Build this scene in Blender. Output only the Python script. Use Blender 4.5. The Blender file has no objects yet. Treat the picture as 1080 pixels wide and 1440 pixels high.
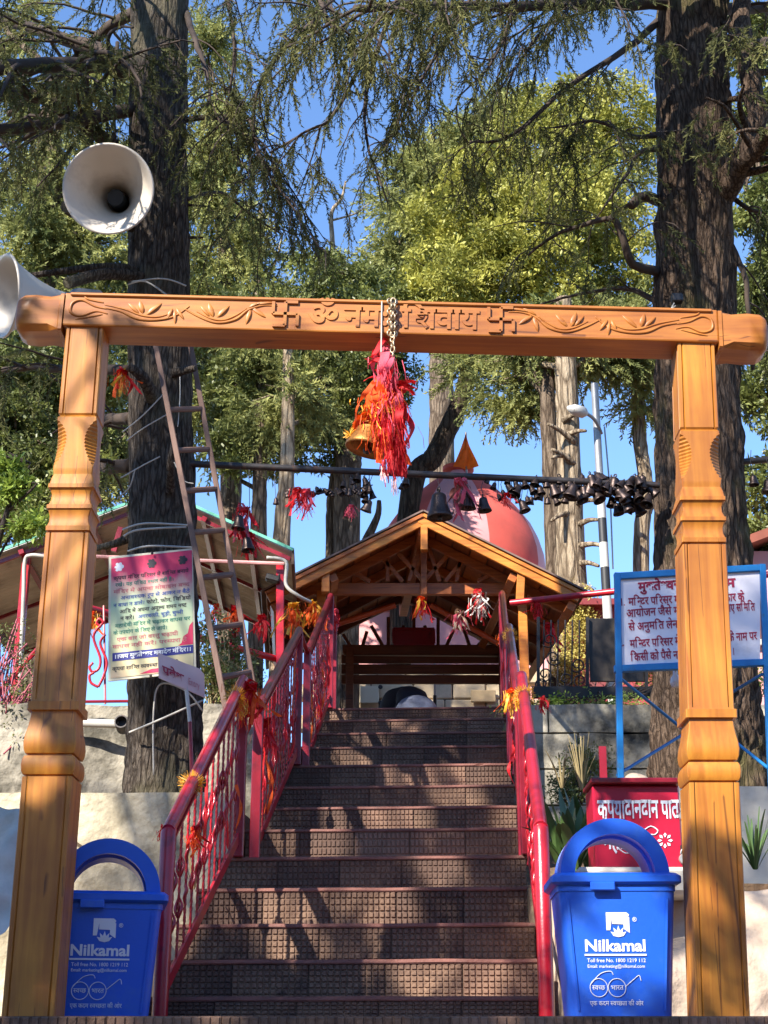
import bpy, bmesh, math, random
import numpy as np
from mathutils import Vector, Matrix, noise

R = math.radians
random.seed(11)
rng = np.random.default_rng(11)
sc = bpy.context.scene
COL = sc.collection
V = Vector

# ------------------------------------------------------------------ camera, sky, sun, exposure
F, PIT, CZ = 2166.0, math.atan(780 / 2166.0), 1.6
cam = bpy.data.cameras.new('camera')
cam_o = bpy.data.objects.new('camera', cam)
COL.objects.link(cam_o)
cam.sensor_fit = 'VERTICAL'
cam.angle_y = 2 * math.atan(720 / F)
cam.clip_start, cam.clip_end = 0.05, 600
cam_o.location = (0, 0, CZ)
cam_o.rotation_euler = (math.pi / 2 + PIT, 0, 0)
sc.camera = cam_o

SUN_EL, SUN_AZ = R(36), R(39)          # sun stands behind the camera and to its left
world = bpy.data.worlds.new('World')
sc.world = world
world.use_nodes = True
nt = world.node_tree
sky = nt.nodes.new('ShaderNodeTexSky')
sky.sky_type = 'NISHITA'
sky.sun_disc = False
sky.sun_elevation = SUN_EL
sky.sun_rotation = math.pi + SUN_AZ
sky.altitude = 2200
sky.air_density = 1.15
sky.dust_density = 0.0
sky.ozone_density = 6.0
bg = nt.nodes['Background']
bg.inputs['Strength'].default_value = 0.15
nt.links.new(sky.outputs[0], bg.inputs['Color'])

sun = bpy.data.lights.new('sun', 'SUN')
sun.energy = 5.0
sun.angle = R(0.55)
sun.color = (1.0, 0.93, 0.82)
sun_o = bpy.data.objects.new('sun', sun)
COL.objects.link(sun_o)
SUN_DIR = V((math.sin(SUN_AZ) * math.cos(SUN_EL), math.cos(SUN_AZ) * math.cos(SUN_EL), -math.sin(SUN_EL)))
sun_o.rotation_euler = SUN_DIR.to_track_quat('-Z', 'Y').to_euler()

vs = sc.view_settings
vs.view_transform = 'Standard'
vs.look = 'None'
vs.gamma = 1.0
vs.exposure = 1.25
vs.use_curve_mapping = False
sc.cycles.use_denoising = True
sc.cycles.max_bounces = 7
sc.cycles.transparent_max_bounces = 4
sc.cycles.sample_clamp_indirect = 6

# ------------------------------------------------------------------ geometry helpers
def P(px, py, Y):
    """point of the place at distance Y whose sight line passes picture point (px, py) of the 1080 x 1440 photograph"""
    t = (720 - py) / F
    s = Y / (math.cos(PIT) - t * math.sin(PIT))
    return V((s * (px - 540) / F, Y, s * (math.sin(PIT) + t * math.cos(PIT)) + CZ))

def M(n, py, Y):
    """metres spanned by n picture pixels at that place"""
    t = (720 - py) / F
    return n * Y / (math.cos(PIT) - t * math.sin(PIT)) / F

def lin(c):
    return tuple((x / 255 / 12.92 if x / 255 <= .04045 else ((x / 255 + .055) / 1.055) ** 2.4) for x in c)

WM = {}

def thing(name, label=None, cat=None, group=None, loc=(0, 0, 0), kind=None, rot=None):
    o = bpy.data.objects.new(name, None)
    COL.objects.link(o)
    m = Matrix.Translation(loc)
    if rot is not None:
        m = m @ rot
    o.matrix_basis = m
    WM[o] = m
    tag(o, label, cat, group, kind)
    return o

def tag(o, label=None, cat=None, group=None, kind=None):
    if label: o['label'] = label
    if cat: o['category'] = cat
    if group: o['group'] = group
    if kind: o['kind'] = kind
    return o

class MB:
    def __init__(s):
        s.v, s.f = [], []
    def add(s, vs_, fs_):
        n = len(s.v)
        s.v += [tuple(x) for x in vs_]
        s.f += [tuple(i + n for i in f) for f in fs_]
        return s
    def box(s, c, size, rot=None):
        c = V(c)
        hx, hy, hz = size[0] / 2, size[1] / 2, size[2] / 2
        q = [V((x, y, z)) for x in (-hx, hx) for y in (-hy, hy) for z in (-hz, hz)]
        if rot is not None:
            q = [rot @ a for a in q]
        return s.add([c + a for a in q], [(0, 1, 3, 2), (4, 6, 7, 5), (0, 4, 5, 1), (2, 3, 7, 6), (0, 2, 6, 4), (1, 5, 7, 3)])
    def bar(s, a, b, w, h, up=(0, 0, 1)):
        """rectangular bar from a to b, w across, h along up"""
        a, b = V(a), V(b)
        d = (b - a).normalized()
        u = V(up)
        x = d.cross(u)
        if x.length < 1e-4:
            x = d.cross(V((0, 1, 0)))
        x.normalize()
        u = x.cross(d).normalized()
        q = []
        for p in (a, b):
            for i, j in ((-1, -1), (1, -1), (1, 1), (-1, 1)):
                q.append(p + x * (w / 2 * i) + u * (h / 2 * j))
        return s.add(q, [(3, 2, 1, 0), (4, 5, 6, 7), (0, 1, 5, 4), (1, 2, 6, 5), (2, 3, 7, 6), (3, 0, 4, 7)])
    def tube(s, pts, r, n=8, cap=True, flat=None):
        pts = [V(p) for p in pts]
        k = len(pts)
        rs = [r] * k if not hasattr(r, '__len__') else list(r)
        ref = None
        q = []
        for i, p in enumerate(pts):
            d = (pts[min(i + 1, k - 1)] - pts[max(i - 1, 0)])
            if d.length < 1e-7:
                d = V((0, 0, 1))
            d.normalize()
            if ref is None:
                ref = d.orthogonal().normalized()
            ref = (ref - d * ref.dot(d))
            ref = ref.normalized() if ref.length > 1e-6 else d.orthogonal().normalized()
            y = d.cross(ref)
            for j in range(n):
                a = 2 * math.pi * j / n
                q.append(p + (ref * math.cos(a) + y * math.sin(a)) * rs[i])
        f = []
        for i in range(k - 1):
            for j in range(n):
                j2 = (j + 1) % n
                f.append((i * n + j, i * n + j2, (i + 1) * n + j2, (i + 1) * n + j))
        if cap:
            f.append(tuple(range(n - 1, -1, -1)))
            f.append(tuple((k - 1) * n + j for j in range(n)))
        return s.add(q, f)
    def lathe(s, prof, n=20, m=None, close=False):
        """prof: list of (r, z)"""
        q, f = [], []
        m = m or Matrix()
        for r, z in prof:
            for j in range(n):
                a = 2 * math.pi * j / n
                q.append(m @ V((r * math.cos(a), r * math.sin(a), z)))
        k = len(prof)
        for i in range(k - 1):
            for j in range(n):
                j2 = (j + 1) % n
                f.append((i * n + j, i * n + j2, (i + 1) * n + j2, (i + 1) * n + j))
        if close:
            f.append(tuple(range(n - 1, -1, -1)))
            f.append(tuple((k - 1) * n + j for j in range(n)))
        return s.add(q, f)
    def prism(s, poly, ext):
        """polygon (list of 3D points) pushed along the vector ext"""
        poly = [V(p) for p in poly]
        e = V(ext)
        n = len(poly)
        f = [tuple(range(n)), tuple(range(2 * n - 1, n - 1, -1))]
        for i in range(n):
            j = (i + 1) % n
            f.append((i, i + n, j + n, j))
        return s.add(poly + [p + e for p in poly], f)
    def mesh(s, name, inv=None):
        me = bpy.data.meshes.new(name)
        v = s.v if inv is None else [inv @ V(x) for x in s.v]
        me.from_pydata([tuple(x) for x in v], [], s.f)
        return me
    def build(s, name, mat, parent=None, smooth=False, bevel=0, seg=1, fix=True, **tags):
        me = s.mesh(name, WM[parent].inverted() if parent is not None else None)
        if fix or bevel:
            b = bmesh.new()
            b.from_mesh(me)
            bmesh.ops.recalc_face_normals(b, faces=b.faces)
            if bevel:
                es = [e for e in b.edges if len(e.link_faces) == 2 and e.calc_face_angle(0) > .5]
                bmesh.ops.bevel(b, geom=es, offset=bevel, segments=seg, affect='EDGES', profile=.5, clamp_overlap=True)
            b.to_mesh(me)
            b.free()
        if smooth:
            me.polygons.foreach_set('use_smooth', [True] * len(me.polygons))
            if smooth != 2:
                me.set_sharp_from_angle(angle=R(42))
        me.materials.append(mat)
        return place(name, me, parent, **tags)

def place(name, me, parent=None, world=None, label=None, cat=None, group=None, kind=None):
    o = bpy.data.objects.new(name, me)
    COL.objects.link(o)
    if parent is not None:
        o.parent = parent
        WM[o] = WM[parent]
        if world is not None:
            o.matrix_basis = WM[parent].inverted() @ world
            WM[o] = world
    else:
        if world is not None:
            o.matrix_basis = world
        WM[o] = o.matrix_basis.copy()
    tag(o, label, cat, group, kind)
    return o

def npmesh(name, v, f, mat, parent=None, smooth=False, **tags):
    """v (n,3) world points, f (m,k) faces"""
    me = bpy.data.meshes.new(name)
    v = np.asarray(v, dtype=np.float64)
    if parent is not None:
        im = np.array(WM[parent].inverted())
        v = v @ im[:3, :3].T + im[:3, 3]
    f = np.asarray(f, dtype=np.int32)
    k = f.shape[1]
    me.vertices.add(len(v))
    me.vertices.foreach_set('co', v.astype(np.float32).ravel())
    me.loops.add(f.size)
    me.loops.foreach_set('vertex_index', f.ravel())
    me.polygons.add(len(f))
    me.polygons.foreach_set('loop_start', np.arange(0, f.size, k, dtype=np.int32))
    me.polygons.foreach_set('loop_total', np.full(len(f), k, dtype=np.int32))
    if smooth:
        me.polygons.foreach_set('use_smooth', np.ones(len(f), dtype=bool))
    me.update(calc_edges=True)
    me.materials.append(mat)
    return place(name, me, parent, **tags)

def copy_tree(o, parent=None):
    c = o.copy()
    COL.objects.link(c)
    if parent is not None:
        c.parent = parent
    for ch in list(o.children):
        copy_tree(ch, c)
    return c

def bez(pts, n=12):
    """smooth curve through points (Catmull-Rom)"""
    pts = [V(p) for p in pts]
    if len(pts) < 3:
        return [pts[0].lerp(pts[-1], i / n) for i in range(n + 1)]
    out = []
    m = max(2, n // (len(pts) - 1))
    for i in range(len(pts) - 1):
        p0, p1, p2, p3 = pts[max(i - 1, 0)], pts[i], pts[i + 1], pts[min(i + 2, len(pts) - 1)]
        for j in range(m):
            t = j / m
            out.append(.5 * ((2 * p1) + (p2 - p0) * t + (2 * p0 - 5 * p1 + 4 * p2 - p3) * t * t + (3 * p1 - p0 - 3 * p2 + p3) * t ** 3))
    out.append(pts[-1])
    return out

# ------------------------------------------------------------------ materials
MATS = {}

def mat(name, col, rough=.6, var=.18, scale=6, bump=.15, bscale=40, metal=0, col2=None, stretch=(1, 1, 1), dirt=None, dscale=2.0, damt=.5,
        spec=.5, coat=0, detail=6, two=False, trans=0, dist=.01):
    if name in MATS:
        return MATS[name]
    m = bpy.data.materials.new(name)
    m.use_nodes = True
    n, l = m.node_tree.nodes, m.node_tree.links
    b = n['Principled BSDF']
    tc = n.new('ShaderNodeTexCoord')
    mp = n.new('ShaderNodeMapping')
    mp.inputs['Scale'].default_value = stretch
    l.new(tc.outputs['Object'], mp.inputs[0])
    tx = n.new('ShaderNodeTexNoise')
    tx.inputs['Scale'].default_value = scale
    tx.inputs['Detail'].default_value = detail
    l.new(mp.outputs[0], tx.inputs['Vector'])
    rp = n.new('ShaderNodeValToRGB')
    c = lin(col)
    c2 = lin(col2) if col2 else tuple(min(1, x * (1 + var)) for x in c)
    rp.color_ramp.elements[0].position, rp.color_ramp.elements[1].position = .32, .68
    rp.color_ramp.elements[0].color = (*[x * (1 - var) for x in c], 1)
    rp.color_ramp.elements[1].color = (*c2, 1)
    l.new(tx.outputs['Fac'], rp.inputs[0])
    out = rp.outputs[0]
    if dirt:
        t2 = n.new('ShaderNodeTexNoise')
        t2.inputs['Scale'].default_value = dscale
        t2.inputs['Detail'].default_value = 9
        t2.inputs['Roughness'].default_value = .65
        l.new(tc.outputs['Object'], t2.inputs['Vector'])
        r2 = n.new('ShaderNodeValToRGB')
        r2.color_ramp.elements[0].position = .62 - damt * .25
        r2.color_ramp.elements[1].position = .82 - damt * .25
        l.new(t2.outputs['Fac'], r2.inputs[0])
        mx = n.new('ShaderNodeMix')
        mx.data_type = 'RGBA'
        l.new(r2.outputs[0], mx.inputs[0])
        l.new(out, mx.inputs[6])
        mx.inputs[7].default_value = (*lin(dirt), 1)
        out = mx.outputs[2]
    l.new(out, b.inputs['Base Color'])
    b.inputs['Roughness'].default_value = rough
    b.inputs['Metallic'].default_value = metal
    b.inputs['Specular IOR Level'].default_value = spec
    if coat:
        b.inputs['Coat Weight'].default_value = coat
        b.inputs['Coat Roughness'].default_value = .12
    if bump:
        t3 = n.new('ShaderNodeTexNoise')
        t3.inputs['Scale'].default_value = bscale
        t3.inputs['Detail'].default_value = 5
        l.new(mp.outputs[0], t3.inputs['Vector'])
        bp = n.new('ShaderNodeBump')
        bp.inputs['Strength'].default_value = bump
        bp.inputs['Distance'].default_value = dist
        l.new(t3.outputs['Fac'], bp.inputs['Height'])
        l.new(bp.outputs[0], b.inputs['Normal'])
    if trans:
        ad = n.new('ShaderNodeMixShader')
        tr = n.new('ShaderNodeBsdfTranslucent')
        l.new(out, tr.inputs[0])
        ad.inputs[0].default_value = trans
        l.new(b.outputs[0], ad.inputs[1])
        l.new(tr.outputs[0], ad.inputs[2])
        l.new(ad.outputs[0], n['Material Output'].inputs[0])
    MATS[name] = m
    return m

def bark_mat(name, col, col2, moss=None, sc_=1.0):
    m = bpy.data.materials.new(name)
    m.use_nodes = True
    n, l = m.node_tree.nodes, m.node_tree.links
    b = n['Principled BSDF']
    tc = n.new('ShaderNodeTexCoord')
    mp = n.new('ShaderNodeMapping')
    mp.inputs['Scale'].default_value = (9 * sc_, 9 * sc_, 1.5 * sc_)
    l.new(tc.outputs['Object'], mp.inputs[0])
    nz = n.new('ShaderNodeTexNoise')
    nz.inputs['Scale'].default_value = .55
    nz.inputs['Detail'].default_value = 4
    l.new(mp.outputs[0], nz.inputs['Vector'])
    mxv = n.new('ShaderNodeMix')
    mxv.data_type = 'RGBA'
    mxv.inputs[0].default_value = .3
    l.new(mp.outputs[0], mxv.inputs[6])
    l.new(nz.outputs['Color'], mxv.inputs[7])
    vo = n.new('ShaderNodeTexVoronoi')
    vo.feature = 'DISTANCE_TO_EDGE'
    vo.inputs['Scale'].default_value = 2.0
    vo.inputs['Randomness'].default_value = 1.0
    l.new(mxv.outputs[2], vo.inputs['Vector'])
    n2 = n.new('ShaderNodeTexNoise')
    n2.inputs['Scale'].default_value = 6
    n2.inputs['Detail'].default_value = 10
    n2.inputs['Roughness'].default_value = .65
    l.new(mp.outputs[0], n2.inputs['Vector'])
    rp = n.new('ShaderNodeValToRGB')
    e = rp.color_ramp.elements
    e[0].color, e[1].color = (*lin(col), 1), (*lin(col2), 1)
    e[0].position, e[1].position = .3, .7
    l.new(n2.outputs['Fac'], rp.inputs[0])
    rr = n.new('ShaderNodeValToRGB')
    rr.color_ramp.elements[0].position = 0
    rr.color_ramp.elements[1].position = .22
    rr.color_ramp.elements[0].color = (.35, .32, .3, 1)
    l.new(vo.outputs['Distance'], rr.inputs[0])
    mu = n.new('ShaderNodeMix')
    mu.data_type = 'RGBA'
    mu.blend_type = 'MULTIPLY'
    mu.inputs[0].default_value = 1
    l.new(rp.outputs[0], mu.inputs[6])
    l.new(rr.outputs[0], mu.inputs[7])
    out = mu.outputs[2]
    if moss:
        n3 = n.new('ShaderNodeTexNoise')
        n3.inputs['Scale'].default_value = 1.6
        n3.inputs['Detail'].default_value = 8
        l.new(tc.outputs['Object'], n3.inputs['Vector'])
        r3 = n.new('ShaderNodeValToRGB')
        r3.color_ramp.elements[0].position = .56
        r3.color_ramp.elements[1].position = .7
        l.new(n3.outputs['Fac'], r3.inputs[0])
        m3 = n.new('ShaderNodeMix')
        m3.data_type = 'RGBA'
        l.new(r3.outputs[0], m3.inputs[0])
        l.new(out, m3.inputs[6])
        m3.inputs[7].default_value = (*lin(moss), 1)
        out = m3.outputs[2]
    l.new(out, b.inputs['Base Color'])
    b.inputs['Roughness'].default_value = .9
    b.inputs['Specular IOR Level'].default_value = .2
    ma = n.new('ShaderNodeMath')
    ma.operation = 'MULTIPLY_ADD'
    l.new(n2.outputs['Fac'], ma.inputs[0])
    ma.inputs[1].default_value = 1.3
    l.new(rr.outputs[0], ma.inputs[2])
    bp = n.new('ShaderNodeBump')
    bp.inputs['Strength'].default_value = .9
    bp.inputs['Distance'].default_value = .03
    l.new(ma.outputs[0], bp.inputs['Height'])
    l.new(bp.outputs[0], b.inputs['Normal'])
    return m

def wood_mat(name, col, col2, axis='z', rough=.38, coat=.35, sc_=1.0, crack=True):
    m = bpy.data.materials.new(name)
    m.use_nodes = True
    n, l = m.node_tree.nodes, m.node_tree.links
    b = n['Principled BSDF']
    tc = n.new('ShaderNodeTexCoord')
    mp = n.new('ShaderNodeMapping')
    st = {'z': (1, 1, .06), 'x': (.06, 1, 1), 'y': (1, .06, 1)}[axis]
    mp.inputs['Scale'].default_value = [a * sc_ for a in st]
    l.new(tc.outputs['Object'], mp.inputs[0])
    t1 = n.new('ShaderNodeTexNoise')
    t1.inputs['Scale'].default_value = 40
    t1.inputs['Detail'].default_value = 7
    t1.inputs['Distortion'].default_value = .4
    l.new(mp.outputs[0], t1.inputs['Vector'])
    t2 = n.new('ShaderNodeTexNoise')
    t2.inputs['Scale'].default_value = 3.4
    t2.inputs['Detail'].default_value = 8
    l.new(tc.outputs['Object'], t2.inputs['Vector'])
    rp = n.new('ShaderNodeValToRGB')
    e = rp.color_ramp.elements
    e[0].position, e[1].position = .3, .66
    e[0].color, e[1].color = (*lin(col), 1), (*lin(col2), 1)
    l.new(t1.outputs['Fac'], rp.inputs[0])
    r2 = n.new('ShaderNodeValToRGB')
    r2.color_ramp.elements[0].position = .25
    r2.color_ramp.elements[1].position = .7
    r2.color_ramp.elements[0].color = (.55, .46, .40, 1)
    l.new(t2.outputs['Fac'], r2.inputs[0])
    mu = n.new('ShaderNodeMix')
    mu.data_type = 'RGBA'
    mu.blend_type = 'MULTIPLY'
    mu.inputs[0].default_value = 1
    l.new(rp.outputs[0], mu.inputs[6])
    l.new(r2.outputs[0], mu.inputs[7])
    out = mu.outputs[2]
    hgt = t1.outputs['Fac']
    if crack:
        mp2 = n.new('ShaderNodeMapping')
        mp2.inputs['Scale'].default_value = [a if a == 1 else .012 for a in st]
        l.new(tc.outputs['Object'], mp2.inputs[0])
        vo = n.new('ShaderNodeTexVoronoi')
        vo.feature = 'DISTANCE_TO_EDGE'
        vo.inputs['Scale'].default_value = 16
        l.new(mp2.outputs[0], vo.inputs['Vector'])
        t3 = n.new('ShaderNodeTexNoise')
        t3.inputs['Scale'].default_value = 5
        l.new(tc.outputs['Object'], t3.inputs['Vector'])
        cm = n.new('ShaderNodeMath')
        cm.operation = 'MULTIPLY_ADD'
        l.new(t3.outputs['Fac'], cm.inputs[0])
        cm.inputs[1].default_value = .5
        cm.inputs[2].default_value = -.22
        mxx = n.new('ShaderNodeMath')
        mxx.operation = 'MAXIMUM'
        l.new(cm.outputs[0], mxx.inputs[0])
        mxx.inputs[1].default_value = 0
        ad = n.new('ShaderNodeMath')
        ad.operation = 'ADD'
        l.new(vo.outputs['Distance'], ad.inputs[0])
        l.new(mxx.outputs[0], ad.inputs[1])
        cr = n.new('ShaderNodeValToRGB')
        cr.color_ramp.elements[0].position = .001
        cr.color_ramp.elements[1].position = .016
        cr.color_ramp.elements[0].color = (.18, .1, .05, 1)
        l.new(ad.outputs[0], cr.inputs[0])
        m2 = n.new('ShaderNodeMix')
        m2.data_type = 'RGBA'
        m2.blend_type = 'MULTIPLY'
        m2.inputs[0].default_value = .8
        l.new(out, m2.inputs[6])
        l.new(cr.outputs[0], m2.inputs[7])
        out = m2.outputs[2]
    l.new(out, b.inputs['Base Color'])
    b.inputs['Roughness'].default_value = rough
    b.inputs['Coat Weight'].default_value = coat
    b.inputs['Coat Roughness'].default_value = .25
    bp = n.new('ShaderNodeBump')
    bp.inputs['Strength'].default_value = .25
    bp.inputs['Distance'].default_value = .004
    l.new(hgt, bp.inputs['Height'])
    l.new(bp.outputs[0], b.inputs['Normal'])
    MATS[name] = m
    return m

GATE_Z = wood_mat('varnished_wood_upright', (164, 96, 24), (198, 132, 42), 'z', rough=.5, coat=.12)
GATE_X = wood_mat('varnished_wood_level', (160, 92, 28), (194, 126, 48), 'x', rough=.5, coat=.12)
HUT_WOOD = wood_mat('hut_wood', (158, 84, 36), (196, 116, 52), 'x', rough=.5, coat=.15)
HUT_BRIGHT = wood_mat('hut_bargeboard_wood', (196, 112, 36), (224, 146, 56), 'x', rough=.45, coat=.25)
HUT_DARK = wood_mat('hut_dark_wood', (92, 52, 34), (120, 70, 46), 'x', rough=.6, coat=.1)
HUT_Y = wood_mat('hut_ceiling_wood', (120, 66, 36), (156, 92, 50), 'y', rough=.6, coat=.1)
BARK_L = bark_mat('deodar_bark', (70, 62, 56), (128, 116, 104), moss=(112, 106, 84), sc_=3.0)
BARK_R = bark_mat('deodar_bark_warm', (78, 64, 54), (136, 114, 96), moss=(112, 106, 66), sc_=2.8)
BARK_FAR = bark_mat('far_bark', (96, 82, 70), (146, 128, 108), sc_=1.4)
BARK_PALE = bark_mat('pale_bark', (140, 122, 100), (192, 174, 148), sc_=1.3)
TWIG = mat('twig_bark', (66, 54, 46), rough=.9, bump=.3, bscale=30)
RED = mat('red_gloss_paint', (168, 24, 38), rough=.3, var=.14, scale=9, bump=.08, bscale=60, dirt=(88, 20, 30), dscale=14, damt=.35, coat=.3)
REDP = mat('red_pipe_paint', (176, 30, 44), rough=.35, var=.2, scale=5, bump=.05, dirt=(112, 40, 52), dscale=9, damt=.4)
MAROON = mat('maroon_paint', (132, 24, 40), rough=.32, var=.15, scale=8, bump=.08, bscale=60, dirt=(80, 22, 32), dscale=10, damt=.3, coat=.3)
BLUEP = mat('blue_plastic', (26, 88, 200), rough=.42, var=.08, scale=3, bump=.06, bscale=70, dirt=(58, 104, 186), dscale=6, damt=.35)
BLUEFR = mat('blue_metal_paint', (22, 108, 172), rough=.4, var=.12, scale=9, bump=.05, dirt=(60, 84, 100), dscale=16, damt=.2)
WHITEP = mat('white_board_paint', (226, 222, 228), rough=.5, var=.03, scale=3, bump=.02, dirt=(190, 184, 184), dscale=4, damt=.2)
PRINTW = mat('white_print', (208, 212, 222), rough=.6, var=.03, bump=0)
REDINK = mat('red_ink', (158, 26, 62), rough=.6, var=.12, scale=20, bump=0)
IRON = mat('dark_iron', (58, 54, 54), rough=.5, var=.25, scale=14, metal=.4, bump=.15, dirt=(96, 64, 46), dscale=18, damt=.3)
BLACKM = mat('black_metal', (26, 24, 26), rough=.5, var=.2, bump=.05)
GALV = mat('galvanised_pipe', (150, 150, 150), rough=.45, var=.15, metal=.3, bump=.05)
WHITEC = mat('white_cable', (176, 172, 164), rough=.6, var=.06, bump=0)
BRASS = mat('old_bronze', (74, 62, 58), rough=.42, var=.3, scale=18, metal=.75, bump=.1, dirt=(48, 42, 44), dscale=24, damt=.5)
BRASSG = mat('golden_brass', (150, 104, 52), rough=.45, var=.2, scale=18, metal=.7, bump=.08, dirt=(128, 88, 44), dscale=16, damt=.4)
CHAIN = mat('steel_chain', (168, 150, 124), rough=.4, var=.2, metal=.75, bump=.05)
TILE = mat('chequered_cement_tile', (118, 88, 72), rough=.8, var=.32, scale=9, bump=.5, bscale=90, dirt=(66, 46, 42), dscale=4.2, damt=.7, col2=(152, 122, 98))
NOSE = mat('step_nosing', (128, 84, 74), rough=.7, var=.2, scale=9, bump=.3, bscale=80, dirt=(98, 72, 66), dscale=5, damt=.4)
CONC = mat('step_concrete', (120, 98, 84), rough=.85, var=.2, scale=5, bump=.3, bscale=50, dirt=(80, 68, 60), dscale=2, damt=.5)
PLAST = mat('cream_plaster', (192, 180, 154), rough=.85, var=.18, scale=4.5, bump=.7, bscale=14, dirt=(126, 116, 94), dscale=3.2, damt=.7, dist=.03)
PLASTW = mat('whitewash_plaster', (196, 190, 178), rough=.85, var=.1, scale=2.5, bump=.4, bscale=10, dirt=(160, 152, 138), dscale=2.2, damt=.4, dist=.02)
STAIN = mat('weathered_render', (184, 176, 158), rough=.9, var=.25, scale=4, bump=.6, bscale=12, dirt=(52, 50, 44), dscale=2.4, damt=.75, dist=.03)
ROCK = mat('bank_rock', (188, 168, 148), rough=.9, var=.25, scale=4, bump=.8, bscale=8, dirt=(120, 104, 88), dscale=3, damt=.5, dist=.04)
SOIL = mat('soil', (104, 82, 62), rough=.95, var=.35, scale=8, bump=.8, bscale=20, dirt=(120, 116, 72), dscale=2, damt=.5, dist=.04)
TIN = mat('tin_sheet', (196, 188, 176), rough=.55, var=.15, scale=3, bump=.05, metal=.2, dirt=(118, 104, 90), dscale=2.5, damt=.5)
GREENF = mat('green_fascia', (96, 176, 150), rough=.5, var=.1, bump=0)
DOMER = mat('dome_red', (192, 82, 72), rough=.85, var=.12, scale=3, bump=.1, dirt=(168, 74, 66), dscale=2.6, damt=.5)
DOMEP = mat('dome_pink', (206, 144, 146), rough=.7, var=.06, scale=3, bump=.06, dirt=(200, 140, 150), dscale=2.6, damt=.3)
SAFF = mat('saffron_cloth', (238, 110, 30), rough=.75, var=.15, scale=14, bump=.2, trans=.3)
CLR = mat('scarf_red', (206, 26, 36), rough=.7, var=.25, scale=16, bump=.3, bscale=60, trans=.25)
CLO = mat('scarf_orange', (236, 92, 26), rough=.7, var=.25, scale=16, bump=.3, bscale=60, trans=.25)
CLP = mat('scarf_pink', (222, 90, 110), rough=.7, var=.2, scale=16, bump=.3, bscale=60, trans=.25)
CLY = mat('scarf_gold', (230, 168, 48), rough=.5, var=.3, scale=20, bump=.3, bscale=60, trans=.15)
HORN = mat('horn_enamel', (196, 186, 172), rough=.45, var=.08, scale=3, bump=.04, dirt=(172, 160, 146), dscale=4, damt=.35)
HORND = mat('horn_throat_shade', (30, 28, 28), rough=.6, var=.2, bump=0)  # near-black colour stands for the shade deep inside the horn
HORNG = mat('horn_driver_grey', (112, 112, 112), rough=.5, var=.1, bump=.05)
LADD = mat('ladder_timber', (104, 78, 66), rough=.7, var=.25, scale=6, stretch=(1, 1, .2), bump=.3, bscale=40)
STONEC = mat('cream_stone', (206, 184, 150), rough=.8, var=.2, scale=5, bump=.4, bscale=22, dirt=(156, 132, 104), dscale=4, damt=.4)
MARBLE = mat('marble_plaque', (222, 206, 172), rough=.4, var=.05, bump=.02)
NAVY = mat('navy_jacket', (26, 28, 40), rough=.8, var=.25, scale=12, bump=.4, bscale=26)
JEAN = mat('grey_denim', (112, 118, 138), rough=.85, var=.2, scale=22, bump=.3, bscale=120)
SKIN = mat('skin', (150, 104, 80), rough=.6, var=.08, bump=.05)
HAIR = mat('black_hair', (20, 17, 16), rough=.5, var=.3, bump=.4, bscale=90)
PINKW = mat('pink_wall_paint', (226, 160, 158), rough=.8, var=.08, scale=3, bump=.1)
POLEW = mat('pole_white', (186, 184, 178), rough=.5, var=.05, bump=.02)
POLEB = mat('pole_black', (44, 44, 46), rough=.5, var=.1, bump=.02)
NEED_D = mat('deodar_needles', (70, 80, 48), rough=.7, var=.4, scale=2.6, bump=0, col2=(124, 122, 72), trans=.3, spec=.25)
NEED_L = mat('cypress_needles', (104, 116, 66), rough=.7, var=.35, scale=2.0, bump=0, col2=(172, 172, 104), trans=.3, spec=.25)
LEAF_B = mat('bright_oak_leaves', (128, 134, 54), rough=.5, var=.45, scale=2.6, bump=0, col2=(192, 188, 92), trans=.3, spec=.4)
LEAF_D = mat('dark_oak_leaves', (84, 98, 52), rough=.45, var=.4, scale=2.4, bump=0, col2=(140, 146, 78), trans=.28, spec=.45)
LEAF_Y = mat('young_leaves', (140, 166, 62), rough=.5, var=.25, scale=4, bump=0, col2=(176, 194, 92), trans=.3)
STRAP = mat('strap_leaves', (60, 88, 48), rough=.4, var=.3, scale=5, bump=.1, col2=(96, 122, 66), trans=.15)
STRAW = mat('dry_straw', (150, 134, 94), rough=.8, var=.2, scale=8, bump=0)
MOSSY = mat('yellow_creeper', (190, 176, 96), rough=.8, var=.3, scale=9, bump=0, trans=.2)

# ------------------------------------------------------------------ lettering
_G = {}

def _raw(s, off=0.0, ext=0.0):
    c = bpy.data.curves.new('lettering', 'FONT')
    c.body = s
    c.offset = off
    c.extrude = ext
    c.resolution_u = 3
    o = bpy.data.objects.new('lettering', c)
    me = bpy.data.meshes.new_from_object(o)
    v = [tuple(x.co) for x in me.vertices]
    f = [tuple(p.vertices) for p in me.polygons]
    bpy.data.meshes.remove(me)
    bpy.data.objects.remove(o)
    bpy.data.curves.remove(c)
    return v, f

_BAR = max(x[0] for x in _raw('।')[0])

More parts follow.
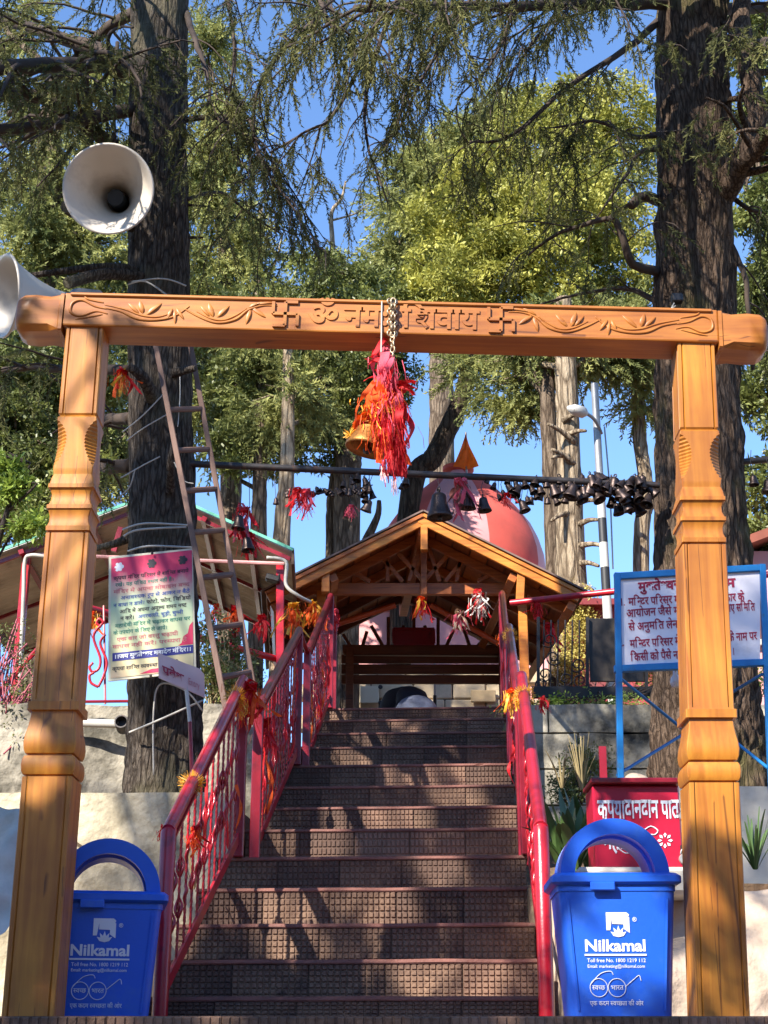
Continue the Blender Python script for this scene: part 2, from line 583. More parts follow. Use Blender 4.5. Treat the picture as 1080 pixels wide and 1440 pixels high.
def glyph(ch, off, ext, half=False):
    k = (ch, off, ext, half)
    if k not in _G:
        v, f = _raw(ch, off, ext)
        adv = max(x[0] for x in _raw(ch + '।')[0]) - _BAR
        if half and v:
            cut = adv * (.84 if ch == 'क' else .74)
            b = bmesh.new()
            bv = [b.verts.new(x) for x in v]
            for q in f:
                try: b.faces.new([bv[i] for i in q])
                except ValueError: pass
            bmesh.ops.bisect_plane(b, geom=b.verts[:] + b.edges[:] + b.faces[:], plane_co=(cut, 0, 0), plane_no=(1, 0, 0), clear_outer=True)
            b.verts.index_update()
            v = [tuple(x.co) for x in b.verts]
            f = [tuple(x.index for x in q.verts) for q in b.faces]
            b.free()
            adv = cut - .02
        _G[k] = (v, f, adv)
    return _G[k]

CONS = set('कखगघङचछजझञटठडढणतथदधनपफबभमयरलवशषसह')

def shape(s):
    """put Hindi text in drawing order: half consonants, the slanted r-stroke, the short i before its cluster"""
    out, start, i = [], 0, 0
    while i < len(s):
        ch = s[i]
        if ch in CONS:
            if not (out and out[-1][1]):
                start = len(out)
            half, rak = False, False
            if i + 2 < len(s) + 1 and s[i + 1:i + 2] == '्':
                if s[i + 2:i + 3] == 'र':
                    rak = True
                    i += 2
                elif s[i + 2:i + 3] in CONS:
                    half = True
                    i += 1
            out.append((ch, half))
            if rak:
                out.append(('^', False))
        elif ch == 'ि':
            out.insert(start, (ch, False))
        else:
            out.append((ch, False))
        i += 1
    return out

def text(s, size, org, u, w, material, parent, width=None, off=0.012, ext=0.0, name='lettering', jitter=0.0, align='l'):
    """lettering in the plane (u, w) starting at org"""
    org, u, w = V(org), V(u).normalized(), V(w).normalized()
    nrm = u.cross(w).normalized()
    vv, ff, x = [], [], 0.0
    for ch, half in shape(s):
        if ch == '^':
            a = x - .12
            n = len(vv)
            vv += [(a, .2, 0), (a - .2, .02, 0), (a - .16, -.03, 0), (a + .04, .14, 0)]
            ff.append((n, n + 1, n + 2, n + 3))
            continue
        if ch == ' ':
            x += .26
            continue
        gv, gf, adv = glyph(ch, off, ext, half)
        jy = random.uniform(-jitter, jitter)
        n = len(vv)
        vv += [(a + x, b + jy, c) for a, b, c in gv]
        ff += [tuple(i + n for i in q) for q in gf]
        x += adv
    k = (width / (x * size)) if width else 1.0
    sh = 0 if align == 'l' else -x * size * k / 2
    mb = MB()
    mb.add([org + u * (a * size * k + sh) + w * (b * size) + nrm * (c * size) for a, b, c in vv], ff)
    return mb.build(name, material, parent, fix=bool(ext))

# ------------------------------------------------------------------ the setting: stairs, landings, walls, terraces
def tan_el(py):
    return math.tan(PIT + math.atan((720 - py) / F))

STEP_PY = [1401, 1349, 1298.5, 1248, 1204, 1165, 1134, 1104.5, 1074.6, 1049, 1029.4, 1011, 994.7]
STEP_Y = [5.45, 5.82, 6.2, 6.6, 7.05, 7.9, 8.42, 8.95, 9.45, 10.15, 10.68, 11.22, 11.75]
STEP_Z = [y * tan_el(p) + CZ for y, p in zip(STEP_Y, STEP_PY)]
LAND_Z = 4.2 * tan_el(1428) + CZ
YAW = 0.0603
def cx(y):                               # centre line of the stairs
    return -0.085 + YAW * (y - 6.66)
HW = 0.70
AX = V((YAW, 1, 0)).normalized()          # along the stairs
BX = V((1, -YAW, 0)).normalized()         # across them
STAIR_ROT = Matrix((BX, AX, V((0, 0, 1)))).transposed().to_4x4()

def tile_mesh(w=.296, h=.165, nx=12, nz=6):
    mb = MB()
    mb.box((w / 2, .006, h / 2), (w, .012, h))
    cw, chh = w / nx, h / nz
    for i in range(nx):
        for j in range(nz):
            x0, z0 = i * cw, j * chh
            a, b = .0022, .0048
            q = [(x0 + a, 0, z0 + a), (x0 + cw - a, 0, z0 + a), (x0 + cw - a, 0, z0 + chh - a), (x0 + a, 0, z0 + chh - a)]
            t = [(x0 + b, -.005, z0 + b), (x0 + cw - b, -.005, z0 + b), (x0 + cw - b, -.005, z0 + chh - b), (x0 + b, -.005, z0 + chh - b)]
            mb.add(q + t, [(4, 5, 6, 7), (0, 1, 5, 4), (1, 2, 6, 5), (2, 3, 7, 6), (3, 0, 4, 7)])
    return mb.mesh('chequered_tile')

TILE_ME = tile_mesh()
TILE_ME.materials.append(TILE)
TILE2 = mat('chequered_cement_tile_pale', (130, 100, 82), rough=.75, var=.2, scale=9, bump=.35, bscale=110, dirt=(126, 92, 78), dscale=4, damt=.4)
TILE_ME2 = TILE_ME.copy()
TILE_ME2.materials[0] = TILE2
TILE_ME3 = TILE_ME.copy()
TILE_ME3.materials[0] = mat('chequered_cement_tile_dark', (88, 64, 54), rough=.8, var=.3, scale=8, bump=.5, bscale=90, dirt=(60, 44, 40), dscale=4, damt=.7, col2=(118, 92, 76))

def tile_row(parent, org, z0, z1, n, width):
    """a row of upright chequered tiles whose faces stand on the line org + BX"""
    gap = .003
    w = width / n
    for i in range(n):
        p = V(org) + BX * (i * w + gap / 2)
        wm = Matrix.Translation((p.x, p.y, z0)) @ STAIR_ROT @ Matrix.Rotation(R(random.uniform(-.35, .35)), 4, 'Y') @ Matrix.Diagonal(((w - gap) / .296, 1 + random.uniform(0, .5), (z1 - z0) / .165, 1))
        place('tile', random.choice((TILE_ME, TILE_ME, TILE_ME2, TILE_ME3)), parent, wm)

stairs = thing('staircase', 'chequered tile staircase climbing to the temple shelter', kind='structure', loc=(cx(5.45), 5.45, LAND_Z))
for k in range(13):
    y0, z1 = STEP_Y[k], STEP_Z[k]
    zb = LAND_Z if k == 0 else STEP_Z[k - 1]
    y1 = STEP_Y[k + 1] + .03 if k < 12 else 12.6
    st = MB()
    o0 = V((cx(y0), y0, 0)) + AX * .03
    o1 = V((cx(y1), y1, 0))
    d = (o1 - o0).length
    st.add([o0 - BX * HW + V((0, 0, LAND_Z - 1.2)), o0 + BX * HW + V((0, 0, LAND_Z - 1.2)), o1 + BX * HW + V((0, 0, LAND_Z - 1.2)), o1 - BX * HW + V((0, 0, LAND_Z - 1.2)),
            o0 - BX * HW + V((0, 0, z1 - .0165)), o0 + BX * HW + V((0, 0, z1 - .0165)), o1 + BX * HW + V((0, 0, z1 - .0165)), o1 - BX * HW + V((0, 0, z1 - .0165))],
           [(3, 2, 1, 0), (4, 5, 6, 7), (0, 1, 5, 4), (1, 2, 6, 5), (2, 3, 7, 6), (3, 0, 4, 7)])
    sto = st.build('step', CONC, stairs)
    ns = MB()
    a = V((cx(y0), y0, z1 - .008))
    n1 = V((cx(y1), y1, z1 - .008)) - AX * .028
    mid = (a + n1) / 2
    ns.box(mid, (2 * HW + .016, (n1 - a).length, .016), STAIR_ROT.to_3x3())
    tsl = ns.build('tread_slab', NOSE, sto)
    b_ = bmesh.new(); b_.from_mesh(tsl.data)
    bmesh.ops.subdivide_edges(b_, edges=[e for e in b_.edges if e.calc_length() > 1.0], cuts=40)
    for v in b_.verts:
        w_ = v.co.x * 11 + k * 7.3
        chip = max(0, noise.noise(V((w_, k, 0))) - .25) * .012
        v.co.y += .0035 * noise.noise(V((w_ * .5, 2, k))) + (chip if v.co.y < -.001 + min(q.co.y for q in b_.verts) + .02 else 0)
        v.co.z += .002 * noise.noise(V((w_ * .4, 5, k)))
    bmesh.ops.bevel(b_, geom=[e for e in b_.edges if e.calc_face_angle(0) > .9], offset=.004, segments=2, affect='EDGES')
    b_.to_mesh(tsl.data); b_.free()
    tile_row(sto, V((cx(y0), y0, 0)) + AX * .010 - BX * HW, zb + .001, z1 - .017, 5, 2 * HW)

landing = thing('landing', 'paved landing between the gate posts', kind='structure', loc=(0, 4.2, 0))
mb = MB()
mb.box((0, 5.9, LAND_Z - .62), (7.6, 3.3, 1.2))
lo = mb.build('paving_slab', CONC, landing)
mb = MB()
mb.box((0, 4.90, LAND_Z - .012), (7.6, 1.34, .022))
mb.build('edge_slab', NOSE, landing, bevel=.003)
for i in range(25):
    wm = Matrix.Translation((-3.7 + i * .298, 4.218, LAND_Z - .001 - .165)) @ Matrix.Diagonal((1, 1, 1, 1))
    place('tile', TILE_ME if random.random() < .6 else TILE_ME2, landing, wm)
for i in range(8):                        # steps that lead down to where the photographer stands
    mb = MB()
    mb.box((0, 4.06 - i * .36, LAND_Z - .19 - i * .2 - .5), (7.6, .37, 1.0))
    mb.build('lower_step', CONC, landing)
ground = MB()
n = 40
gx = np.linspace(-200, 200, n)
gv, gf = [], []
for j in range(n):
    for i in range(n):
        x, y = gx[i], gx[j]
        gv.append((x, y, -.35 + (noise.noise(V((x * .03, y * .03, 0))) * 2 - 4 if y > 30 else 0) - max(0, y - 30) * .12))
for j in range(n - 1):
    for i in range(n - 1):
        gf.append((j * n + i, j * n + i + 1, (j + 1) * n + i + 1, (j + 1) * n + i))
ground.add(gv, gf)
ground.build('ground', SOIL, None, smooth=2, kind='structure')

def terrace(name, x0, x1, y0, y1, z0, z1, zb, m, amp=.03, step=.25):
    """raised ground with an uneven top"""
    nx, ny = max(2, int((x1 - x0) / step)), max(2, int((y1 - y0) / step))
    mb = MB()
    vv = []
    for j in range(ny + 1):
        for i in range(nx + 1):
            x, y = x0 + (x1 - x0) * i / nx, y0 + (y1 - y0) * j / ny
            vv.append((x, y, z0 + (z1 - z0) * j / ny + amp * noise.noise(V((x * 2.3, y * 2.3, 3)))))
    ff = [(j * (nx + 1) + i, j * (nx + 1) + i + 1, (j + 1) * (nx + 1) + i + 1, (j + 1) * (nx + 1) + i) for j in range(ny) for i in range(nx)]
    rim = [i for i in range(nx + 1)] + [(j + 1) * (nx + 1) - 1 for j in range(1, ny + 1)] + [ny * (nx + 1) + i for i in range(nx - 1, -1, -1)] + [j * (nx + 1) for j in range(ny - 1, 0, -1)]
    nv = len(vv)
    vv += [(vv[i][0], vv[i][1], zb) for i in rim]
    k = len(rim)
    ff += [(rim[i], rim[(i + 1) % k], nv + (i + 1) % k, nv + i) for i in range(k)]
    mb.add(vv, ff)
    return mb.build(name, m, None, smooth=True, kind='structure')

def rough_wall(name, a, b, z0, z1, thick, m, amp=.02, step=.1, parent=None, **tags):
    """upright slab with an uneven face"""
    a, b = V(a), V(b)
    d = (b - a)
    L = d.length
    d.normalize()
    nn = V((d.y, -d.x, 0))
    nx, nz = max(2, int(L / step)), max(2, int((z1 - z0) / step))
    mb = MB()
    vv = []
    for j in range(nz + 1):
        for i in range(nx + 1):
            p = a + d * (L * i / nx)
            z = z0 + (z1 - z0) * j / nz
            e = amp * (noise.noise(V((p.x * 3.1, p.y * 3, z * 3.7))) + .5 * noise.noise(V((p.x * 9, p.y * 9, z * 9))))
            q = p + nn * e
            vv.append((q.x, q.y, z + (amp * .6 * noise.noise(V((p.x * 4, 7, 1))) if j == nz else 0)))
    ff = [(j * (nx + 1) + i, j * (nx + 1) + i + 1, (j + 1) * (nx + 1) + i + 1, (j + 1) * (nx + 1) + i) for j in range(nz) for i in range(nx)]
    rim = [i for i in range(nx + 1)] + [(j + 1) * (nx + 1) - 1 for j in range(1, nz + 1)] + [nz * (nx + 1) + i for i in range(nx - 1, -1, -1)] + [j * (nx + 1) for j in range(nz - 1, 0, -1)]
    nv = len(vv)
    vv += [tuple(V(vv[i]) - nn * thick) for i in rim]
    k = len(rim)
    ff += [(rim[i], nv + i, nv + (i + 1) % k, rim[(i + 1) % k]) for i in range(k)]
    ff.append(tuple(nv + i for i in range(k)))
    mb.add(vv, ff)
    return mb.build(name, m, parent, smooth=True, **tags)

ZL1, ZL2 = 7.6 * tan_el(1115) + CZ, 9.3 * tan_el(990) + CZ
ZR1, ZR2 = 6.0 * tan_el(1225) + CZ, 10.2 * tan_el(990) + CZ
TOP_Z = STEP_Z[12]
xl = lambda y: cx(y) - HW - .02
xr = lambda y: cx(y) + HW + .02
terrace('tree_terrace', -5, xl(8), 7.75, 9.32, ZL1 - .03, ZL1 + .02, 0, SOIL)
terrace('shed_terrace', -6, xl(9.4), 9.45, 24, ZL2 - .03, TOP_Z, 0, SOIL)
terrace('garden_bed', xr(6.0), 5, 6.15, 7.65, ZR1 - .03, ZR1 + .05, 0, SOIL)
terrace('sloping_bed', xr(7.7), 5, 7.7, 10.25, ZR1 + .1, ZR1 + .7, 0, SOIL)
terrace('upper_terrace', xr(10.3), 7, 10.35, 24, ZR2 - .03, TOP_Z, 0, SOIL)
terrace('temple_court', xl(12.65) + .03, xr(12.65) - .03, 12.63, 24, TOP_Z - .03, TOP_Z - .03, 0, CONC, amp=.004)
STAIN2 = mat('stained_plaster', (166, 158, 142), rough=.9, var=.25, scale=5, bump=.8, bscale=16, dirt=(78, 74, 64), dscale=3.0, damt=.75, dist=.03)
rough_wall('retaining_wall', (-3.2, 7.6, 0), (xl(7.6), 7.6, 0), 1.3, ZL1, .16, PLAST, .02,
           label='low cream plastered wall behind the left bin', cat='wall')
rough_wall('retaining_wall', (-3.6, 9.3, 0), (xl(9.3), 9.3, 0), 2.4, ZL2, .16, STAIN2, .04,
           label='rough cream upper wall behind the left tree trunk', cat='wall')
w3 = thing('block_wall', 'blackened rendered wall beside the top of the stairs', 'wall', loc=(1.2, 10.2, 2.6))
zz = 2.5
while zz < ZR2 - .01:                      # courses of the stained wall
    h = min(.24, ZR2 - zz)
    x = xr(10.2) - random.uniform(0, .3)
    while x < 4.6:
        L = random.uniform(.5, .8)
        x0, x1 = max(x, xr(10.2)), min(x + L, 4.6)
        if x1 - x0 > .06:
            rough_wall('block', (x0 + .006, 10.2 + random.uniform(-.012, .012), 0), (x1 - .006, 10.2, 0), zz + .006, zz + h - .004, .13, STAIN, .012, step=.08, parent=w3)
        x += L
    zz += h
mb = MB()
mb.box(((xr(10.3) + 4.6) / 2 + .03, 10.3, (2.4 + ZR2) / 2 - .012), (4.6 - xr(10.3) - .06, .1, ZR2 - 2.4))
mb.build('mortar', STAIN, w3)
ZW4 = 7.6 * tan_el(1106) + CZ
rough_wall('garden_wall', P(952, 1106, 7.6).xy.to_3d(), (3.6, 7.6, 0), ZR1 - .1, ZW4, .14, PLASTW, .02,
           label='low whitewashed wall behind the right gate post', cat='wall')

def boulder_bank(name, poly, depth, m, label, amp=.09):
    """an uneven bank: front face outlined by poly [(px, py)] at distance depth"""
    mb = MB()
    (xa, ya), (xb, yb) = poly
    a, b = P(xa, ya, depth), P(xb, yb, depth)
    nx, nz = 34, 26
    vv = []
    for j in range(nz + 1):
        for i in range(nx + 1):
            x = a.x + (b.x - a.x) * i / nx
            z = b.z + (a.z - b.z) * j / nz
            s = j / nz
            e = amp * (noise.noise(V((x * 2.4, z * 2.4, 5))) * 1.3 + .6 * noise.noise(V((x * 6, z * 6, 9))) + .3 * abs(noise.noise(V((x * 14, z * 14, 9)))))
            vv.append((x, depth + .35 * s * s + e, z + .04 * noise.noise(V((x * 4, 1, 2)))))
    ff = [(j * (nx + 1) + i, j * (nx + 1) + i + 1, (j + 1) * (nx + 1) + i + 1, (j + 1) * (nx + 1) + i) for j in range(nz) for i in range(nx)]
    top = [nz * (nx + 1) + i for i in range(nx + 1)]
    n0 = len(vv)
    vv += [(vv[i][0], depth + 1.0, vv[i][2] - .02) for i in top]
    ff += [(top[i], top[i + 1], n0 + i + 1, n0 + i) for i in range(nx)]
    sd = [j * (nx + 1) for j in range(nz + 1)]
    n1 = len(vv)
    vv += [(vv[i][0], depth + 1.0, vv[i][2]) for i in sd]
    ff += [(sd[j], sd[j + 1], n1 + j + 1, n1 + j) for j in range(nz)]
    sd = [j * (nx + 1) + nx for j in range(nz + 1)]
    n1 = len(vv)
    vv += [(vv[i][0], depth + 1.0, vv[i][2]) for i in sd]
    ff += [(sd[j], sd[j + 1], n1 + j + 1, n1 + j) for j in range(nz)]
    mb.add(vv, ff)
    return mb.build(name, m, None, smooth=2, label=label, cat='bank')

boulder_bank('rock_bank', ((790, 1232), (1240, 1460)), 5.62, ROCK, 'rough beige rock bank behind the right bin and gate post')
# pale plastered slope at the foot of the left post
mb = MB()
vv, nx, nz = [], 40, 60
for j in range(nz + 1):
    for i in range(nx + 1):
        u, w = i / nx, j / nz
        x = -2.15 + .66 * u + .14 * w
        y = 5.9 + .5 * w - .5 * u * (1 - w)
        z = LAND_Z - .1 + 1.15 * w - .25 * u * w
        e = .10 * noise.noise(V((x * 4.6, y * 2, z * 3.6))) + .05 * noise.noise(V((x * 9, y * 9, z * 9)))
        vv.append((x, y - e, z + e * .4))
mb.add(vv, [(j * (nx + 1) + i, j * (nx + 1) + i + 1, (j + 1) * (nx + 1) + i + 1, (j + 1) * (nx + 1) + i) for j in range(nz) for i in range(nx)])
for u in range(nx + 1):
    x, y, z = vv[nz * (nx + 1) + u]
    mb.v.append((x, y + .9, z))
n0 = len(vv)
mb.f += [(nz * (nx + 1) + i, nz * (nx + 1) + i + 1, n0 + i + 1, n0 + i) for i in range(nx)]
so = mb.build('plastered_slope', PLASTW, None, smooth=2, label='whitewashed slope at the foot of the left gate post', cat='bank')

# ------------------------------------------------------------------ the carved wooden gate
GY = 4.8
gate = thing('wooden_gate', 'carved varnished wooden gateway with two posts and an inscribed beam', 'gate', loc=(0, GY, LAND_Z))

def gate_post(base, top, name='post'):
    prof = [(1440, 30), (1137, 30), (1136.6, 27), (1134.5, 26.6), (1134, 30), (1130, 31.6), (1122, 32.4), (1114, 31.6), (1109.5, 29.6), (1109, 26.4), (1106.5, 26.2), (1106, 29.4), (1101, 31), (1092, 31.8), (1082, 30.8), (1070, 28.4), (1058, 27), (1049, 26.6), (1048.5, 31), (1037, 31), (1036.5, 28.4),
            (1034, 28), (799, 27.5), (798.5, 25), (796, 25), (795.5, 28), (789, 28.2), (788.5, 27), (782, 25.2), (774, 25), (767, 26.4), (764, 27.6), (763.5, 29), (758, 29), (757.5, 27.4), (750, 25), (742, 24.6), (736, 26), (733, 27.6), (732.5, 29.2), (727, 29.2), (726.5, 28), (718, 26.6), (711, 24.6), (707, 25)]
    k = 30
    prof += [(704 - 80 * i / k, 25.5) for i in range(k + 1)]
    prof += [(621, 23), (618, 25), (480, 24.5)]
    rings = []
    for py, hw in prof:
        t = (1440 - py) / (1440 - 480)
        c = V(base).lerp(V(top), t)
        w = hw * .00258
        ch, g = .003, 0
        if 798 <= py < 1032 or py < 620 or py > 1139:
            g = .007
        if 624 <= py <= 704:
            s = (704 - py) / 80
            ch = .003 + w * .62 * max(0, math.sin(math.pi * min(1, max(0, (s - .08) / .84))) ** .7) * (.55 + .45 * s)
            if 3 < (704 - py) < 76:
                ch += .0022 * (1 if round((704 - py) / 80 * k) % 2 else -1)
        q = []
        for sx, sy, tx, ty in ((0, -1, 1, 0), (1, 0, 0, 1), (0, 1, -1, 0), (-1, 0, 0, -1)):
            for e, dd in ((-1, 0), (-.82, 0), (-.775, g), (-.73, 0), (.73, 0), (.775, g), (.82, 0), (1, 0)):
                along = e * (w - ch) if abs(e) == 1 else max(-(w - ch) * .99, min((w - ch) * .99, e * w))
                q.append(V((c.x + sx * (w - dd) + tx * along, c.y + sy * (w - dd) + ty * along, c.z)))
        rings.append(q)
    n = len(rings[0])
    mb = MB()
    vv = [p for r_ in rings for p in r_]
    ff = []
    for i in range(len(rings) - 1):
        for j in range(n):
            j2 = (j + 1) % n
            ff.append((i * n + j, i * n + j2, (i + 1) * n + j2, (i + 1) * n + j))
    ff.append(tuple(range((len(rings) - 1) * n, len(rings) * n)))
    mb.add(vv, ff)
    o = mb.build(name, GATE_Z, gate, smooth=2)
    o.data.set_sharp_from_angle(angle=R(22))
    return o

def post_pts(b, t):
    a, c = P(b[0], b[1], GY), P(t[0], t[1], GY)
    d = (c - a) / (c.z - a.z)
    z0 = LAND_Z + .002
    return a + d * (z0 - a.z), c

gate_post(*post_pts((47, 1429), (124, 470)))
gate_post(*post_pts((1010, 1429), (974, 492)))

# beam
BA, BB = P(95, 448, GY), P(1004, 472, GY)
BD = (BB - BA).normalized()
BUP = V((-BD.z, 0, BD.x)).normalized()
BL = (BB - BA).length
BH, BDEP = .124, .15
beam = MB()
beam.bar(BA, BB, BDEP, BH, BUP)
bo = beam.build('beam', GATE_X, gate, bevel=.006, seg=2)
mb = MB()
fy = -BDEP / 2
for e0, e1 in (((0, BH / 2 - .01), (BL, BH / 2 - .01)),):
    mb.bar(BA + BUP * (BH / 2 - .007) + V((0, fy - .003, 0)) + BD * .02, BB + BUP * (BH / 2 - .007) + V((0, fy - .003, 0)) - BD * .02, .01, .012, BUP)
mb.build('moulding', GATE_X, bo, bevel=.003)
for sgn, org, dr, ln in ((-1, BA, -BD, .165), (1, BB, BD, .172)):
    mb = MB()
    prof = [(0, 1.0), (.012, 1.0), (.016, .94), (.05, .95), (ln * .6, 1.0), (ln * .85, .97), (ln * .96, .86), (ln, .7)]
    vv = []
    for s, q in prof:
        c = org + dr * s - BUP * .012
        hh, dd = BH * .56 * q, BDEP * .53 * q
        cc = .02 if s > .02 else .004
        for a, b2 in ((-dd + cc, -hh), (dd - cc, -hh), (dd, -hh + cc), (dd, hh - cc), (dd - cc, hh), (-dd + cc, hh), (-dd, hh - cc), (-dd, -hh + cc)):
            vv.append(c + V((0, a, 0)) + BUP * b2)
    k = len(prof)
    ff = [(i * 8 + j, i * 8 + (j + 1) % 8, (i + 1) * 8 + (j + 1) % 8, (i + 1) * 8 + j) for i in range(k - 1) for j in range(8)]
    ff += [tuple(range(7, -1, -1)), tuple((k - 1) * 8 + j for j in range(8))]
    mb.add(vv, ff)
    mb.build('beam_end', GATE_X, bo, smooth=True)

CU0 = 95.0
def bf(px, v_, lift=0.0):
    """point on the beam's front face: px along the photograph, v_ from -1 (bottom) to 1 (top)"""
    return BA + BD * ((px - 95) / 909 * BL) + BUP * (v_ * BH / 2) + V((0, fy - lift, 0))

def relief_line(pts, r, name='carved_stem'):
    mb = MB()
    c = bez([bf(a, b) for a, b in pts], 10 * (len(pts) - 1))
    k = len(c)
    mb.tube(c, [r * (.45 + .55 * math.sin(math.pi * min(1, (i + 1.5) / (k + 1.5)))) for i in range(k)], 6)
    return mb.build(name, GATE_X, bo, smooth=2)

def relief_leaf(a, b, w, name='carved_leaf'):
    A, B = bf(*a), bf(*b)
    d = B - A
    s = V((d.z, 0, -d.x)).normalized()
    mb = MB()
    vv, n = [], 9
    for i in range(n):
        t = i / (n - 1)
        ww = w * math.sin(math.pi * t ** .8) ** .8 if 0 < t < 1 else 0
        h = .007 * math.sin(math.pi * t) ** .6 if 0 < t < 1 else 0
        c = A + d * t
        vv += [c - s * ww + V((0, .002, 0)), c - s * ww * .6 - V((0, h, 0)), c - V((0, h * .45, 0)), c + s * ww * .6 - V((0, h, 0)), c + s * ww + V((0, .002, 0))]
    ff = [(i * 5 + j, i * 5 + j + 1, (i + 1) * 5 + j + 1, (i + 1) * 5 + j) for i in range(n - 1) for j in range(4)]
    mb.add(vv, ff)
    return mb.build(name, GATE_X, bo, smooth=2)

def half_vine(X):
    # X maps the left half's picture columns; the right half is its mirror image
    relief_line([(X(155), .05), (X(138), .2), (X(120), .55), (X(107), .35), (X(106), -.2), (X(120), -.42), (X(140), -.12), (X(157), -.25)], .0055, 'carved_loop')
    relief_line([(X(150), .42), (X(128), .62), (X(122), .86)], .004)
    relief_line([(X(150), -.3), (X(128), -.5), (X(113), -.62)], .004)
    relief_line([(X(150), .12), (X(175), -.08), (X(198), -.5), (X(225), -.55), (X(250), -.3), (X(270), .35)], .0055)
    relief_line([(X(152), .3), (X(180), .05), (X(205), -.3), (X(228), -.35), (X(248), -.05)], .004)
    relief_line([(X(262), .2), (X(285), -.3), (X(310), -.62), (X(335), -.4), (X(352), .2), (X(372), .5), (X(392), .5)], .0055)
    relief_line([(X(280), .05), (X(300), -.35), (X(318), -.45), (X(335), -.15), (X(350), .3)], .004)
    for a, b, w in (((206, -.2), (200, .65), .011), ((211, -.25), (232, .5), .0095), ((201, -.2), (184, .45), .008), ((304, -.3), (296, .62), .011), ((309, -.3), (326, .45), .0095), ((299, -.25), (285, .4), .007),
                    ((247, .2), (240, -.55), .007), ((250, .1), (252, -.78), .0065), ((252, .2), (264, -.5), .007),
                    ((356, .3), (350, -.7), .009), ((357, .35), (378, -.25), .009), ((352, .35), (372, .75), .006), ((360, .55), (390, .72), .006)):
        relief_leaf((X(a[0]), a[1]), (X(b[0]), b[1]), w)

half_vine(lambda x: x)
half_vine(lambda x: 996 - (x - 105) * .985)

def hooked_cross(px):
    """good-luck hooked cross carved between the words"""
    mb = MB()
    u, w = M(17, 450, GY), BH * .36
    c = bf(px, 0)
    def seg(a, b):
        mb.bar(c + BD * a[0] * u + BUP * a[1] * w - V((0, .003, 0)), c + BD * b[0] * u + BUP * b[1] * w - V((0, .003, 0)), .011, .011, V((0, 1, 0)))
    e = .004 / u
    for s in ((( -1, 0), (1, 0)), ((0, -1), (0, 1)), ((0, 1), (1, 1)), ((1, 0), (1, -1)), ((0, -1), (-1, -1)), ((-1, 0), (-1, 1))):
        seg(*s)
    return mb.build('carved_symbol', GATE_X, bo)

hooked_cross(404)
hooked_cross(703)
for s, a, b, sz in (('ॐ', 436, 478, .118), ('नमः', 486, 548, .112), ('शिवाय', 566, 672, .112)):
    text(s, sz, bf(a, -.62, -.001), BD, BUP, GATE_X, bo, width=(b - a) / 909 * BL, off=.02, ext=.05, name='carved_letters')

# ------------------------------------------------------------------ stair railings
def rz(py, Y):
    return Y * tan_el(py) + CZ

FLIGHTS = [(5.36, rz(1166, 5.36), 7.05, rz(953, 7.05), LAND_Z + .005, STEP_Z[4]),
           (7.62, rz(953, 7.05), 9.45, rz(884, 9.45), STEP_Z[4] + .02, STEP_Z[8]),
           (10.0, rz(884, 9.45), 11.75, rz(836, 11.75), STEP_Z[8] + .02, STEP_Z[12])]

def baluster_mesh():
    mb = MB()
    n = 26
    tw = []
    for i in range(n + 1):
        z = i / n
        a = z * 9 * math.pi
        for j in range(4):
            b = a + j * math.pi / 2
            tw.append((.0065 * math.cos(b), .0065 * math.sin(b), z))
    mb.add(tw, [(i * 4 + j, i * 4 + (j + 1) % 4, (i + 1) * 4 + (j + 1) % 4, (i + 1) * 4 + j) for i in range(n) for j in range(4)])
    for zc in (.34, .62):                     # forged leaf loops
        for s in (-1, 1):
            pts = [(s * .009 * math.sin(math.pi * t) + .003 * s, .004 * math.sin(2 * math.pi * t), zc - .07 + .14 * t) for t in [i / 8 for i in range(9)]]
            mb.tube(pts, [.0025 + .004 * math.sin(math.pi * i / 8) for i in range(9)], 5)
    me = mb.mesh('baluster')
    me.materials.append(RED)
    me.polygons.foreach_set('use_smooth', [True] * len(me.polygons))
    return me

BAL = baluster_mesh()

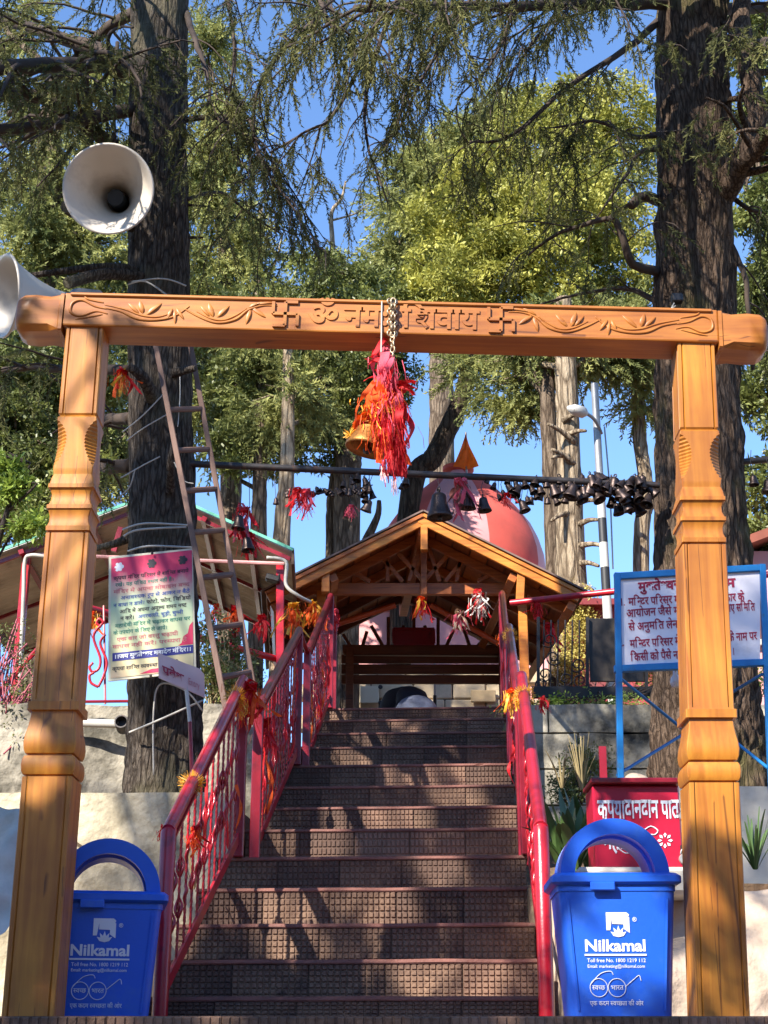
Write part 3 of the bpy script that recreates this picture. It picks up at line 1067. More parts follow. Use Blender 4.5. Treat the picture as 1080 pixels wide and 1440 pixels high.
def railing(offs, label, side):
    root = thing('stair_railing', label, 'railing', 'railings of the staircase', loc=(cx(5.36) + offs[0], 5.36, LAND_Z))
    def pt(y, z):
        t = (y - 5.36) / (12.05 - 5.36)
        o = offs[0] + (offs[1] - offs[0]) * t
        return V((cx(y), y, z)) + BX * o
    for i, (ya, za, yb, zb, ga, gb) in enumerate(FLIGHTS):
        mb = MB()
        mb.tube([pt(ya, za), pt(yb, zb)], .024, 14)
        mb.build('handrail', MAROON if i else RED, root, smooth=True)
        mb = MB()
        mb.bar(pt(ya, za - .034), pt(yb, zb - .034), .045, .008)
        mb.build('flat_bar', RED, root)
        mb = MB()
        lo_a, lo_b = pt(ya, ga + .09), pt(yb, gb + .09)
        mb.bar(lo_a, lo_b, .012, .05)
        mb.build('stringer_bar', REDP, root, bevel=.002)
        for (y, zt, zb_, rnd) in ((ya, za, ga, i == 0), (yb, zb, gb, False)):
            mb = MB()
            if rnd:
                mb.tube([pt(y, zb_), pt(y, zt - .012), pt(y + .02, zt + .005)], .027, 16)
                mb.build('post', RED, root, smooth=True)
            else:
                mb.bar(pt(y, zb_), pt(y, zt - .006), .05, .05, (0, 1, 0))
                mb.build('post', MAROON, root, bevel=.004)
        L = yb - ya
        k = int(L / .125)
        for j in range(1, k):
            y = ya + L * j / k
            z0 = ga + .11 + (gb - ga) * j / k
            z1 = za - .04 + (zb - za) * j / k
            p = pt(y, z0)
            place('baluster', BAL, root, Matrix.Translation(p) @ Matrix.Rotation(random.uniform(0, 3), 4, 'Z') @ Matrix.Diagonal((1, 1, z1 - z0, 1)))
        if i < 2:
            yn = FLIGHTS[i + 1][0]
            mb = MB()
            mb.bar(pt(yb + .02, zb - .005), pt(yn - .01, zb - .005), .03, .016)
            mb.build('level_bar', REDP, root, bevel=.002)
    mb = MB()
    z = FLIGHTS[2][3]
    mb.bar(pt(11.78, z - .005), pt(12.08, z - .005), .03, .016)
    mb.build('level_bar', REDP, root, bevel=.002)
    mb = MB()
    mb.bar(pt(12.08, STEP_Z[12]), pt(12.08, z - .01), .05, .05, (0, 1, 0))
    mb.build('post', MAROON, root, bevel=.004)
    return root, pt

rail_l, LPT = railing((-.585, -.65), 'red railing with twisted bars along the left side of the stairs', -1)
rail_r, RPT = railing((.70, .715), 'red railing along the right side of the stairs', 1)

# ------------------------------------------------------------------ blue bins
def rrect(w, d, r, n=5):
    out = []
    for cx_, cy_, a0 in ((w - r, d - r, 0), (-w + r, d - r, 90), (-w + r, -d + r, 180), (w - r, -d + r, 270)):
        for i in range(n + 1):
            a = R(a0 + 90 * i / n)
            out.append((cx_ + r * math.cos(a), cy_ + r * math.sin(a)))
    return out

def loft(mb, rings, cap0=True, cap1=True):
    n = len(rings[0])
    vv = [p for q in rings for p in q]
    ff = [(i * n + j, i * n + (j + 1) % n, (i + 1) * n + (j + 1) % n, (i + 1) * n + j) for i in range(len(rings) - 1) for j in range(n)]
    if cap0: ff.append(tuple(range(n - 1, -1, -1)))
    if cap1: ff.append(tuple((len(rings) - 1) * n + j for j in range(n)))
    mb.add(vv, ff)

def make_bin(loc, rz_, label, h=.405, W=.186, D=.15):
    root = thing('litter_bin', label, 'bin', 'blue litter bins beside the stairs', loc=loc, rot=Matrix.Rotation(rz_, 4, 'Z'))
    m = WM[root]
    T = lambda q, z: [m @ V((a, b, z)) for a, b in q]
    mb = MB()
    loft(mb, [T(rrect(W * .80, D * .80, .03), .0), T(rrect(W * .815, D * .815, .035), .02), T(rrect(W * .95, D * .95, .035), h - .03), T(rrect(W * .97, D * .97, .035), h - .03), T(rrect(W * .97, D * .97, .035), h)])
    body = mb.build('body', BLUEP, root, smooth=True)
    for s in (-1, 1):                          # moulded corner ribs
        mb = MB()
        mb.bar(m @ V((s * W * .68, -D * .815 - .001, .03)), m @ V((s * W * .8, -D * .945 - .001, h - .05)), .006, .006, m.to_3x3() @ V((0, 1, 0)))
        mb.build('rib', BLUEP, body)
    mb = MB()
    loft(mb, [T(rrect(W * 1.0, D * 1.02, .03), h - .012), T(rrect(W * 1.06, D * 1.08, .03), h - .004), T(rrect(W * 1.06, D * 1.08, .03), h + .014), T(rrect(W * .99, D * 1.0, .03), h + .024), T(rrect(W * .86, D * .9, .03), h + .025)])
    lid = mb.build('lid', BLUEP, root, smooth=True)
    mb = MB()
    mb.box(m @ V((-.045, -D * 1.09, h - .018)), (.075, .012, .026), m.to_3x3())
    mb.build('latch', BLUEP, lid, bevel=.003)
    # arched hood, open front and back
    mb = MB()
    n = 28
    rings = []
    z0 = h + .022
    for (yo, ro, ri) in ((-D * .8, .166, .122), (-D * .3, .170, .126), (-D * .28, .163, .118), (D * .35, .163, .118), (D * .37, .170, .126), (D * .8, .166, .122)):
        outer = [(ro * math.cos(math.pi * i / n), yo, z0 + ro * 1.02 * math.sin(math.pi * i / n)) for i in range(n + 1)]
        inner = [(ri * math.cos(math.pi * i / n), yo, z0 + ri * 1.0 * math.sin(math.pi * i / n)) for i in range(n, -1, -1)]
        rings.append([m @ V(p) for p in outer + inner])
    loft(mb, rings, False, False)
    k = 2 * (n + 1)
    base = 0
    for bs in (0, (len(rings) - 1) * k):
        for i in range(n):
            mb.f.append((bs + i, bs + i + 1, bs + k - 2 - i, bs + k - 1 - i))
    mb.build('hood', BLUEP, lid, smooth=True)
    # print on the front
    tilt = math.atan2(D * .135, h)
    u = m.to_3x3() @ V((1, 0, 0))
    w = m.to_3x3() @ V((0, -math.sin(tilt), math.cos(tilt)))
    nn = u.cross(w)
    def fp(x, z):
        return m @ V((x, -(D * .815 + (z - .02) / (h - .05) * D * .135) - .0025, z))
    zt = .16
    pr = lambda s, sz, x0, z, wd: text(s, sz, fp(x0, z), u, w, PRINTW, body, width=wd, off=.03 if sz > .03 else .008)
    pr('Nilkamal', .047, -.105, zt + .04, .185)
    mb = MB(); mb.bar(fp(-.105, zt + .029), fp(.08, zt + .029), .0012, .0055, w); mb.build('print_line', PRINTW, body)
    pr('Toll free No. 1800 1219 112', .0155, -.098, zt + .008, .175)
    pr('Email: marketing@nilkamal.com', .0135, -.098, zt - .008, .172)
    pr('®', .018, .042, zt + .125, .013)
    # emblem: a square n with a lotus cut out of it
    mb = MB()
    def poly(pts):
        mb.add([fp(x, z) for x, z in pts], [tuple(range(len(pts)))])
    e0, ez = -.037, zt + .082
    s = .07
    poly([(e0, ez + .018), (e0 + .012, ez + .018), (e0 + .018, ez + s * .8), (e0 + .018, ez + s), (e0, ez + s)])
    poly([(e0 + .018, ez + s * .78), (e0 + s - .004, ez + s * .78), (e0 + s, ez + s * .9), (e0 + s - .008, ez + s), (e0 + .018, ez + s)])
    poly([(e0 + .018, ez + s * .52), (e0 + .052, ez + s * .5), (e0 + .052, ez + s * .78), (e0 + .018, ez + s * .78)])
    poly([(e0 + .052, ez + .022), (e0 + s, ez + .01), (e0 + s, ez + s * .8), (e0 + .052, ez + s * .78)])
    for ang, ln in ((0, .034), (28, .032), (-28, .032), (56, .029), (-56, .029)):
        a = R(90 + ang)
        bx_, bz = e0 + .036, ez - .002
        tx, tz = bx_ + ln * math.cos(a), bz + ln * math.sin(a)
        sx, sz = -math.sin(a) * .0055, math.cos(a) * .0055
        mx_, mz = (bx_ + tx) / 2, (bz + tz) / 2
        poly([(bx_, bz), (mx_ + sx, mz + sz), (tx, tz), (mx_ - sx, mz - sz)])
    mb.build('print_emblem', PRINTW, body, fix=False)
    # round spectacles with two words, slogan below
    for gx_ in (-.066, -.012):
        mb = MB()
        ring = [fp(gx_ + .026 * math.cos(2 * math.pi * i / 24), .095 + .026 * math.sin(2 * math.pi * i / 24)) for i in range(25)]
        mb.tube(ring, .0013, 5)
        mb.build('print_spectacle_ring', PRINTW, body)
    mb = MB()
    mb.tube(bez([fp(-.09, .105), fp(-.06, .135), fp(-.03, .142), fp(-.022, .132)], 12), .0012, 5)
    mb.tube(bez([fp(.013, .098), fp(.04, .12), fp(.055, .13), fp(.06, .115)], 12), .0012, 5)
    mb.tube([fp(-.041, .098), fp(-.037, .1)], .0012, 5)
    mb.build('print_spectacle_arms', PRINTW, body)
    pr('स्वच्छ', .02, -.086, .089, .038)
    pr('भारत', .02, -.031, .089, .038)
    pr('एक कदम स्वच्छता की ओर', .019, -.094, .045, .158)
    return root

bl = P(140, 1440, 5.12)
br = P(866, 1440, 4.92)
make_bin((bl.x - .0, bl.y, LAND_Z + .001), R(10), 'blue plastic bin with arched lid beside the left gate post', h=.372, W=.182)
make_bin((br.x + .005, br.y, LAND_Z + .001), R(-1), 'blue plastic bin with arched lid in front of the red donation box', h=.405, W=.187)

# ------------------------------------------------------------------ gabled wooden shelter at the top of the stairs
HY0, HY1 = 12.4, 14.9
hut = thing('temple_shelter', 'brown wooden gabled shelter with trusses at the top of the stairs', 'shelter', loc=(.4, 13, TOP_Z))
apex = P(594, 724, HY0)
el = P(372, 833, HY0)
er = P(818, 836, HY0)
el.z = er.z = (el.z + er.z) / 2
HYAW = V((-.055, 1, 0)).normalized()          # the shelter's own axis
dvec = HYAW * (HY1 - HY0)
def hp(t, side, y, drop=0.0):
    """point of the roof plane: t 0 at the ridge .. 1 at the eave, y metres behind the front"""
    e = el if side < 0 else er
    return apex.lerp(e, t) + HYAW * y + V((0, 0, -drop))
for side in (-1, 1):
    e = el if side < 0 else er
    mb = MB()
    n0 = (e - apex).cross(HYAW).normalized()
    if n0.z < 0: n0 = -n0
    a, b, c, d = hp(0, side, -.1), hp(1.02, side, -.1), hp(1.02, side, HY1 - HY0 + .1), hp(0, side, HY1 - HY0 + .1)
    mb.prism([a, b, c, d], n0 * .014)
    mb.build('roof_sheet', mat('roof_sheet_brown', (112, 92, 84), rough=.6, var=.2, bump=.1), hut)
    # bargeboard with an upper fillet
    for yy, w_, nm in ((-.06, .105, 'bargeboard'),):
        mb = MB()
        off = n0 * (-w_ / 2 - .004)
        mb.bar(hp(.0, side, yy) + off + (V((.001 * side, 0, 0))), hp(1.0, side, yy) + off, .035, w_, n0)
        mb.build(nm, HUT_BRIGHT, hut, bevel=.004)
    mb = MB()
    off = n0 * (-.028)
    mb.bar(hp(0.01, side, -.085) + off, hp(1.0, side, -.085) + off, .02, .03, n0)
    mb.build('roof_fillet', HUT_BRIGHT if side > 0 else HUT_WOOD, hut, bevel=.003)  # left fillet browner, the shade on that side put into its wood colour
    # ceiling planks run back along the roof
    npl = 9
    for i in range(npl):
        t0, t1 = i / npl + .004, (i + 1) / npl - .004
        mb = MB()
        lift = n0 * (-.03 - (.004 if i % 2 else 0))
        q = [hp(t0, side, -.03) + lift, hp(t1, side, -.03) + lift, hp(t1, side, HY1 - HY0) + lift, hp(t0, side, HY1 - HY0) + lift]
        mb.prism(q, n0 * .016)
        mb.build('plank', HUT_Y if i % 3 else HUT_WOOD, hut)
    # rafters on the underside
    for yy in (.35, .95, 1.55, 2.15):
        mb = MB()
        mb.bar(hp(.01, side, yy) + n0 * (-.075), hp(1.0, side, yy) + n0 * (-.075), .05, .075, n0)
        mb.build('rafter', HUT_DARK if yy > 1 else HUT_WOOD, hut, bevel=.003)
    # purlins that end in blocks at the front
    for t in (.62, .98):
        mb = MB()
        mb.bar(hp(t, side, -.02) + n0 * (-.15), hp(t, side, HY1 - HY0) + n0 * (-.15), .07, .07, n0)
        mb.build('purlin', HUT_WOOD, hut, bevel=.004)
mb = MB()
mb.bar(hp(0, 1, -.02) + V((0, 0, -.13)), hp(0, 1, HY1 - HY0) + V((0, 0, -.13)), .08, .12)
mb.build('ridge_beam', HUT_WOOD, hut, bevel=.004)

def on_front(px, py, y):
    """picture point moved onto the upright plane y metres behind the front"""
    return P(px, py, HY0 + y * HYAW.y)

def truss(y, name, tie_py, xs, web, m, kp=None, box=.06):
    (xa, xb) = xs
    a, b = on_front(xa, tie_py, y), on_front(xb, tie_py, y)
    b.z = a.z
    mb = MB()
    mb.bar(a, b, box, box * 1.7)
    mb.build('tie_beam', m, hut, bevel=.004)
    for p0, p1 in web:
        mb = MB()
        A, B = on_front(*p0, y), on_front(*p1, y)
        mb.bar(A, B, box * .6, box * .6, (0, 1, 0))
        mb.build('truss_brace', m, hut, bevel=.003)

truss(.36, 'front', 829, (418, 778), [((596, 818), (560, 778)), ((596, 818), (632, 778)), ((566, 818), (538, 785)), ((626, 818), (654, 785)), ((545, 818), (545, 780)), ((642, 818), (648, 782)), ((520, 818), (490, 800)), ((672, 818), (705, 800)),
                                             ((575, 818), (592, 765)), ((618, 818), (601, 765))], HUT_WOOD)
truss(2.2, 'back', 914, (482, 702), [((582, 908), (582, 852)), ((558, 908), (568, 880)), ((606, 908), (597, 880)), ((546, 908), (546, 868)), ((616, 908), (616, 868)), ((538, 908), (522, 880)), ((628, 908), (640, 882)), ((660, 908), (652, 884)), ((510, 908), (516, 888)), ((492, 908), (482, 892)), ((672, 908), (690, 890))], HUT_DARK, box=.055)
mb = MB()
A, B = on_front(596, 838, .3), on_front(596, 738, .3)
mb.bar(A, B, .055, .07, (0, 1, 0)); mb.build('king_post', HUT_WOOD, hut, bevel=.004)
mb = MB()
A, B = on_front(596.5, 775, -.04), on_front(596.5, 740, -.04)
mb.bar(A, B, .06, .08, (0, 1, 0)); mb.build('ridge_block', HUT_BRIGHT, hut, bevel=.005)
for px, y1_, y2_ in ((458, 799, 834), (731, 804, 845)):
    mb = MB()
    A, B = on_front(px, y2_, -.02), on_front(px + (2 if px > 600 else 0), y1_, -.02)
    mb.bar(A, B, .068, .07, (0, 1, 0)); mb.build('bracket_block', HUT_BRIGHT, hut, bevel=.005)
for px, y in ((452, .36), (734, .36), (492, 2.2), (706, 2.2)):
    mb = MB()
    top = on_front(px, 832 if y < 1 else 912, y)
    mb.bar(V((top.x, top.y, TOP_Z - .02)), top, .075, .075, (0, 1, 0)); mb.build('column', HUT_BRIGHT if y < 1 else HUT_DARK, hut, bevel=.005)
# copper coloured collar rafters of the middle frame
for a, b in (((470, 879), (556, 851)), ((702, 905), (606, 851))):
    mb = MB()
    mb.tube([on_front(*a, 1.25), on_front(*b, 1.25)], .028, 10)
    mb.build('collar_pole', mat('copper_varnish', (196, 92, 48), rough=.35, var=.15, bump=.05, coat=.4), hut, smooth=True)
# boarded lintel of the inner frame
for i, (ya, yb) in enumerate(((920, 933), (934.5, 948), (949.5, 962))):
    mb = MB()
    a, b = on_front(480, (ya + yb) / 2, 2.3), on_front(716, (ya + yb) / 2, 2.3)
    b.z = a.z
    mb.bar(a, b, .03 + .006 * i, M(yb - ya, ya, 14.7)); mb.build('lintel_board', HUT_DARK, hut, bevel=.003)
mb = MB()
a, b = on_front(484, 921, 2.24), on_front(700, 923, 2.24)
mb.tube([a, b], .008, 6); mb.build('conduit', WHITEC, hut)
# red board with raised frame on the inner truss
sb = thing('red_nameboard', 'small dark red framed board on the inner truss of the shelter', 'signboard', loc=on_front(582, 895, 2.14))
mb = MB(); mb.bar(on_front(554, 895, 2.14), on_front(610, 895, 2.14), .02, M(20, 895, 14.6)); mb.build('panel', MAROON, sb)
for a, b in (((553, 884.5), (611, 884.5)), ((553, 905.5), (611, 905.5)), ((553.5, 885), (553.5, 905)), ((610.5, 885), (610.5, 905))):
    mb = MB(); A, B = on_front(*a, 2.11), on_front(*b, 2.11); mb.bar(A, B, .025, .02, (0, 1, 0)); mb.build('frame_bar', MAROON, sb)

# inner stone wall with plaques behind the court
ZW = P(600, 955, 16.6).z + .05
sw = thing('shrine_wall', 'low cream stone wall with plaques behind the shelter', 'wall', loc=(.4, 16.6, TOP_Z))
x0, x1 = P(440, 980, 16.6).x, P(740, 980, 16.6).x
zz = TOP_Z - .05
r_ = 0
while zz < ZW:
    x = x0 - (.2 if r_ % 2 else 0)
    while x < x1:
        L = random.uniform(.3, .5)
        mb = MB(); mb.box((x + L / 2, 16.6 + random.uniform(-.01, .01), zz + .085), (L - .012, .2, .162)); mb.build('stone_block', STONEC, sw, bevel=.012)
        x += L
    zz += .172; r_ += 1
mb = MB(); mb.box(((x0 + x1) / 2, 16.64, (TOP_Z + ZW) / 2), (x1 - x0, .2, ZW - TOP_Z)); mb.build('mortar', CONC, sw)
pq = thing('marble_plaque', 'small pale plaque with scroll brackets on the shrine wall', 'plaque', loc=P(517, 977, 16.45))
mb = MB(); mb.bar(P(501, 977, 16.44), P(533, 977, 16.44), .02, M(24, 977, 16.44)); mb.build('panel', MARBLE, pq, bevel=.004)
for px in (499, 535):
    for py in (966, 988):
        mb = MB(); mb.lathe([(0, -.012), (.02, -.012), (.026, 0), (.02, .012), (0, .012)], 10, Matrix.Translation(P(px, py, 16.43)) @ Matrix.Rotation(R(90), 4, 'X')); mb.build('bracket', IRON, pq)
pq = thing('stone_plaque', 'darker rectangular stone plaque on the shrine wall right of the pole', 'plaque', loc=P(680, 979, 16.45))
mb = MB(); mb.bar(P(662, 979, 16.46), P(697, 979, 16.46), .03, M(17, 977, 16.44)); mb.build('panel', mat('tan_stone', (172, 148, 112), var=.2), pq, bevel=.006)
# slim white and black barrier pole in the court
pole = thing('slim_pole', 'slim white pole with black foot in front of the shrine wall', 'pole', loc=P(611.5, 1000, 15.4))
b0, t0 = P(611.5, 1000, 15.4), P(611.5, 922, 15.4)
b0.z = TOP_Z - .03
m0 = P(611.5, 978, 15.4)
mb = MB(); mb.tube([m0, t0], .012, 10); mb.build('shaft', POLEW, pole, smooth=True)
mb = MB(); mb.tube([b0, m0], .019, 10); mb.build('foot', POLEB, pole, smooth=True)

# pink temple body behind the shelter with its red dome
DY = 18.0
tmp = thing('temple_dome', 'red and pink ribbed temple dome rising behind the shelter', 'dome', loc=P(646, 800, DY).xy.to_3d() + V((0, 0, TOP_Z)))
prof_px = [(14, 664), (28, 674), (46, 687), (66, 704), (85, 724), (100, 744), (110, 764), (117, 786), (119, 806), (117, 828), (113, 848)]
segs, rows = 8, []
cxx = P(646, 760, DY).x
for g in range(segs):
    a0, a1 = 2 * math.pi * g / segs - R(118), 2 * math.pi * (g + 1) / segs - R(118)
    mb = MB(); vv = []; k = 7
    for rp, py in prof_px:
        r = M(rp, py, DY); z = P(646, py, DY).z
        for i in range(k + 1):
            s = i / k
            rr = r * (1 + .012 * math.sin(math.pi * s))
            a = a0 + (a1 - a0) * s
            vv.append((cxx + rr * math.cos(a), DY + rr * math.sin(a), z))
    n = len(prof_px)
    mb.add(vv, [(i * (k + 1) + j, i * (k + 1) + j + 1, (i + 1) * (k + 1) + j + 1, (i + 1) * (k + 1) + j) for i in range(n - 1) for j in range(k)])
    mb.build('dome_gore', DOMER if g % 2 else DOMEP, tmp, smooth=2)
mb = MB()
zt = P(646, 665, DY).z
mb.lathe([(M(17, 655, DY), zt - .02), (M(22, 655, DY), zt + .02), (M(22, 655, DY), zt + .07), (M(12, 655, DY), zt + .1), (0, zt + .12)], 20, Matrix.Translation((cxx, DY, 0)))
mb.build('finial', DOMER, tmp, smooth=True)
mb = MB()
zb = P(646, 845, DY).z
mb.box((cxx - .3, DY + .1, (zb + TOP_Z) / 2 - .02), (2.6, 2.0, zb - TOP_Z))
mb.build('drum_wall', PINKW, tmp, bevel=.02)
mb = MB(); mb.box((cxx - .3, DY + .1, zb + .01), (2.8, 2.2, .1)); mb.build('cornice', mat('cornice_red', (176, 44, 58), var=.1), tmp, bevel=.015)
for i in range(5):
    mb = MB(); mb.box((cxx - 1.35 + i * .5, DY - .915, zb - .25), (.22, .03, .3)); mb.build('wall_niche', DOMEP if i % 2 else DOMER, tmp, bevel=.01)
fl = thing('prayer_flag', 'saffron pennant flying from the top of the red dome', 'flag', loc=(cxx, DY, zt + .3))
mb = MB(); fq = P(655, 608, DY - .45); mb.tube([(fq.x, DY - .45, zt - .4), (fq.x, DY - .45, fq.z)], .012, 8); mb.build('flagpole', GALV, fl)
mb = MB(); vv = []
for i in range(9):
    for j in range(5):
        u, w = i / 8, j / 4
        p = P(657 + 2 + 14 * u - 16 * (w - .3) * u, 612 + 42 * u + 3 * w, DY - .06)
        p2 = P(655 + (36 * u) * w - 36 * u * .5, 610 + 48 * u, DY - .5)
        vv.append((p2.x, p2.y + .06 * math.sin(w * 7 + u * 4), p2.z))
mb.add(vv, [(i * 5 + j, i * 5 + j + 1, (i + 1) * 5 + j + 1, (i + 1) * 5 + j) for i in range(8) for j in range(4)])
mb.build('cloth', SAFF, fl, smooth=2)

# ------------------------------------------------------------------ tin-roofed shed on the left terrace
SY = 11.3
shed = thing('tin_shed', 'open shed with corrugated tin roof and red posts behind the left tree', 'shed', loc=(-1.6, SY, ZL2))
sa, sl, sr = P(226, 694, SY), P(-60, 800, SY), P(412, 776, SY)
sdep = V((-.04, 1, 0)).normalized() * 2.6
for nm, e in (('l', sl), ('r', sr)):
    d = e - sa
    nn = d.cross(sdep).normalized()
    if nn.z < 0: nn = -nn
    mb = MB(); vv = []; na, nb = 14, 150
    for j in range(nb + 1):
        for i in range(na + 1):
            vv.append(sa + d * (i / na) + sdep * (j / nb) + nn * (.013 * math.sin(j / nb * 2.6 / .076 * 2 * math.pi)))
    mb.add(vv, [(j * (na + 1) + i, j * (na + 1) + i + 1, (j + 1) * (na + 1) + i + 1, (j + 1) * (na + 1) + i) for j in range(nb) for i in range(na)])
    mb.build('roof_sheet', TIN, shed, smooth=2, fix=False)
    mb = MB(); mb.bar(sa - V((0, .02, .0)) + nn * .012, e - V((0, .02, 0)) + nn * .012, .012, .022, nn); mb.build('fascia', GREENF, shed)
    mb = MB(); mb.bar(sa + V((0, .05, 0)) - nn * .05, e + V((0, .05, 0)) - nn * .05, .03, .03, nn); mb.build('rafter', MAROON, shed)
    mb = MB(); mb.bar(sa + sdep * .5 - nn * .05, e + sdep * .5 - nn * .05, .03, .03, nn); mb.build('rafter', MAROON, shed)
    mb = MB(); mb.bar(sa + sdep * .95 - nn * .05, e + sdep * .95 - nn * .05, .03, .03, nn); mb.build('rafter', MAROON, shed)
    mb = MB(); mb.bar(e + V((0, 0, -.04)), e + sdep + V((0, 0, -.04)), .02, .12); mb.build('eave_board', mat('eave_brown', (112, 84, 66), var=.2), shed)
    for t in (.35, .7):
        mb = MB(); q = sa.lerp(e, t) - nn * .045; mb.bar(q, q + sdep, .04, .04, nn); mb.build('purlin', MAROON, shed)
for (a, b) in (((22, 962), (38, 782)), ((396, 1000), (394, 792))):
    mb = MB(); A, B = P(*a, SY + .1), P(*b, SY + .1); A = V((A.x, A.y, ZL2)); mb.bar(A, B, .06, .06, (0, 1, 0)); mb.build('post', RED, shed, bevel=.004)
for (a, b) in (((90, 960), (92, 800)), ((330, 960), (330, 800))):
    mb = MB(); A, B = P(*a, SY + 2.4), P(*b, SY + 2.4); A = V((A.x, A.y, ZL2)); mb.bar(A, B, .06, .06, (0, 1, 0)); mb.build('post', MAROON, shed, bevel=.004)
mb = MB(); mb.tube([P(36, 779, SY + .08), P(400, 793, SY + .08)], .016, 8); mb.build('tie_pipe', mat('pink_pipe', (206, 150, 148), var=.15), shed)
mb = MB(); A, B = P(170, 742, SY + .08), P(160, 776, SY + .08); mb.bar(A, B, .04, .04, (0, 1, 0)); mb.build('strut', MAROON, shed)
mb = MB(); mb.tube(bez([P(28, 960, SY + .02), P(33, 840, SY + .02), P(35, 790, SY + .02), P(44, 781, SY), P(66, 783, SY)], 24), .016, 8); mb.build('downpipe', WHITEC, shed, smooth=2)
mb = MB(); mb.tube(bez([P(375, 784, SY - .02), P(402, 790, SY - .02), P(402, 822, SY - .02), P(420, 838, SY), P(440, 848, SY + .1)], 24), .014, 8); mb.build('downpipe', WHITEC, shed, smooth=2)
mb = MB(); mb.tube([P(0, 972, SY - .3), P(60, 905, SY - .3)], .02, 8); mb.build('brace_pipe', REDP, shed, smooth=True)

# camera-like lamp under the shed corner
lp = thing('wall_lamp', 'small dark lamp head on a bracket under the right shed corner', 'lamp', loc=P(384, 816, SY + .05))
mb = MB(); mb.box(P(384, 814, SY + .05), (.11, .09, .05), Matrix.Rotation(R(15), 3, 'Y')); mb.build('head', BLACKM, lp, bevel=.008)
mb = MB(); mb.tube([P(391, 812, SY + .06), P(396, 802, SY + .1)], .01, 6); mb.build('bracket', IRON, lp)

# ------------------------------------------------------------------ terrace pipe rails
def pipe_rail(label, a, b, ya, yb, posts, zbase):
    root = thing('pipe_rail', label, 'rail', 'red pipe rails of the terrace', loc=(P(*a, ya)))
    A, B = P(*a, ya), P(*b, yb)
    B.z = A.z
    mb = MB(); mb.tube([A, B], .026, 12); mb.build('pipe', REDP, root, smooth=True)
    for t in posts:
        p = A.lerp(B, t)
        mb = MB(); mb.tube([V((p.x, p.y, zbase)), p], .022, 10); mb.build('post', REDP, root, smooth=True)
    return root
pipe_rail('red pipe rail across the shed terrace left of the stairs', (112, 852), (466, 852), 10.0, 11.9, (.02, .5, .8), ZL2 + .1)
pipe_rail('red pipe rail over the wall right of the stairs', (718, 848), (1100, 848), 12.0, 11.2, (.62, .98), ZR2)

# forged red scroll beside the poster
scr = thing('forged_scroll', 'red forged iron scroll hanging left of the poster', 'ironwork', loc=P(140, 960, 9.8))
for pts in ([(146, 875), (134, 888), (132, 900), (141, 925), (139, 940), (130, 945), (126, 938), (131, 932)], [(148, 892), (141, 905), (150, 930), (146, 950), (138, 966)], [(138, 966), (128, 960), (126, 950), (132, 946)], [(142, 882), (136, 876), (140, 870), (146, 876)]):
    mb = MB(); mb.tube(bez([P(x, y, 9.8) for x, y in pts], 24), .009, 7); mb.build('scroll_bar', REDP, scr, smooth=2)
mb = MB(); mb.tube([P(146, 852, 9.9), P(148, 990, 9.8)], .008, 6); mb.build('hanger', REDP, scr)
# low red tie bar and grey drain pipe at the upper wall
lb = MB(); lb.tube([P(95, 987, 9.22), P(185, 986, 9.22)], .009, 6)
lb.build('tie_bar', MAROON, None, label='thin maroon bar along the top of the upper wall left of the trunk', cat='bar')
dp = thing('drain_pipe', 'pale horizontal drain pipe on the upper wall with a dark open socket', 'pipe', loc=P(140, 1017, 9.15))
mb = MB(); mb.tube([P(96, 1016, 9.2), P(168, 1018, 9.12)], .026, 12); mb.build('pipe', WHITEC, dp, smooth=True)
mb = MB(); mb.lathe([(.03, -.06), (.042, -.05), (.042, .05), (.034, .05), (.03, 0), (0, 0)], 16, Matrix.Translation(P(172, 1019, 9.1)) @ Matrix.Rotation(R(78), 4, 'X')); mb.build('socket', IRON, dp, smooth=True)

# ------------------------------------------------------------------ black iron fence and gate leaf on the right
fe = thing('iron_fence', 'black iron fence with scrolls and a solid panel right of the shelter', 'fence', loc=P(840, 985, 11.0))
FY = 11.0
mb = MB(); mb.bar(P(748, 974, FY), P(925, 974, FY), .05, M(16, 974, FY)); mb.build('bottom_rail', BLACKM, fe, bevel=.004)
mb = MB(); mb.bar(P(828, 914, FY + .03), P(908, 914, FY + .03), .02, M(92, 914, FY)); mb.build('solid_panel', mat('dark_glossy_panel', (46, 42, 40), rough=.3, var=.3, scale=3, bump=.05, dirt=(84, 76, 64), dscale=4, damt=.4), fe, bevel=.004)
for px in (757, 826, 909):
    mb = MB(); mb.bar(P(px, 974, FY - .005), P(px, 868, FY - .005), .022, .022, (0, 1, 0)); mb.build('fence_post', BLACKM, fe)
for (px, py, s) in ((766, 948, 1), (778, 925, -1), (772, 900, 1), (812, 935, 1), (816, 957, -1), (795, 955, 1), (762, 962, -1)):
    mb = MB(); pts = []
    for i in range(22):
        a = i * .42; rr = 2.5 + i * .42
        pts.append(P(px + s * rr * math.cos(a), py + rr * math.sin(a), FY))
    mb.tube(pts, .006, 5); mb.build('scroll_bar', IRON, fe, smooth=2)
for px in range(764, 824, 10):
    mb = MB(); mb.tube([P(px, 968, FY + .01), P(px + 1, 872, FY + .01)], .006, 5); mb.build('picket', IRON, fe)

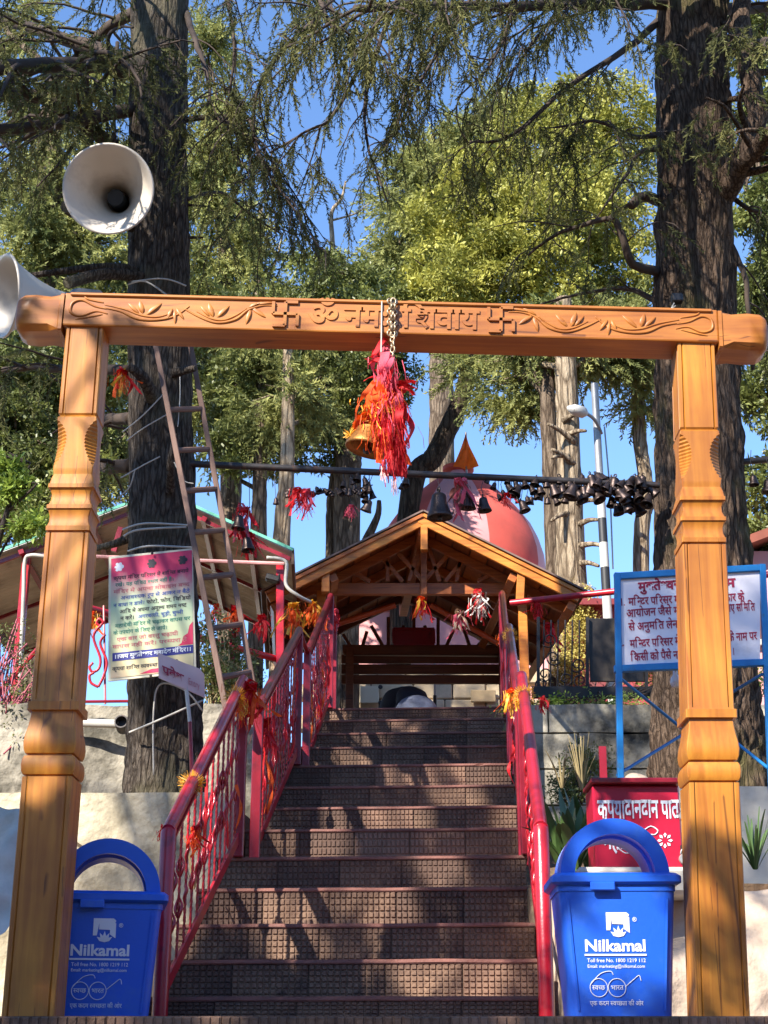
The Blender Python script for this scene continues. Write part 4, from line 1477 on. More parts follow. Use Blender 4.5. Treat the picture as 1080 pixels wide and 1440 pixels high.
# ------------------------------------------------------------------ notice boards
# white board in a blue frame
NY = 7.3
nb = thing('notice_board', 'white notice board with red painted text in a blue metal frame on legs', 'notice board', loc=P(970, 1100, NY))
c = {k: P(*v, NY + dy) for k, v, dy in (('tl', (868, 811), 0), ('tr', (1072, 799), .0), ('bl', (868, 941), 0), ('br', (1072, 932), 0))}
for a, b in (('tl', 'tr'), ('bl', 'br')):
    mb = MB(); mb.bar(c[a] - (c[b] - c[a]).normalized() * .016, c[b] + (c[b] - c[a]).normalized() * .016, .034, .034, (0, 0, 1)); mb.build('frame_bar', BLUEFR, nb, bevel=.003)
nbu = (c['tr'] - c['tl']).normalized()
mb = MB()
mb.prism([c['tl'] + V((.01, .012, -.01)), c['tr'] + V((-.01, .012, -.01)), c['br'] + V((-.01, .012, .01)), c['bl'] + V((.01, .012, .01))], (0, -.012, 0))
pan = mb.build('panel', WHITEP, nb)
for a, px in (('tl', 866), ('tr', 1077)):
    top = c[a]
    mb = MB(); mb.bar(V((P(px, 1100, NY).x, NY - .003, ZR1 - .05)), V((top.x, NY - .003, top.z + .017)), .03, .036, (0, 1, 0)); mb.build('leg', BLUEFR, nb, bevel=.003)
for a, b in (((870, 952), (978, 1040)), ((1072, 948), (985, 1000)), ((1080, 1080), (980, 1000)), ((868, 1090), (965, 1030))):
    mb = MB(); A, B = P(*a, NY + .01), P(*b, NY + .5); mb.tube([A, B], .008, 6); mb.build('brace', BLUEFR, nb)
def ntext(s, px, py, px2, size_px, off=.022):
    o_ = P(px, py, NY) + V((0, -.003, 0))
    text(s, M(size_px, py, NY), o_, nbu, (0, 0, 1), REDINK, pan, width=M(px2 - px, py, NY), off=off, jitter=.02)
for t_, xa, y_, xb, sz, of in (('मुक्तेश्वर', 898, 831, 955, 19, .035), ('ाम', 1014, 826, 1034, 19, .035), ('1.', 872, 852, 879, 15, .02), ('मन्दिर परिसर म', 884, 852, 956, 17, .02), ('कार के', 1018, 846, 1047, 17, .02),
                             ('आयोजन जैसे म', 881, 868, 956, 17, .02), ('लिए समिति', 1017, 861, 1062, 17, .02), ('से अनुमति लेना', 884, 887, 957, 17, .02), ('2.', 870, 909, 878, 15, .02), ('मन्दिर परिसर मे', 886, 911, 957, 17, .02), ('के नाम पर', 1024, 902, 1065, 17, .02),
                             ('किसी को पैसे न', 887, 930, 954, 17, .02), ('।', 1030, 921, 1033, 16, .02)):
    ntext(t_, xa, y_, xb, sz, of)

# poster on the left trunk
PY_ = 7.92
po = thing('temple_poster', 'sun-faded poster with pink top and rows of coloured text on the left trunk', 'poster', loc=P(213, 957, PY_))
q = [P(152, 958, PY_ + .02), P(276, 945, PY_ - .02), P(270, 771, PY_ - .02), P(153, 783, PY_ + .02)]
pu, pw = (q[1] - q[0]), (q[3] - q[0])
pn = pu.cross(pw).normalized()
if pn.y > 0: pn = -pn
mb = MB(); mb.prism(q, -pn * .012)
back = mb.build('board', mat('poster_rim', (206, 200, 176), rough=.4, var=.06, bump=0), po)
def poster_mat():
    m = bpy.data.materials.new('poster_print')
    m.use_nodes = True
    n, l = m.node_tree.nodes, m.node_tree.links
    b = n['Principled BSDF']
    tc = n.new('ShaderNodeTexCoord')
    sp = n.new('ShaderNodeSeparateXYZ')
    l.new(tc.outputs['Generated'], sp.inputs[0])
    nz = n.new('ShaderNodeTexNoise'); nz.inputs['Scale'].default_value = 5; nz.inputs['Detail'].default_value = 6
    l.new(tc.outputs['Generated'], nz.inputs['Vector'])
    ad = n.new('ShaderNodeMath'); ad.operation = 'MULTIPLY_ADD'
    l.new(nz.outputs['Fac'], ad.inputs[0]); ad.inputs[1].default_value = .22; l.new(sp.outputs['Z'], ad.inputs[2])
    rp = n.new('ShaderNodeValToRGB')
    e = rp.color_ramp.elements
    e[0].position, e[0].color = 0, (*lin((206, 168, 150)), 1)
    for p, c_ in ((.2, (214, 196, 150)), (.45, (196, 204, 160)), (.7, (186, 206, 168)), (.86, (212, 160, 150)), (.93, (206, 52, 96))):
        x = e.new(p); x.color = (*lin(c_), 1)
    e[len(e) - 1].position = 1
    e[len(e) - 1].color = (*lin((204, 36, 84)), 1)
    l.new(ad.outputs[0], rp.inputs[0])
    l.new(rp.outputs[0], b.inputs['Base Color'])
    b.inputs['Roughness'].default_value = .35
    return m
mb = MB()
mb.add([q[0] + pu * .03 + pw * .02 + pn * .003, q[0] + pu * .97 + pw * .02 + pn * .003, q[0] + pu * .97 + pw * .98 + pn * .003, q[0] + pu * .03 + pw * .98 + pn * .003], [(0, 1, 2, 3)])
pr_ = mb.build('printed_sheet', poster_mat(), po, fix=False)
def pp(u, w, d=.005):
    return q[0] + pu * u + pw * w + pn * d
INKS = {'k': mat('ink_black', (44, 36, 46), var=.1, bump=0), 'g': mat('ink_green', (52, 128, 110), var=.2, bump=0), 'b': mat('ink_blue', (62, 92, 160), var=.2, bump=0), 'r': mat('ink_faded_red', (196, 110, 116), var=.2, bump=0),
        'n': mat('ink_navy', (40, 44, 128), var=.1, bump=0), 'p': mat('ink_pink', (204, 36, 84), var=.1, bump=0)}
def ptext(s, w, u0, u1, ink, h=.043):
    text(s, h * pw.length, pp(u0, w), pu, pw, INKS[ink] if ink in INKS else PRINTW, pr_, width=(u1 - u0) * pu.length, off=.012)
for s, w, u0, u1, ink in (('कृपया मंदिर परिसर में शान्ति बनाये', .80, .06, .93, 'k'), ('रखें। यह पवित्र स्थल नहीं है।', .745, .08, .76, 'g'), ('मंदिर में अपना मोबाइल बन्द', .69, .06, .94, 'r'), ('अनावश्यक रूप से आकर न बैठे', .635, .14, .94, 'b'), ('न बाधा न डालें।', .58, .06, .42, 'b'), ('फोटो, फोन, विडियो', .58, .44, .95, 'k'),
                          ('आदि में अपना अमूल्य समय नष्ट', .525, .13, .9, 'k'), ('न करें।', .47, .14, .3, 'k'), ('अगरबत्ती, चूड़ी, चुन्नी', .47, .34, .86, 'b'), ('महादेवी मंदिर में चढ़ाकर वापस घर', .415, .08, .94, 'g'), ('के उपयोग के लिए ले जायें।', .36, .06, .68, 'g'), ('एक बार जो वस्तु चढ़ायी', .305, .1, .8, 'r'), ('वापस नहीं करें। परम्परा है', .25, .05, .9, 'r'), ('कृपया शान्ति व्यवस्था बनाये रखें', .075, .05, .8, 'k')):
    ptext(s, w, u0, u1, ink)
mb = MB(); mb.add([pp(.05, .15, .0045), pp(.97, .15, .0045), pp(.97, .215, .0045), pp(.05, .215, .0045)], [(0, 1, 2, 3)]); mb.build('printed_band', INKS['n'], pr_, fix=False)
text('।।जय मुक्तेश्वर महादेव मंदिर।।', .046 * pw.length, pp(.07, .168, .0075), pu, pw, PRINTW, pr_, width=.88 * pu.length, off=.03)
mb = MB(); mb.add([pp(.97, .22, .004), pp(.97, .40, .004), pp(.93, .37, .004), pp(.91, .31, .004), pp(.86, .29, .004), pp(.84, .24, .004), pp(.80, .22, .004)], [tuple(range(7))]); mb.build('printed_patch', INKS['p'], pr_, fix=False)
mb = MB(); mb.add([pp(.36, .03, .004), pp(.8, .025, .004), pp(.82, .06, .004), pp(.5, .06, .004)], [tuple(range(4))]); mb.build('printed_patch', INKS['p'], pr_, fix=False)
for u, ink in ((.12, 'w'), (.5, 'k'), (.86, 'k')):       # three small printed emblems along the top
    mb = MB()
    for a, s in ((0, 1), (60, .8), (120, .8), (180, .6), (240, .8), (300, .8)):
        ca, sa_ = math.cos(R(a)), math.sin(R(a))
        ctr = (u + .035 * ca, .905 + .026 * sa_)
        mb.add([pp(ctr[0] + .026 * s * math.cos(R(b)), ctr[1] + .017 * s * math.sin(R(b)), .0048 + a * 1e-6) for b in range(0, 360, 45)], [tuple(range(8))])
    mb.add([pp(u + .03 * math.cos(R(b)), .905 + .024 * math.sin(R(b)), .0056) for b in range(0, 360, 30)], [tuple(range(12))])
    mb.build('printed_emblem', INKS['k'] if ink == 'k' else PRINTW, pr_, fix=False)
for px, py in ((214, 778), (212, 950)):
    mb = MB(); mb.lathe([(0, .008), (.006, .006), (.008, 0)], 8, Matrix.Translation(P(px, py, PY_ - .02)) @ Matrix.Rotation(R(90), 4, 'X')); mb.build('nail', IRON, po)

# arrow board "entry"
EY = 7.7
en = thing('entry_sign', 'small pale slanted entry sign on a thin red and white stake', 'sign', loc=P(268, 1070, EY))
A, B, C_, D_ = P(222, 918, EY - .1), P(287, 948, EY + .1), P(288, 981, EY + .1), P(223, 953, EY - .1)
pts = [A, P(280, 940, EY + .08), B, C_, D_]
mb = MB(); mb.prism(pts, (0, .012, 0)); eb = mb.build('board', mat('entry_board', (214, 186, 184), rough=.55, var=.06, bump=.02), en)
eu, ew = (B - A).normalized(), (A - D_).normalized()
text('प्रवेश', .062, P(229, 947, EY - .09) + V((0, -.006, 0)), eu, ew, REDINK, eb, width=.135, off=.03)
text('Entry', .05, P(265, 962, EY + .03) + V((0, -.006, 0)), eu, ew, mat('faded_red_ink', (206, 140, 144), bump=0), eb, width=.075, off=.01)
mb = MB(); mb.tube([P(261, 960, EY + .03), P(267, 1015, EY + .03)], .010, 8); mb.build('stake_top', POLEW, en, smooth=True)
mb = MB(); z_ = P(271, 1120, EY + .03); mb.tube([P(267, 1015, EY + .03), z_], .010, 8); mb.build('stake', MAROON, en, smooth=True)

# ------------------------------------------------------------------ donation box
DYB = 5.72
db = thing('donation_box', 'red metal donation box with white lettering and padlocks behind the right bin', 'donation box', loc=P(900, 1222, DYB))
a, b = P(838, 1221, DYB), P(962, 1221, DYB)
zt = P(900, 1104, DYB).z
w_, dpt = (b.x - a.x), .2
mb = MB(); mb.box(((a.x + b.x) / 2, DYB + dpt / 2, (a.z + zt) / 2), (w_, dpt, zt - a.z)); box_ = mb.build('case', mat('donation_red', (172, 20, 52), rough=.38, var=.1, scale=5, bump=.05, dirt=(130, 18, 44), dscale=6, damt=.3), db, bevel=.006)
mb = MB(); mb.box(((a.x + b.x) / 2, DYB + dpt / 2 - .015, zt + .012), (w_ + .016, dpt + .04, .02)); mb.build('lid', MAROON, db, bevel=.004)
def dtext(s, px, py, px2, sz):
    text(s, M(sz, py, DYB), P(px, py, DYB) + V((0, -.003, 0)), (1, 0, 0), (0, 0, 1), PRINTW, box_, width=M(px2 - px, py, DYB), off=.022, jitter=.02)
dtext('कृपयादानदान पात्र', 841, 1150, 955, 38)
dtext('महादेव', 848, 1194, 900, 36)
mb = MB()
for i in range(8):                               # painted flower
    a_ = 2 * math.pi * i / 8
    c0, c1 = (935 + 4 * math.cos(a_), 1182 + 4 * math.sin(a_)), (935 + 11 * math.cos(a_), 1182 + 11 * math.sin(a_))
    s_ = (-2.2 * math.sin(a_), 2.2 * math.cos(a_))
    mm = ((c0[0] * .4 + c1[0] * .6), (c0[1] * .4 + c1[1] * .6))
    mb.add([P(x, y, DYB) + V((0, -.003, 0)) for x, y in (c0, (mm[0] + s_[0], mm[1] + s_[1]), c1, (mm[0] - s_[0], mm[1] - s_[1]))], [(0, 1, 2, 3)])
mb.build('painted_flower', PRINTW, box_, fix=False)
mb = MB()
mb.tube(bez([P(x, y, DYB) + V((0, -.002, 0)) for x, y in ((905, 1168), (915, 1162), (925, 1168), (920, 1174), (910, 1172))], 14), .0025, 5)
mb.tube(bez([P(x, y, DYB) + V((0, -.002, 0)) for x, y in ((868, 1192), (880, 1200), (890, 1196))], 8), .0022, 5)
mb.build('painted_curl', PRINTW, box_)
for py in (1148, 1208):
    lk = thing('padlock', 'upper steel padlock on the donation box' if py < 1180 else 'lower steel padlock on the donation box', 'padlock', 'padlocks of the donation box', loc=P(962, py, DYB - .02))
    c_ = P(962, py, DYB - .012)
    mb = MB(); mb.lathe([(0, -.01), (.017, -.01), (.019, -.006), (.019, .006), (.017, .01), (0, .01)], 16, Matrix.Translation(c_) @ Matrix.Rotation(R(90), 4, 'X')); mb.build('body', GALV, lk, smooth=True)
    mb = MB(); mb.tube([c_ + V((.011 * math.cos(t), 0, .016 + .02 * math.sin(t))) for t in [math.pi * i / 10 for i in range(11)]], .003, 6); mb.build('shackle', GALV, lk, smooth=2)
    mb = MB(); mb.bar(c_ + V((0, .006, .05)), c_ + V((0, .006, .015)), .02, .004, (0, 1, 0)); mb.build('hasp', IRON, lk)
# ledge below the box, small red bar behind it
mb = MB(); mb.box(((a.x + b.x) / 2 - .02, DYB + .12, a.z - .05), (w_ + .12, .36, .098)); mb.build('box_ledge', PLASTW, None, bevel=.015, label='pale stone ledge carrying the donation box', cat='ledge')
mb = MB(); q_ = P(847, 1100, 6.6); mb.bar(V((q_.x, 6.6, ZR1 - .05)), P(847, 1050, 6.6), .03, .02, (0, 1, 0)); mb.build('short_post', MAROON, None, label='short maroon stake behind the donation box', cat='stake')

# ------------------------------------------------------------------ big trees and background trees
def trunk_np(pts, radii, seg=40, amp=.05, freq=7.0, zf=.55, per=.06, seed=0):
    """bark-ridged trunk along a smooth line; returns verts, faces"""
    c = bez(pts, max(8, int(sum((V(pts[i + 1]) - V(pts[i])).length for i in range(len(pts) - 1)) / per)))
    k = len(c)
    rr = np.interp(np.linspace(0, 1, k), np.linspace(0, 1, len(radii)), radii)
    vv = []
    for i, p in enumerate(c):
        d = (c[min(i + 1, k - 1)] - c[max(i - 1, 0)]).normalized()
        a = d.orthogonal().normalized() if abs(d.x) > .9 else (V((1, 0, 0)) - d * d.x).normalized()
        b = d.cross(a)
        for j in range(seg):
            t = 2 * math.pi * j / seg
            ct, st = math.cos(t), math.sin(t)
            q = V((ct * freq, st * freq, i * per * zf * 6 + seed))
            e = abs(noise.noise(q)) * 1.3 + .5 * noise.noise(q * 2.3) + .5 * noise.noise(V((ct * 1.3, st * 1.3, i * per * .9 + seed)))
            vv.append(p + (a * ct + b * st) * (rr[i] * (1 + amp * (e - .3))))
    ff = [(i * seg + j, i * seg + (j + 1) % seg, (i + 1) * seg + (j + 1) % seg, (i + 1) * seg + j) for i in range(k - 1) for j in range(seg)]
    return vv, ff

def build_trunk(name, pts, radii, m, parent, **kw):
    mb = MB()
    mb.add(*trunk_np(pts, radii, **kw))
    return mb.build(name, m, parent, smooth=2, fix=False)

def needle_template(n=34, L=.24, nl=.034, wid=.0042, seed=1, droop=.25, flat=.5):
    """a small shoot along +x carrying thin needles"""
    g = np.random.default_rng(seed)
    v, f = [], []
    for i in range(n):
        t = (i + g.random()) / n
        p = np.array([L * t, 0, -droop * L * t * t])
        a = g.uniform(0, 2 * np.pi)
        d = np.array([.75, math.cos(a), flat * math.sin(a) - .2])
        d /= np.linalg.norm(d)
        s = np.cross(d, [g.normal(), g.normal(), g.normal()])
        s /= np.linalg.norm(s)
        ln = nl * (1.15 - .6 * t) * g.uniform(.7, 1.3)
        k = len(v)
        v += [p - s * wid, p + s * wid, p + d * ln + s * wid * .3, p + d * ln - s * wid * .3]
        f.append((k, k + 1, k + 2, k + 3))
    k = len(v)
    for i in range(4):
        t0, t1 = i / 4, (i + 1) / 4
        p0, p1 = np.array([L * t0, 0, -droop * L * t0 ** 2]), np.array([L * t1, 0, -droop * L * t1 ** 2])
        k = len(v)
        w = np.array([0, .003, 0])
        v += [p0 - w, p0 + w, p1 + w * .6, p1 - w * .6]
        f.append((k, k + 1, k + 2, k + 3))
    return np.array(v), np.array(f)

def leaf_template(n=12, R_=.12, ll=.06, lw=.028, seed=1):
    """a tuft of folded leaves"""
    g = np.random.default_rng(seed)
    v, f = [], []
    for i in range(n):
        d = g.normal(size=3); d[2] += .3; d /= np.linalg.norm(d)
        p = d * R_ * g.uniform(.15, .9)
        a = d + g.normal(size=3) * .6; a /= np.linalg.norm(a)
        s = np.cross(a, [0, 0, 1.0]) + g.normal(size=3) * .35; s /= np.linalg.norm(s)
        l_, w_ = ll * g.uniform(.7, 1.25), lw * g.uniform(.8, 1.2)
        up = np.cross(s, a)
        k = len(v)
        v += [p, p + a * l_ * .5 + s * w_ * .5 + up * .006, p + a * l_, p + a * l_ * .5 - s * w_ * .5 + up * .006]
        f += [(k, k + 1, k + 2, k + 3)]
    return np.array(v), np.array(f)

NT = [needle_template(seed=s) for s in (1, 2, 3)]
NTF = [needle_template(n=26, L=.34, nl=.06, wid=.009, seed=s, droop=.15) for s in (4, 5, 6)]
LT = [leaf_template(seed=s) for s in (7, 8, 9)]

def scatter(name, tmpls, pos, dirs, scales, m, parent, roll=.5):
    """copies of the templates at pos, +x turned along dirs, joined to one mesh"""
    pos, dirs, scales = np.asarray(pos), np.asarray(dirs, dtype=float), np.asarray(scales)
    dirs /= np.linalg.norm(dirs, axis=1)[:, None] + 1e-9
    up = np.tile([0, 0, 1.0], (len(pos), 1)) + rng.normal(size=(len(pos), 3)) * roll
    y = np.cross(up, dirs); y /= np.linalg.norm(y, axis=1)[:, None] + 1e-9
    z = np.cross(dirs, y)
    Rm = np.stack([dirs, y, z], axis=2)
    which = rng.integers(0, len(tmpls), len(pos))
    VV, FF, n0 = [], [], 0
    for t, (tv, tf) in enumerate(tmpls):
        k = np.where(which == t)[0]
        if not len(k): continue
        w = np.einsum('kij,nj->kni', Rm[k], tv) * scales[k][:, None, None] + pos[k][:, None, :]
        f = tf[None] + (np.arange(len(k)) * len(tv))[:, None, None] + n0
        VV.append(w.reshape(-1, 3)); FF.append(f.reshape(-1, tf.shape[1])); n0 += w.shape[0] * w.shape[1]
    return npmesh(name, np.concatenate(VV), np.concatenate(FF), m, parent)

class Sprays:
    def __init__(s):
        s.p, s.d, s.s = [], [], []
    def add(s, p, d, sc_):
        s.p.append(tuple(p)); s.d.append(tuple(d)); s.s.append(sc_)

def limb(root, pts, r0, r1, sp, nsub=8, sublen=.8, dens=14, droop=.5, bark=TWIG, start=.2, size=1.0, bare=0.0, up=0.1, name='limb', spread=1.0):
    """a bough with side branches; sprays are collected in sp"""
    c = bez(pts, 18)
    k = len(c)
    mb = MB()
    mb.tube([p + V((noise.noise(p * 6), noise.noise(p * 6 + V((9, 0, 0))), noise.noise(p * 6 + V((0, 9, 0))))) * r0 * .5 for p in c], [r0 + (r1 - r0) * (i / (k - 1)) ** .8 for i in range(k)], 9)
    L = sum((c[i + 1] - c[i]).length for i in range(k - 1))
    for j in range(nsub):
        t = start + (1 - start) * (j + random.random()) / nsub
        i = min(k - 2, int(t * (k - 1)))
        p = c[i].lerp(c[i + 1], t * (k - 1) - i)
        tg = (c[i + 1] - c[i]).normalized()
        side = tg.cross(V((0, 0, 1)))
        side = side.normalized() if side.length > .01 else V((1, 0, 0))
        sg = 1 if j % 2 else -1
        d = (tg * random.uniform(.3, .9) + side * sg * random.uniform(.4, 1.1) * spread + V((0, 0, random.uniform(-.25, .25) + up))).normalized()
        sl = sublen * random.uniform(.6, 1.25) * (1.1 - .5 * t)
        q = [p]
        n = 7
        for a in range(n):
            d = (d + V((random.gauss(0, .16), random.gauss(0, .16), random.gauss(0, .12) - droop * .16))).normalized()
            q.append(q[-1] + d * sl / n)
        rs = max(.004, r1 * .5)
        mb.tube(q, [rs * (1 - .75 * a / n) + .0015 for a in range(n + 1)], 5, cap=False)
        m_ = int(dens * sl / .8)
        for b in range(m_):
            if random.random() < bare: continue
            s_ = .1 + .9 * (b + random.random()) / m_
            a = min(n - 1, int(s_ * n))
            pp_ = q[a].lerp(q[a + 1], s_ * n - a)
            tg2 = (q[a + 1] - q[a]).normalized()
            sd = tg2.cross(V((0, 0, 1)))
            sd = sd.normalized() if sd.length > .01 else V((1, 0, 0))
            dd = tg2 * random.uniform(.2, .9) + sd * random.uniform(-1, 1) + V((0, 0, -droop * random.uniform(.2, 1.5)))
            # short carrying twig, then shoots along it
            L2 = random.uniform(.08, .26) * size
            e = pp_ + dd.normalized() * L2
            mb.tube([pp_, e], [.003, .0015], 4, cap=False)
            for w in range(3):
                x = pp_.lerp(e, .25 + .35 * w)
                sp.add(x, dd.normalized() + V((random.gauss(0, .45), random.gauss(0, .45), random.gauss(0, .35) - droop * .5)), size * random.uniform(.7, 1.25))
    mb.build(name, bark, root, smooth=2, fix=False)

# ---- left deodar
TLY = 8.35
tl = thing('deodar_tree', 'tall dark deodar trunk on the left carrying the poster and loudspeakers', 'tree', 'large deodar trees', loc=P(234, 1112, TLY))
b0 = P(234, 1120, TLY); b0.z = ZL1 - .1
LT_P = [b0, P(231, 1060, TLY), P(230, 900, TLY), P(228, 700, TLY), P(224, 450, TLY), P(222, 200, TLY), P(224, 0, TLY), P(228, -260, TLY + .1), P(235, -560, TLY + .2)]
build_trunk('trunk', LT_P, [.235, .205, .195, .19, .185, .18, .178, .16, .12], BARK_L, tl, seg=90, amp=.11, freq=9.0, per=.035, seed=3)
sp = Sprays()
def lp_(*pts):
    return [P(x, y, TLY + dy) for x, y, dy in pts]
for pts, r0, r1, kw in (
        ([(205, 95, 0), (150, 92, -.2), (80, 88, -.5), (-60, 104, -1.0)], .075, .04, dict(nsub=14, sublen=1.0)),
        ([(200, 95, 0), (130, 68, .2), (60, 45, .4), (-50, 10, .8)], .065, .03, dict(nsub=12, sublen=1.0)),
        ([(205, 150, 0), (130, 165, -.3), (60, 178, -.6), (-60, 190, -1.0)], .05, .028, dict(nsub=12, sublen=.9)),
        ([(160, 205, 0), (110, 170, -.2), (50, 135, -.4), (-60, 125, -.6)], .05, .03, dict(nsub=10, sublen=.9)),
        ([(210, 10, 0), (150, 40, .3), (80, 110, .5), (10, 160, .7)], .05, .022, dict(nsub=12, sublen=.9)),
        ([(260, 15, 0), (275, 60, -.3), (292, 110, -.5), (292, 150, -.6)], .025, .008, dict(nsub=9, sublen=.7)),
        ([(255, 170, 0), (300, 165, -.2), (345, 190, -.4), (380, 240, -.5)], .022, .007, dict(nsub=12, sublen=.9)),
        ([(262, 280, 0), (310, 270, .3), (350, 300, .5), (395, 330, .6)], .014, .005, dict(nsub=8, sublen=.7)),
        ([(165, 60, 0), (162, 110, -.1), (160, 160, -.1), (162, 200, -.1)], .014, .01, dict(nsub=5, sublen=.6)),
        ([(180, 520, 0), (120, 520, .2), (60, 518, .4), (5, 520, .5)], .035, .02, dict(nsub=8, sublen=.7)),
        ([(185, 590, 0), (150, 590, .2), (120, 600, .5)], .04, .03, dict(nsub=4, sublen=.5)),
        ([(185, 655, 0), (150, 655, .2), (120, 650, .5)], .045, .035, dict(nsub=4, sublen=.5)),
        ([(190, -60, 0), (120, -90, -.6), (40, -70, -1.3), (-80, -40, -1.9)], .05, .02, dict(nsub=16, sublen=1.0)),
        ([(260, -40, 0), (340, -70, -.5), (420, -40, -1.0), (470, 40, -1.3)], .045, .014, dict(nsub=16, sublen=1.0))):
    kw['nsub'] = max(2, int(kw['nsub'] * .85)); limb(tl, lp_(*pts), r0, r1, sp, dens=6.5, droop=.7, size=.9, **kw)
# cut stubs and knots on the trunk
for pts, r0 in (([(190, 300, -.1), (110, 300, -.2), (92, 290, -.25)], .05), ([(205, 385, -.1), (150, 375, -.25), (40, 388, -.35)], .032), ([(240, 690, -.2), (240, 650, -.35), (248, 610, -.4)], .03), ([(215, 560, -.2), (200, 530, -.35), (180, 515, -.4)], .045), ([(185, 755, 0), (160, 765, 0), (130, 772, .1)], .03), ([(262, 288, 0), (290, 290, 0)], .01), ([(262, 334, 0), (286, 334, 0)], .012), ([(245, 525, -.15), (262, 520, -.3), (275, 518, -.35)], .032)):
    mb = MB(); mb.tube(bez(lp_(*pts), 10), [r0 * (1 - .05 * i) for i in range(len(bez(lp_(*pts), 10)))], 10); mb.build('branch_stub', BARK_L, tl, smooth=True)
scatter('crown', NT, sp.p, sp.d, sp.s, NEED_D, tl)

# ---- right deodar
TRY = 8.9
tr = thing('deodar_tree', 'massive mossy deodar trunk on the right behind the white notice board', 'tree', 'large deodar trees', loc=P(995, 1110, TRY))
b0 = P(997, 1110, TRY); b0.z = ZR1 + .2
RT_P = [b0, P(996, 1080, TRY), P(992, 950, TRY), P(986, 750, TRY), P(980, 550, TRY), P(978, 350, TRY), P(975, 150, TRY), P(973, 0, TRY), P(972, -250, TRY), P(970, -560, TRY)]
build_trunk('trunk', RT_P, [.37, .335, .30, .275, .255, .25, .245, .23, .2, .15], BARK_R, tr, seg=96, amp=.13, freq=9.0, per=.035, seed=8)
sp = Sprays()
def rp_(*pts):
    return [P(x, y, TRY + dy) for x, y, dy in pts]
for pts, r0, r1, kw in (
        ([(1000, 300, 0), (1040, 240, -.3), (1062, 160, -.4), (1050, 60, -.3), (1040, -60, 0)], .085, .06, dict(nsub=8, sublen=.8)),
        ([(1000, 265, 0), (1050, 225, -.4), (1080, 190, -.6), (1140, 180, -.9)], .07, .04, dict(nsub=8, sublen=.8)),
        ([(930, 385, 0), (890, 370, -.3), (870, 320, -.4), (850, 310, -.4), (790, 325, -.3), (740, 360, -.1)], .036, .008, dict(nsub=9, sublen=.7, bare=.55)),
        ([(925, 280, 0), (900, 280, -.2), (886, 287, -.3)], .04, .03, dict(nsub=2, sublen=.3, bare=1)),
        ([(930, 210, 0), (900, 215, -.3), (878, 250, -.5), (850, 290, -.6)], .022, .007, dict(nsub=6, sublen=.6, bare=.5)),
        ([(930, 190, 0), (890, 192, -.2), (840, 170, -.4), (780, 180, -.4)], .02, .007, dict(nsub=12, sublen=.8)),
        ([(925, 30, 0), (880, 70, -.3), (800, 120, -.5), (720, 190, -.6), (660, 200, -.6)], .03, .007, dict(nsub=16, sublen=.8, bare=.2)),
        ([(950, 6, 0), (860, 4, -.5), (740, 10, -1.1), (600, 6, -1.6), (500, 12, -2.0)], .05, .02, dict(nsub=26, sublen=1.0)),
        ([(1010, 70, 0), (1050, 70, -.3), (1090, 60, -.6), (1150, 80, -.9)], .05, .025, dict(nsub=10, sublen=.8)),
        ([(1010, 10, 0), (1050, 12, .3), (1110, 10, .5)], .045, .03, dict(nsub=8, sublen=.8)),
        ([(960, -50, 0), (860, -60, -.9), (720, -60, -1.8), (560, -40, -2.6)], .05, .02, dict(nsub=22, sublen=1.2)),
        ([(935, 430, 0), (890, 408, .1), (830, 412, .2), (760, 428, .3)], .025, .006, dict(nsub=6, sublen=.6, bare=.5)),
        ([(1020, 330, 0), (1048, 390, -.1), (1052, 440, -.1), (1060, 520, 0)], .022, .012, dict(nsub=6, sublen=.6, bare=.3)),
        ([(1020, 270, 0), (1050, 292, -.1), (1068, 298, -.1)], .02, .012, dict(nsub=4, sublen=.5))):
    kw['nsub'] = max(2, int(kw['nsub'] * .8)); limb(tr, rp_(*pts), r0, r1, sp, dens=7, droop=.7, size=.9, bark=BARK_R if r0 > .06 else TWIG, **kw)
scatter('crown', NT, sp.p, sp.d, sp.s, NEED_D, tr)
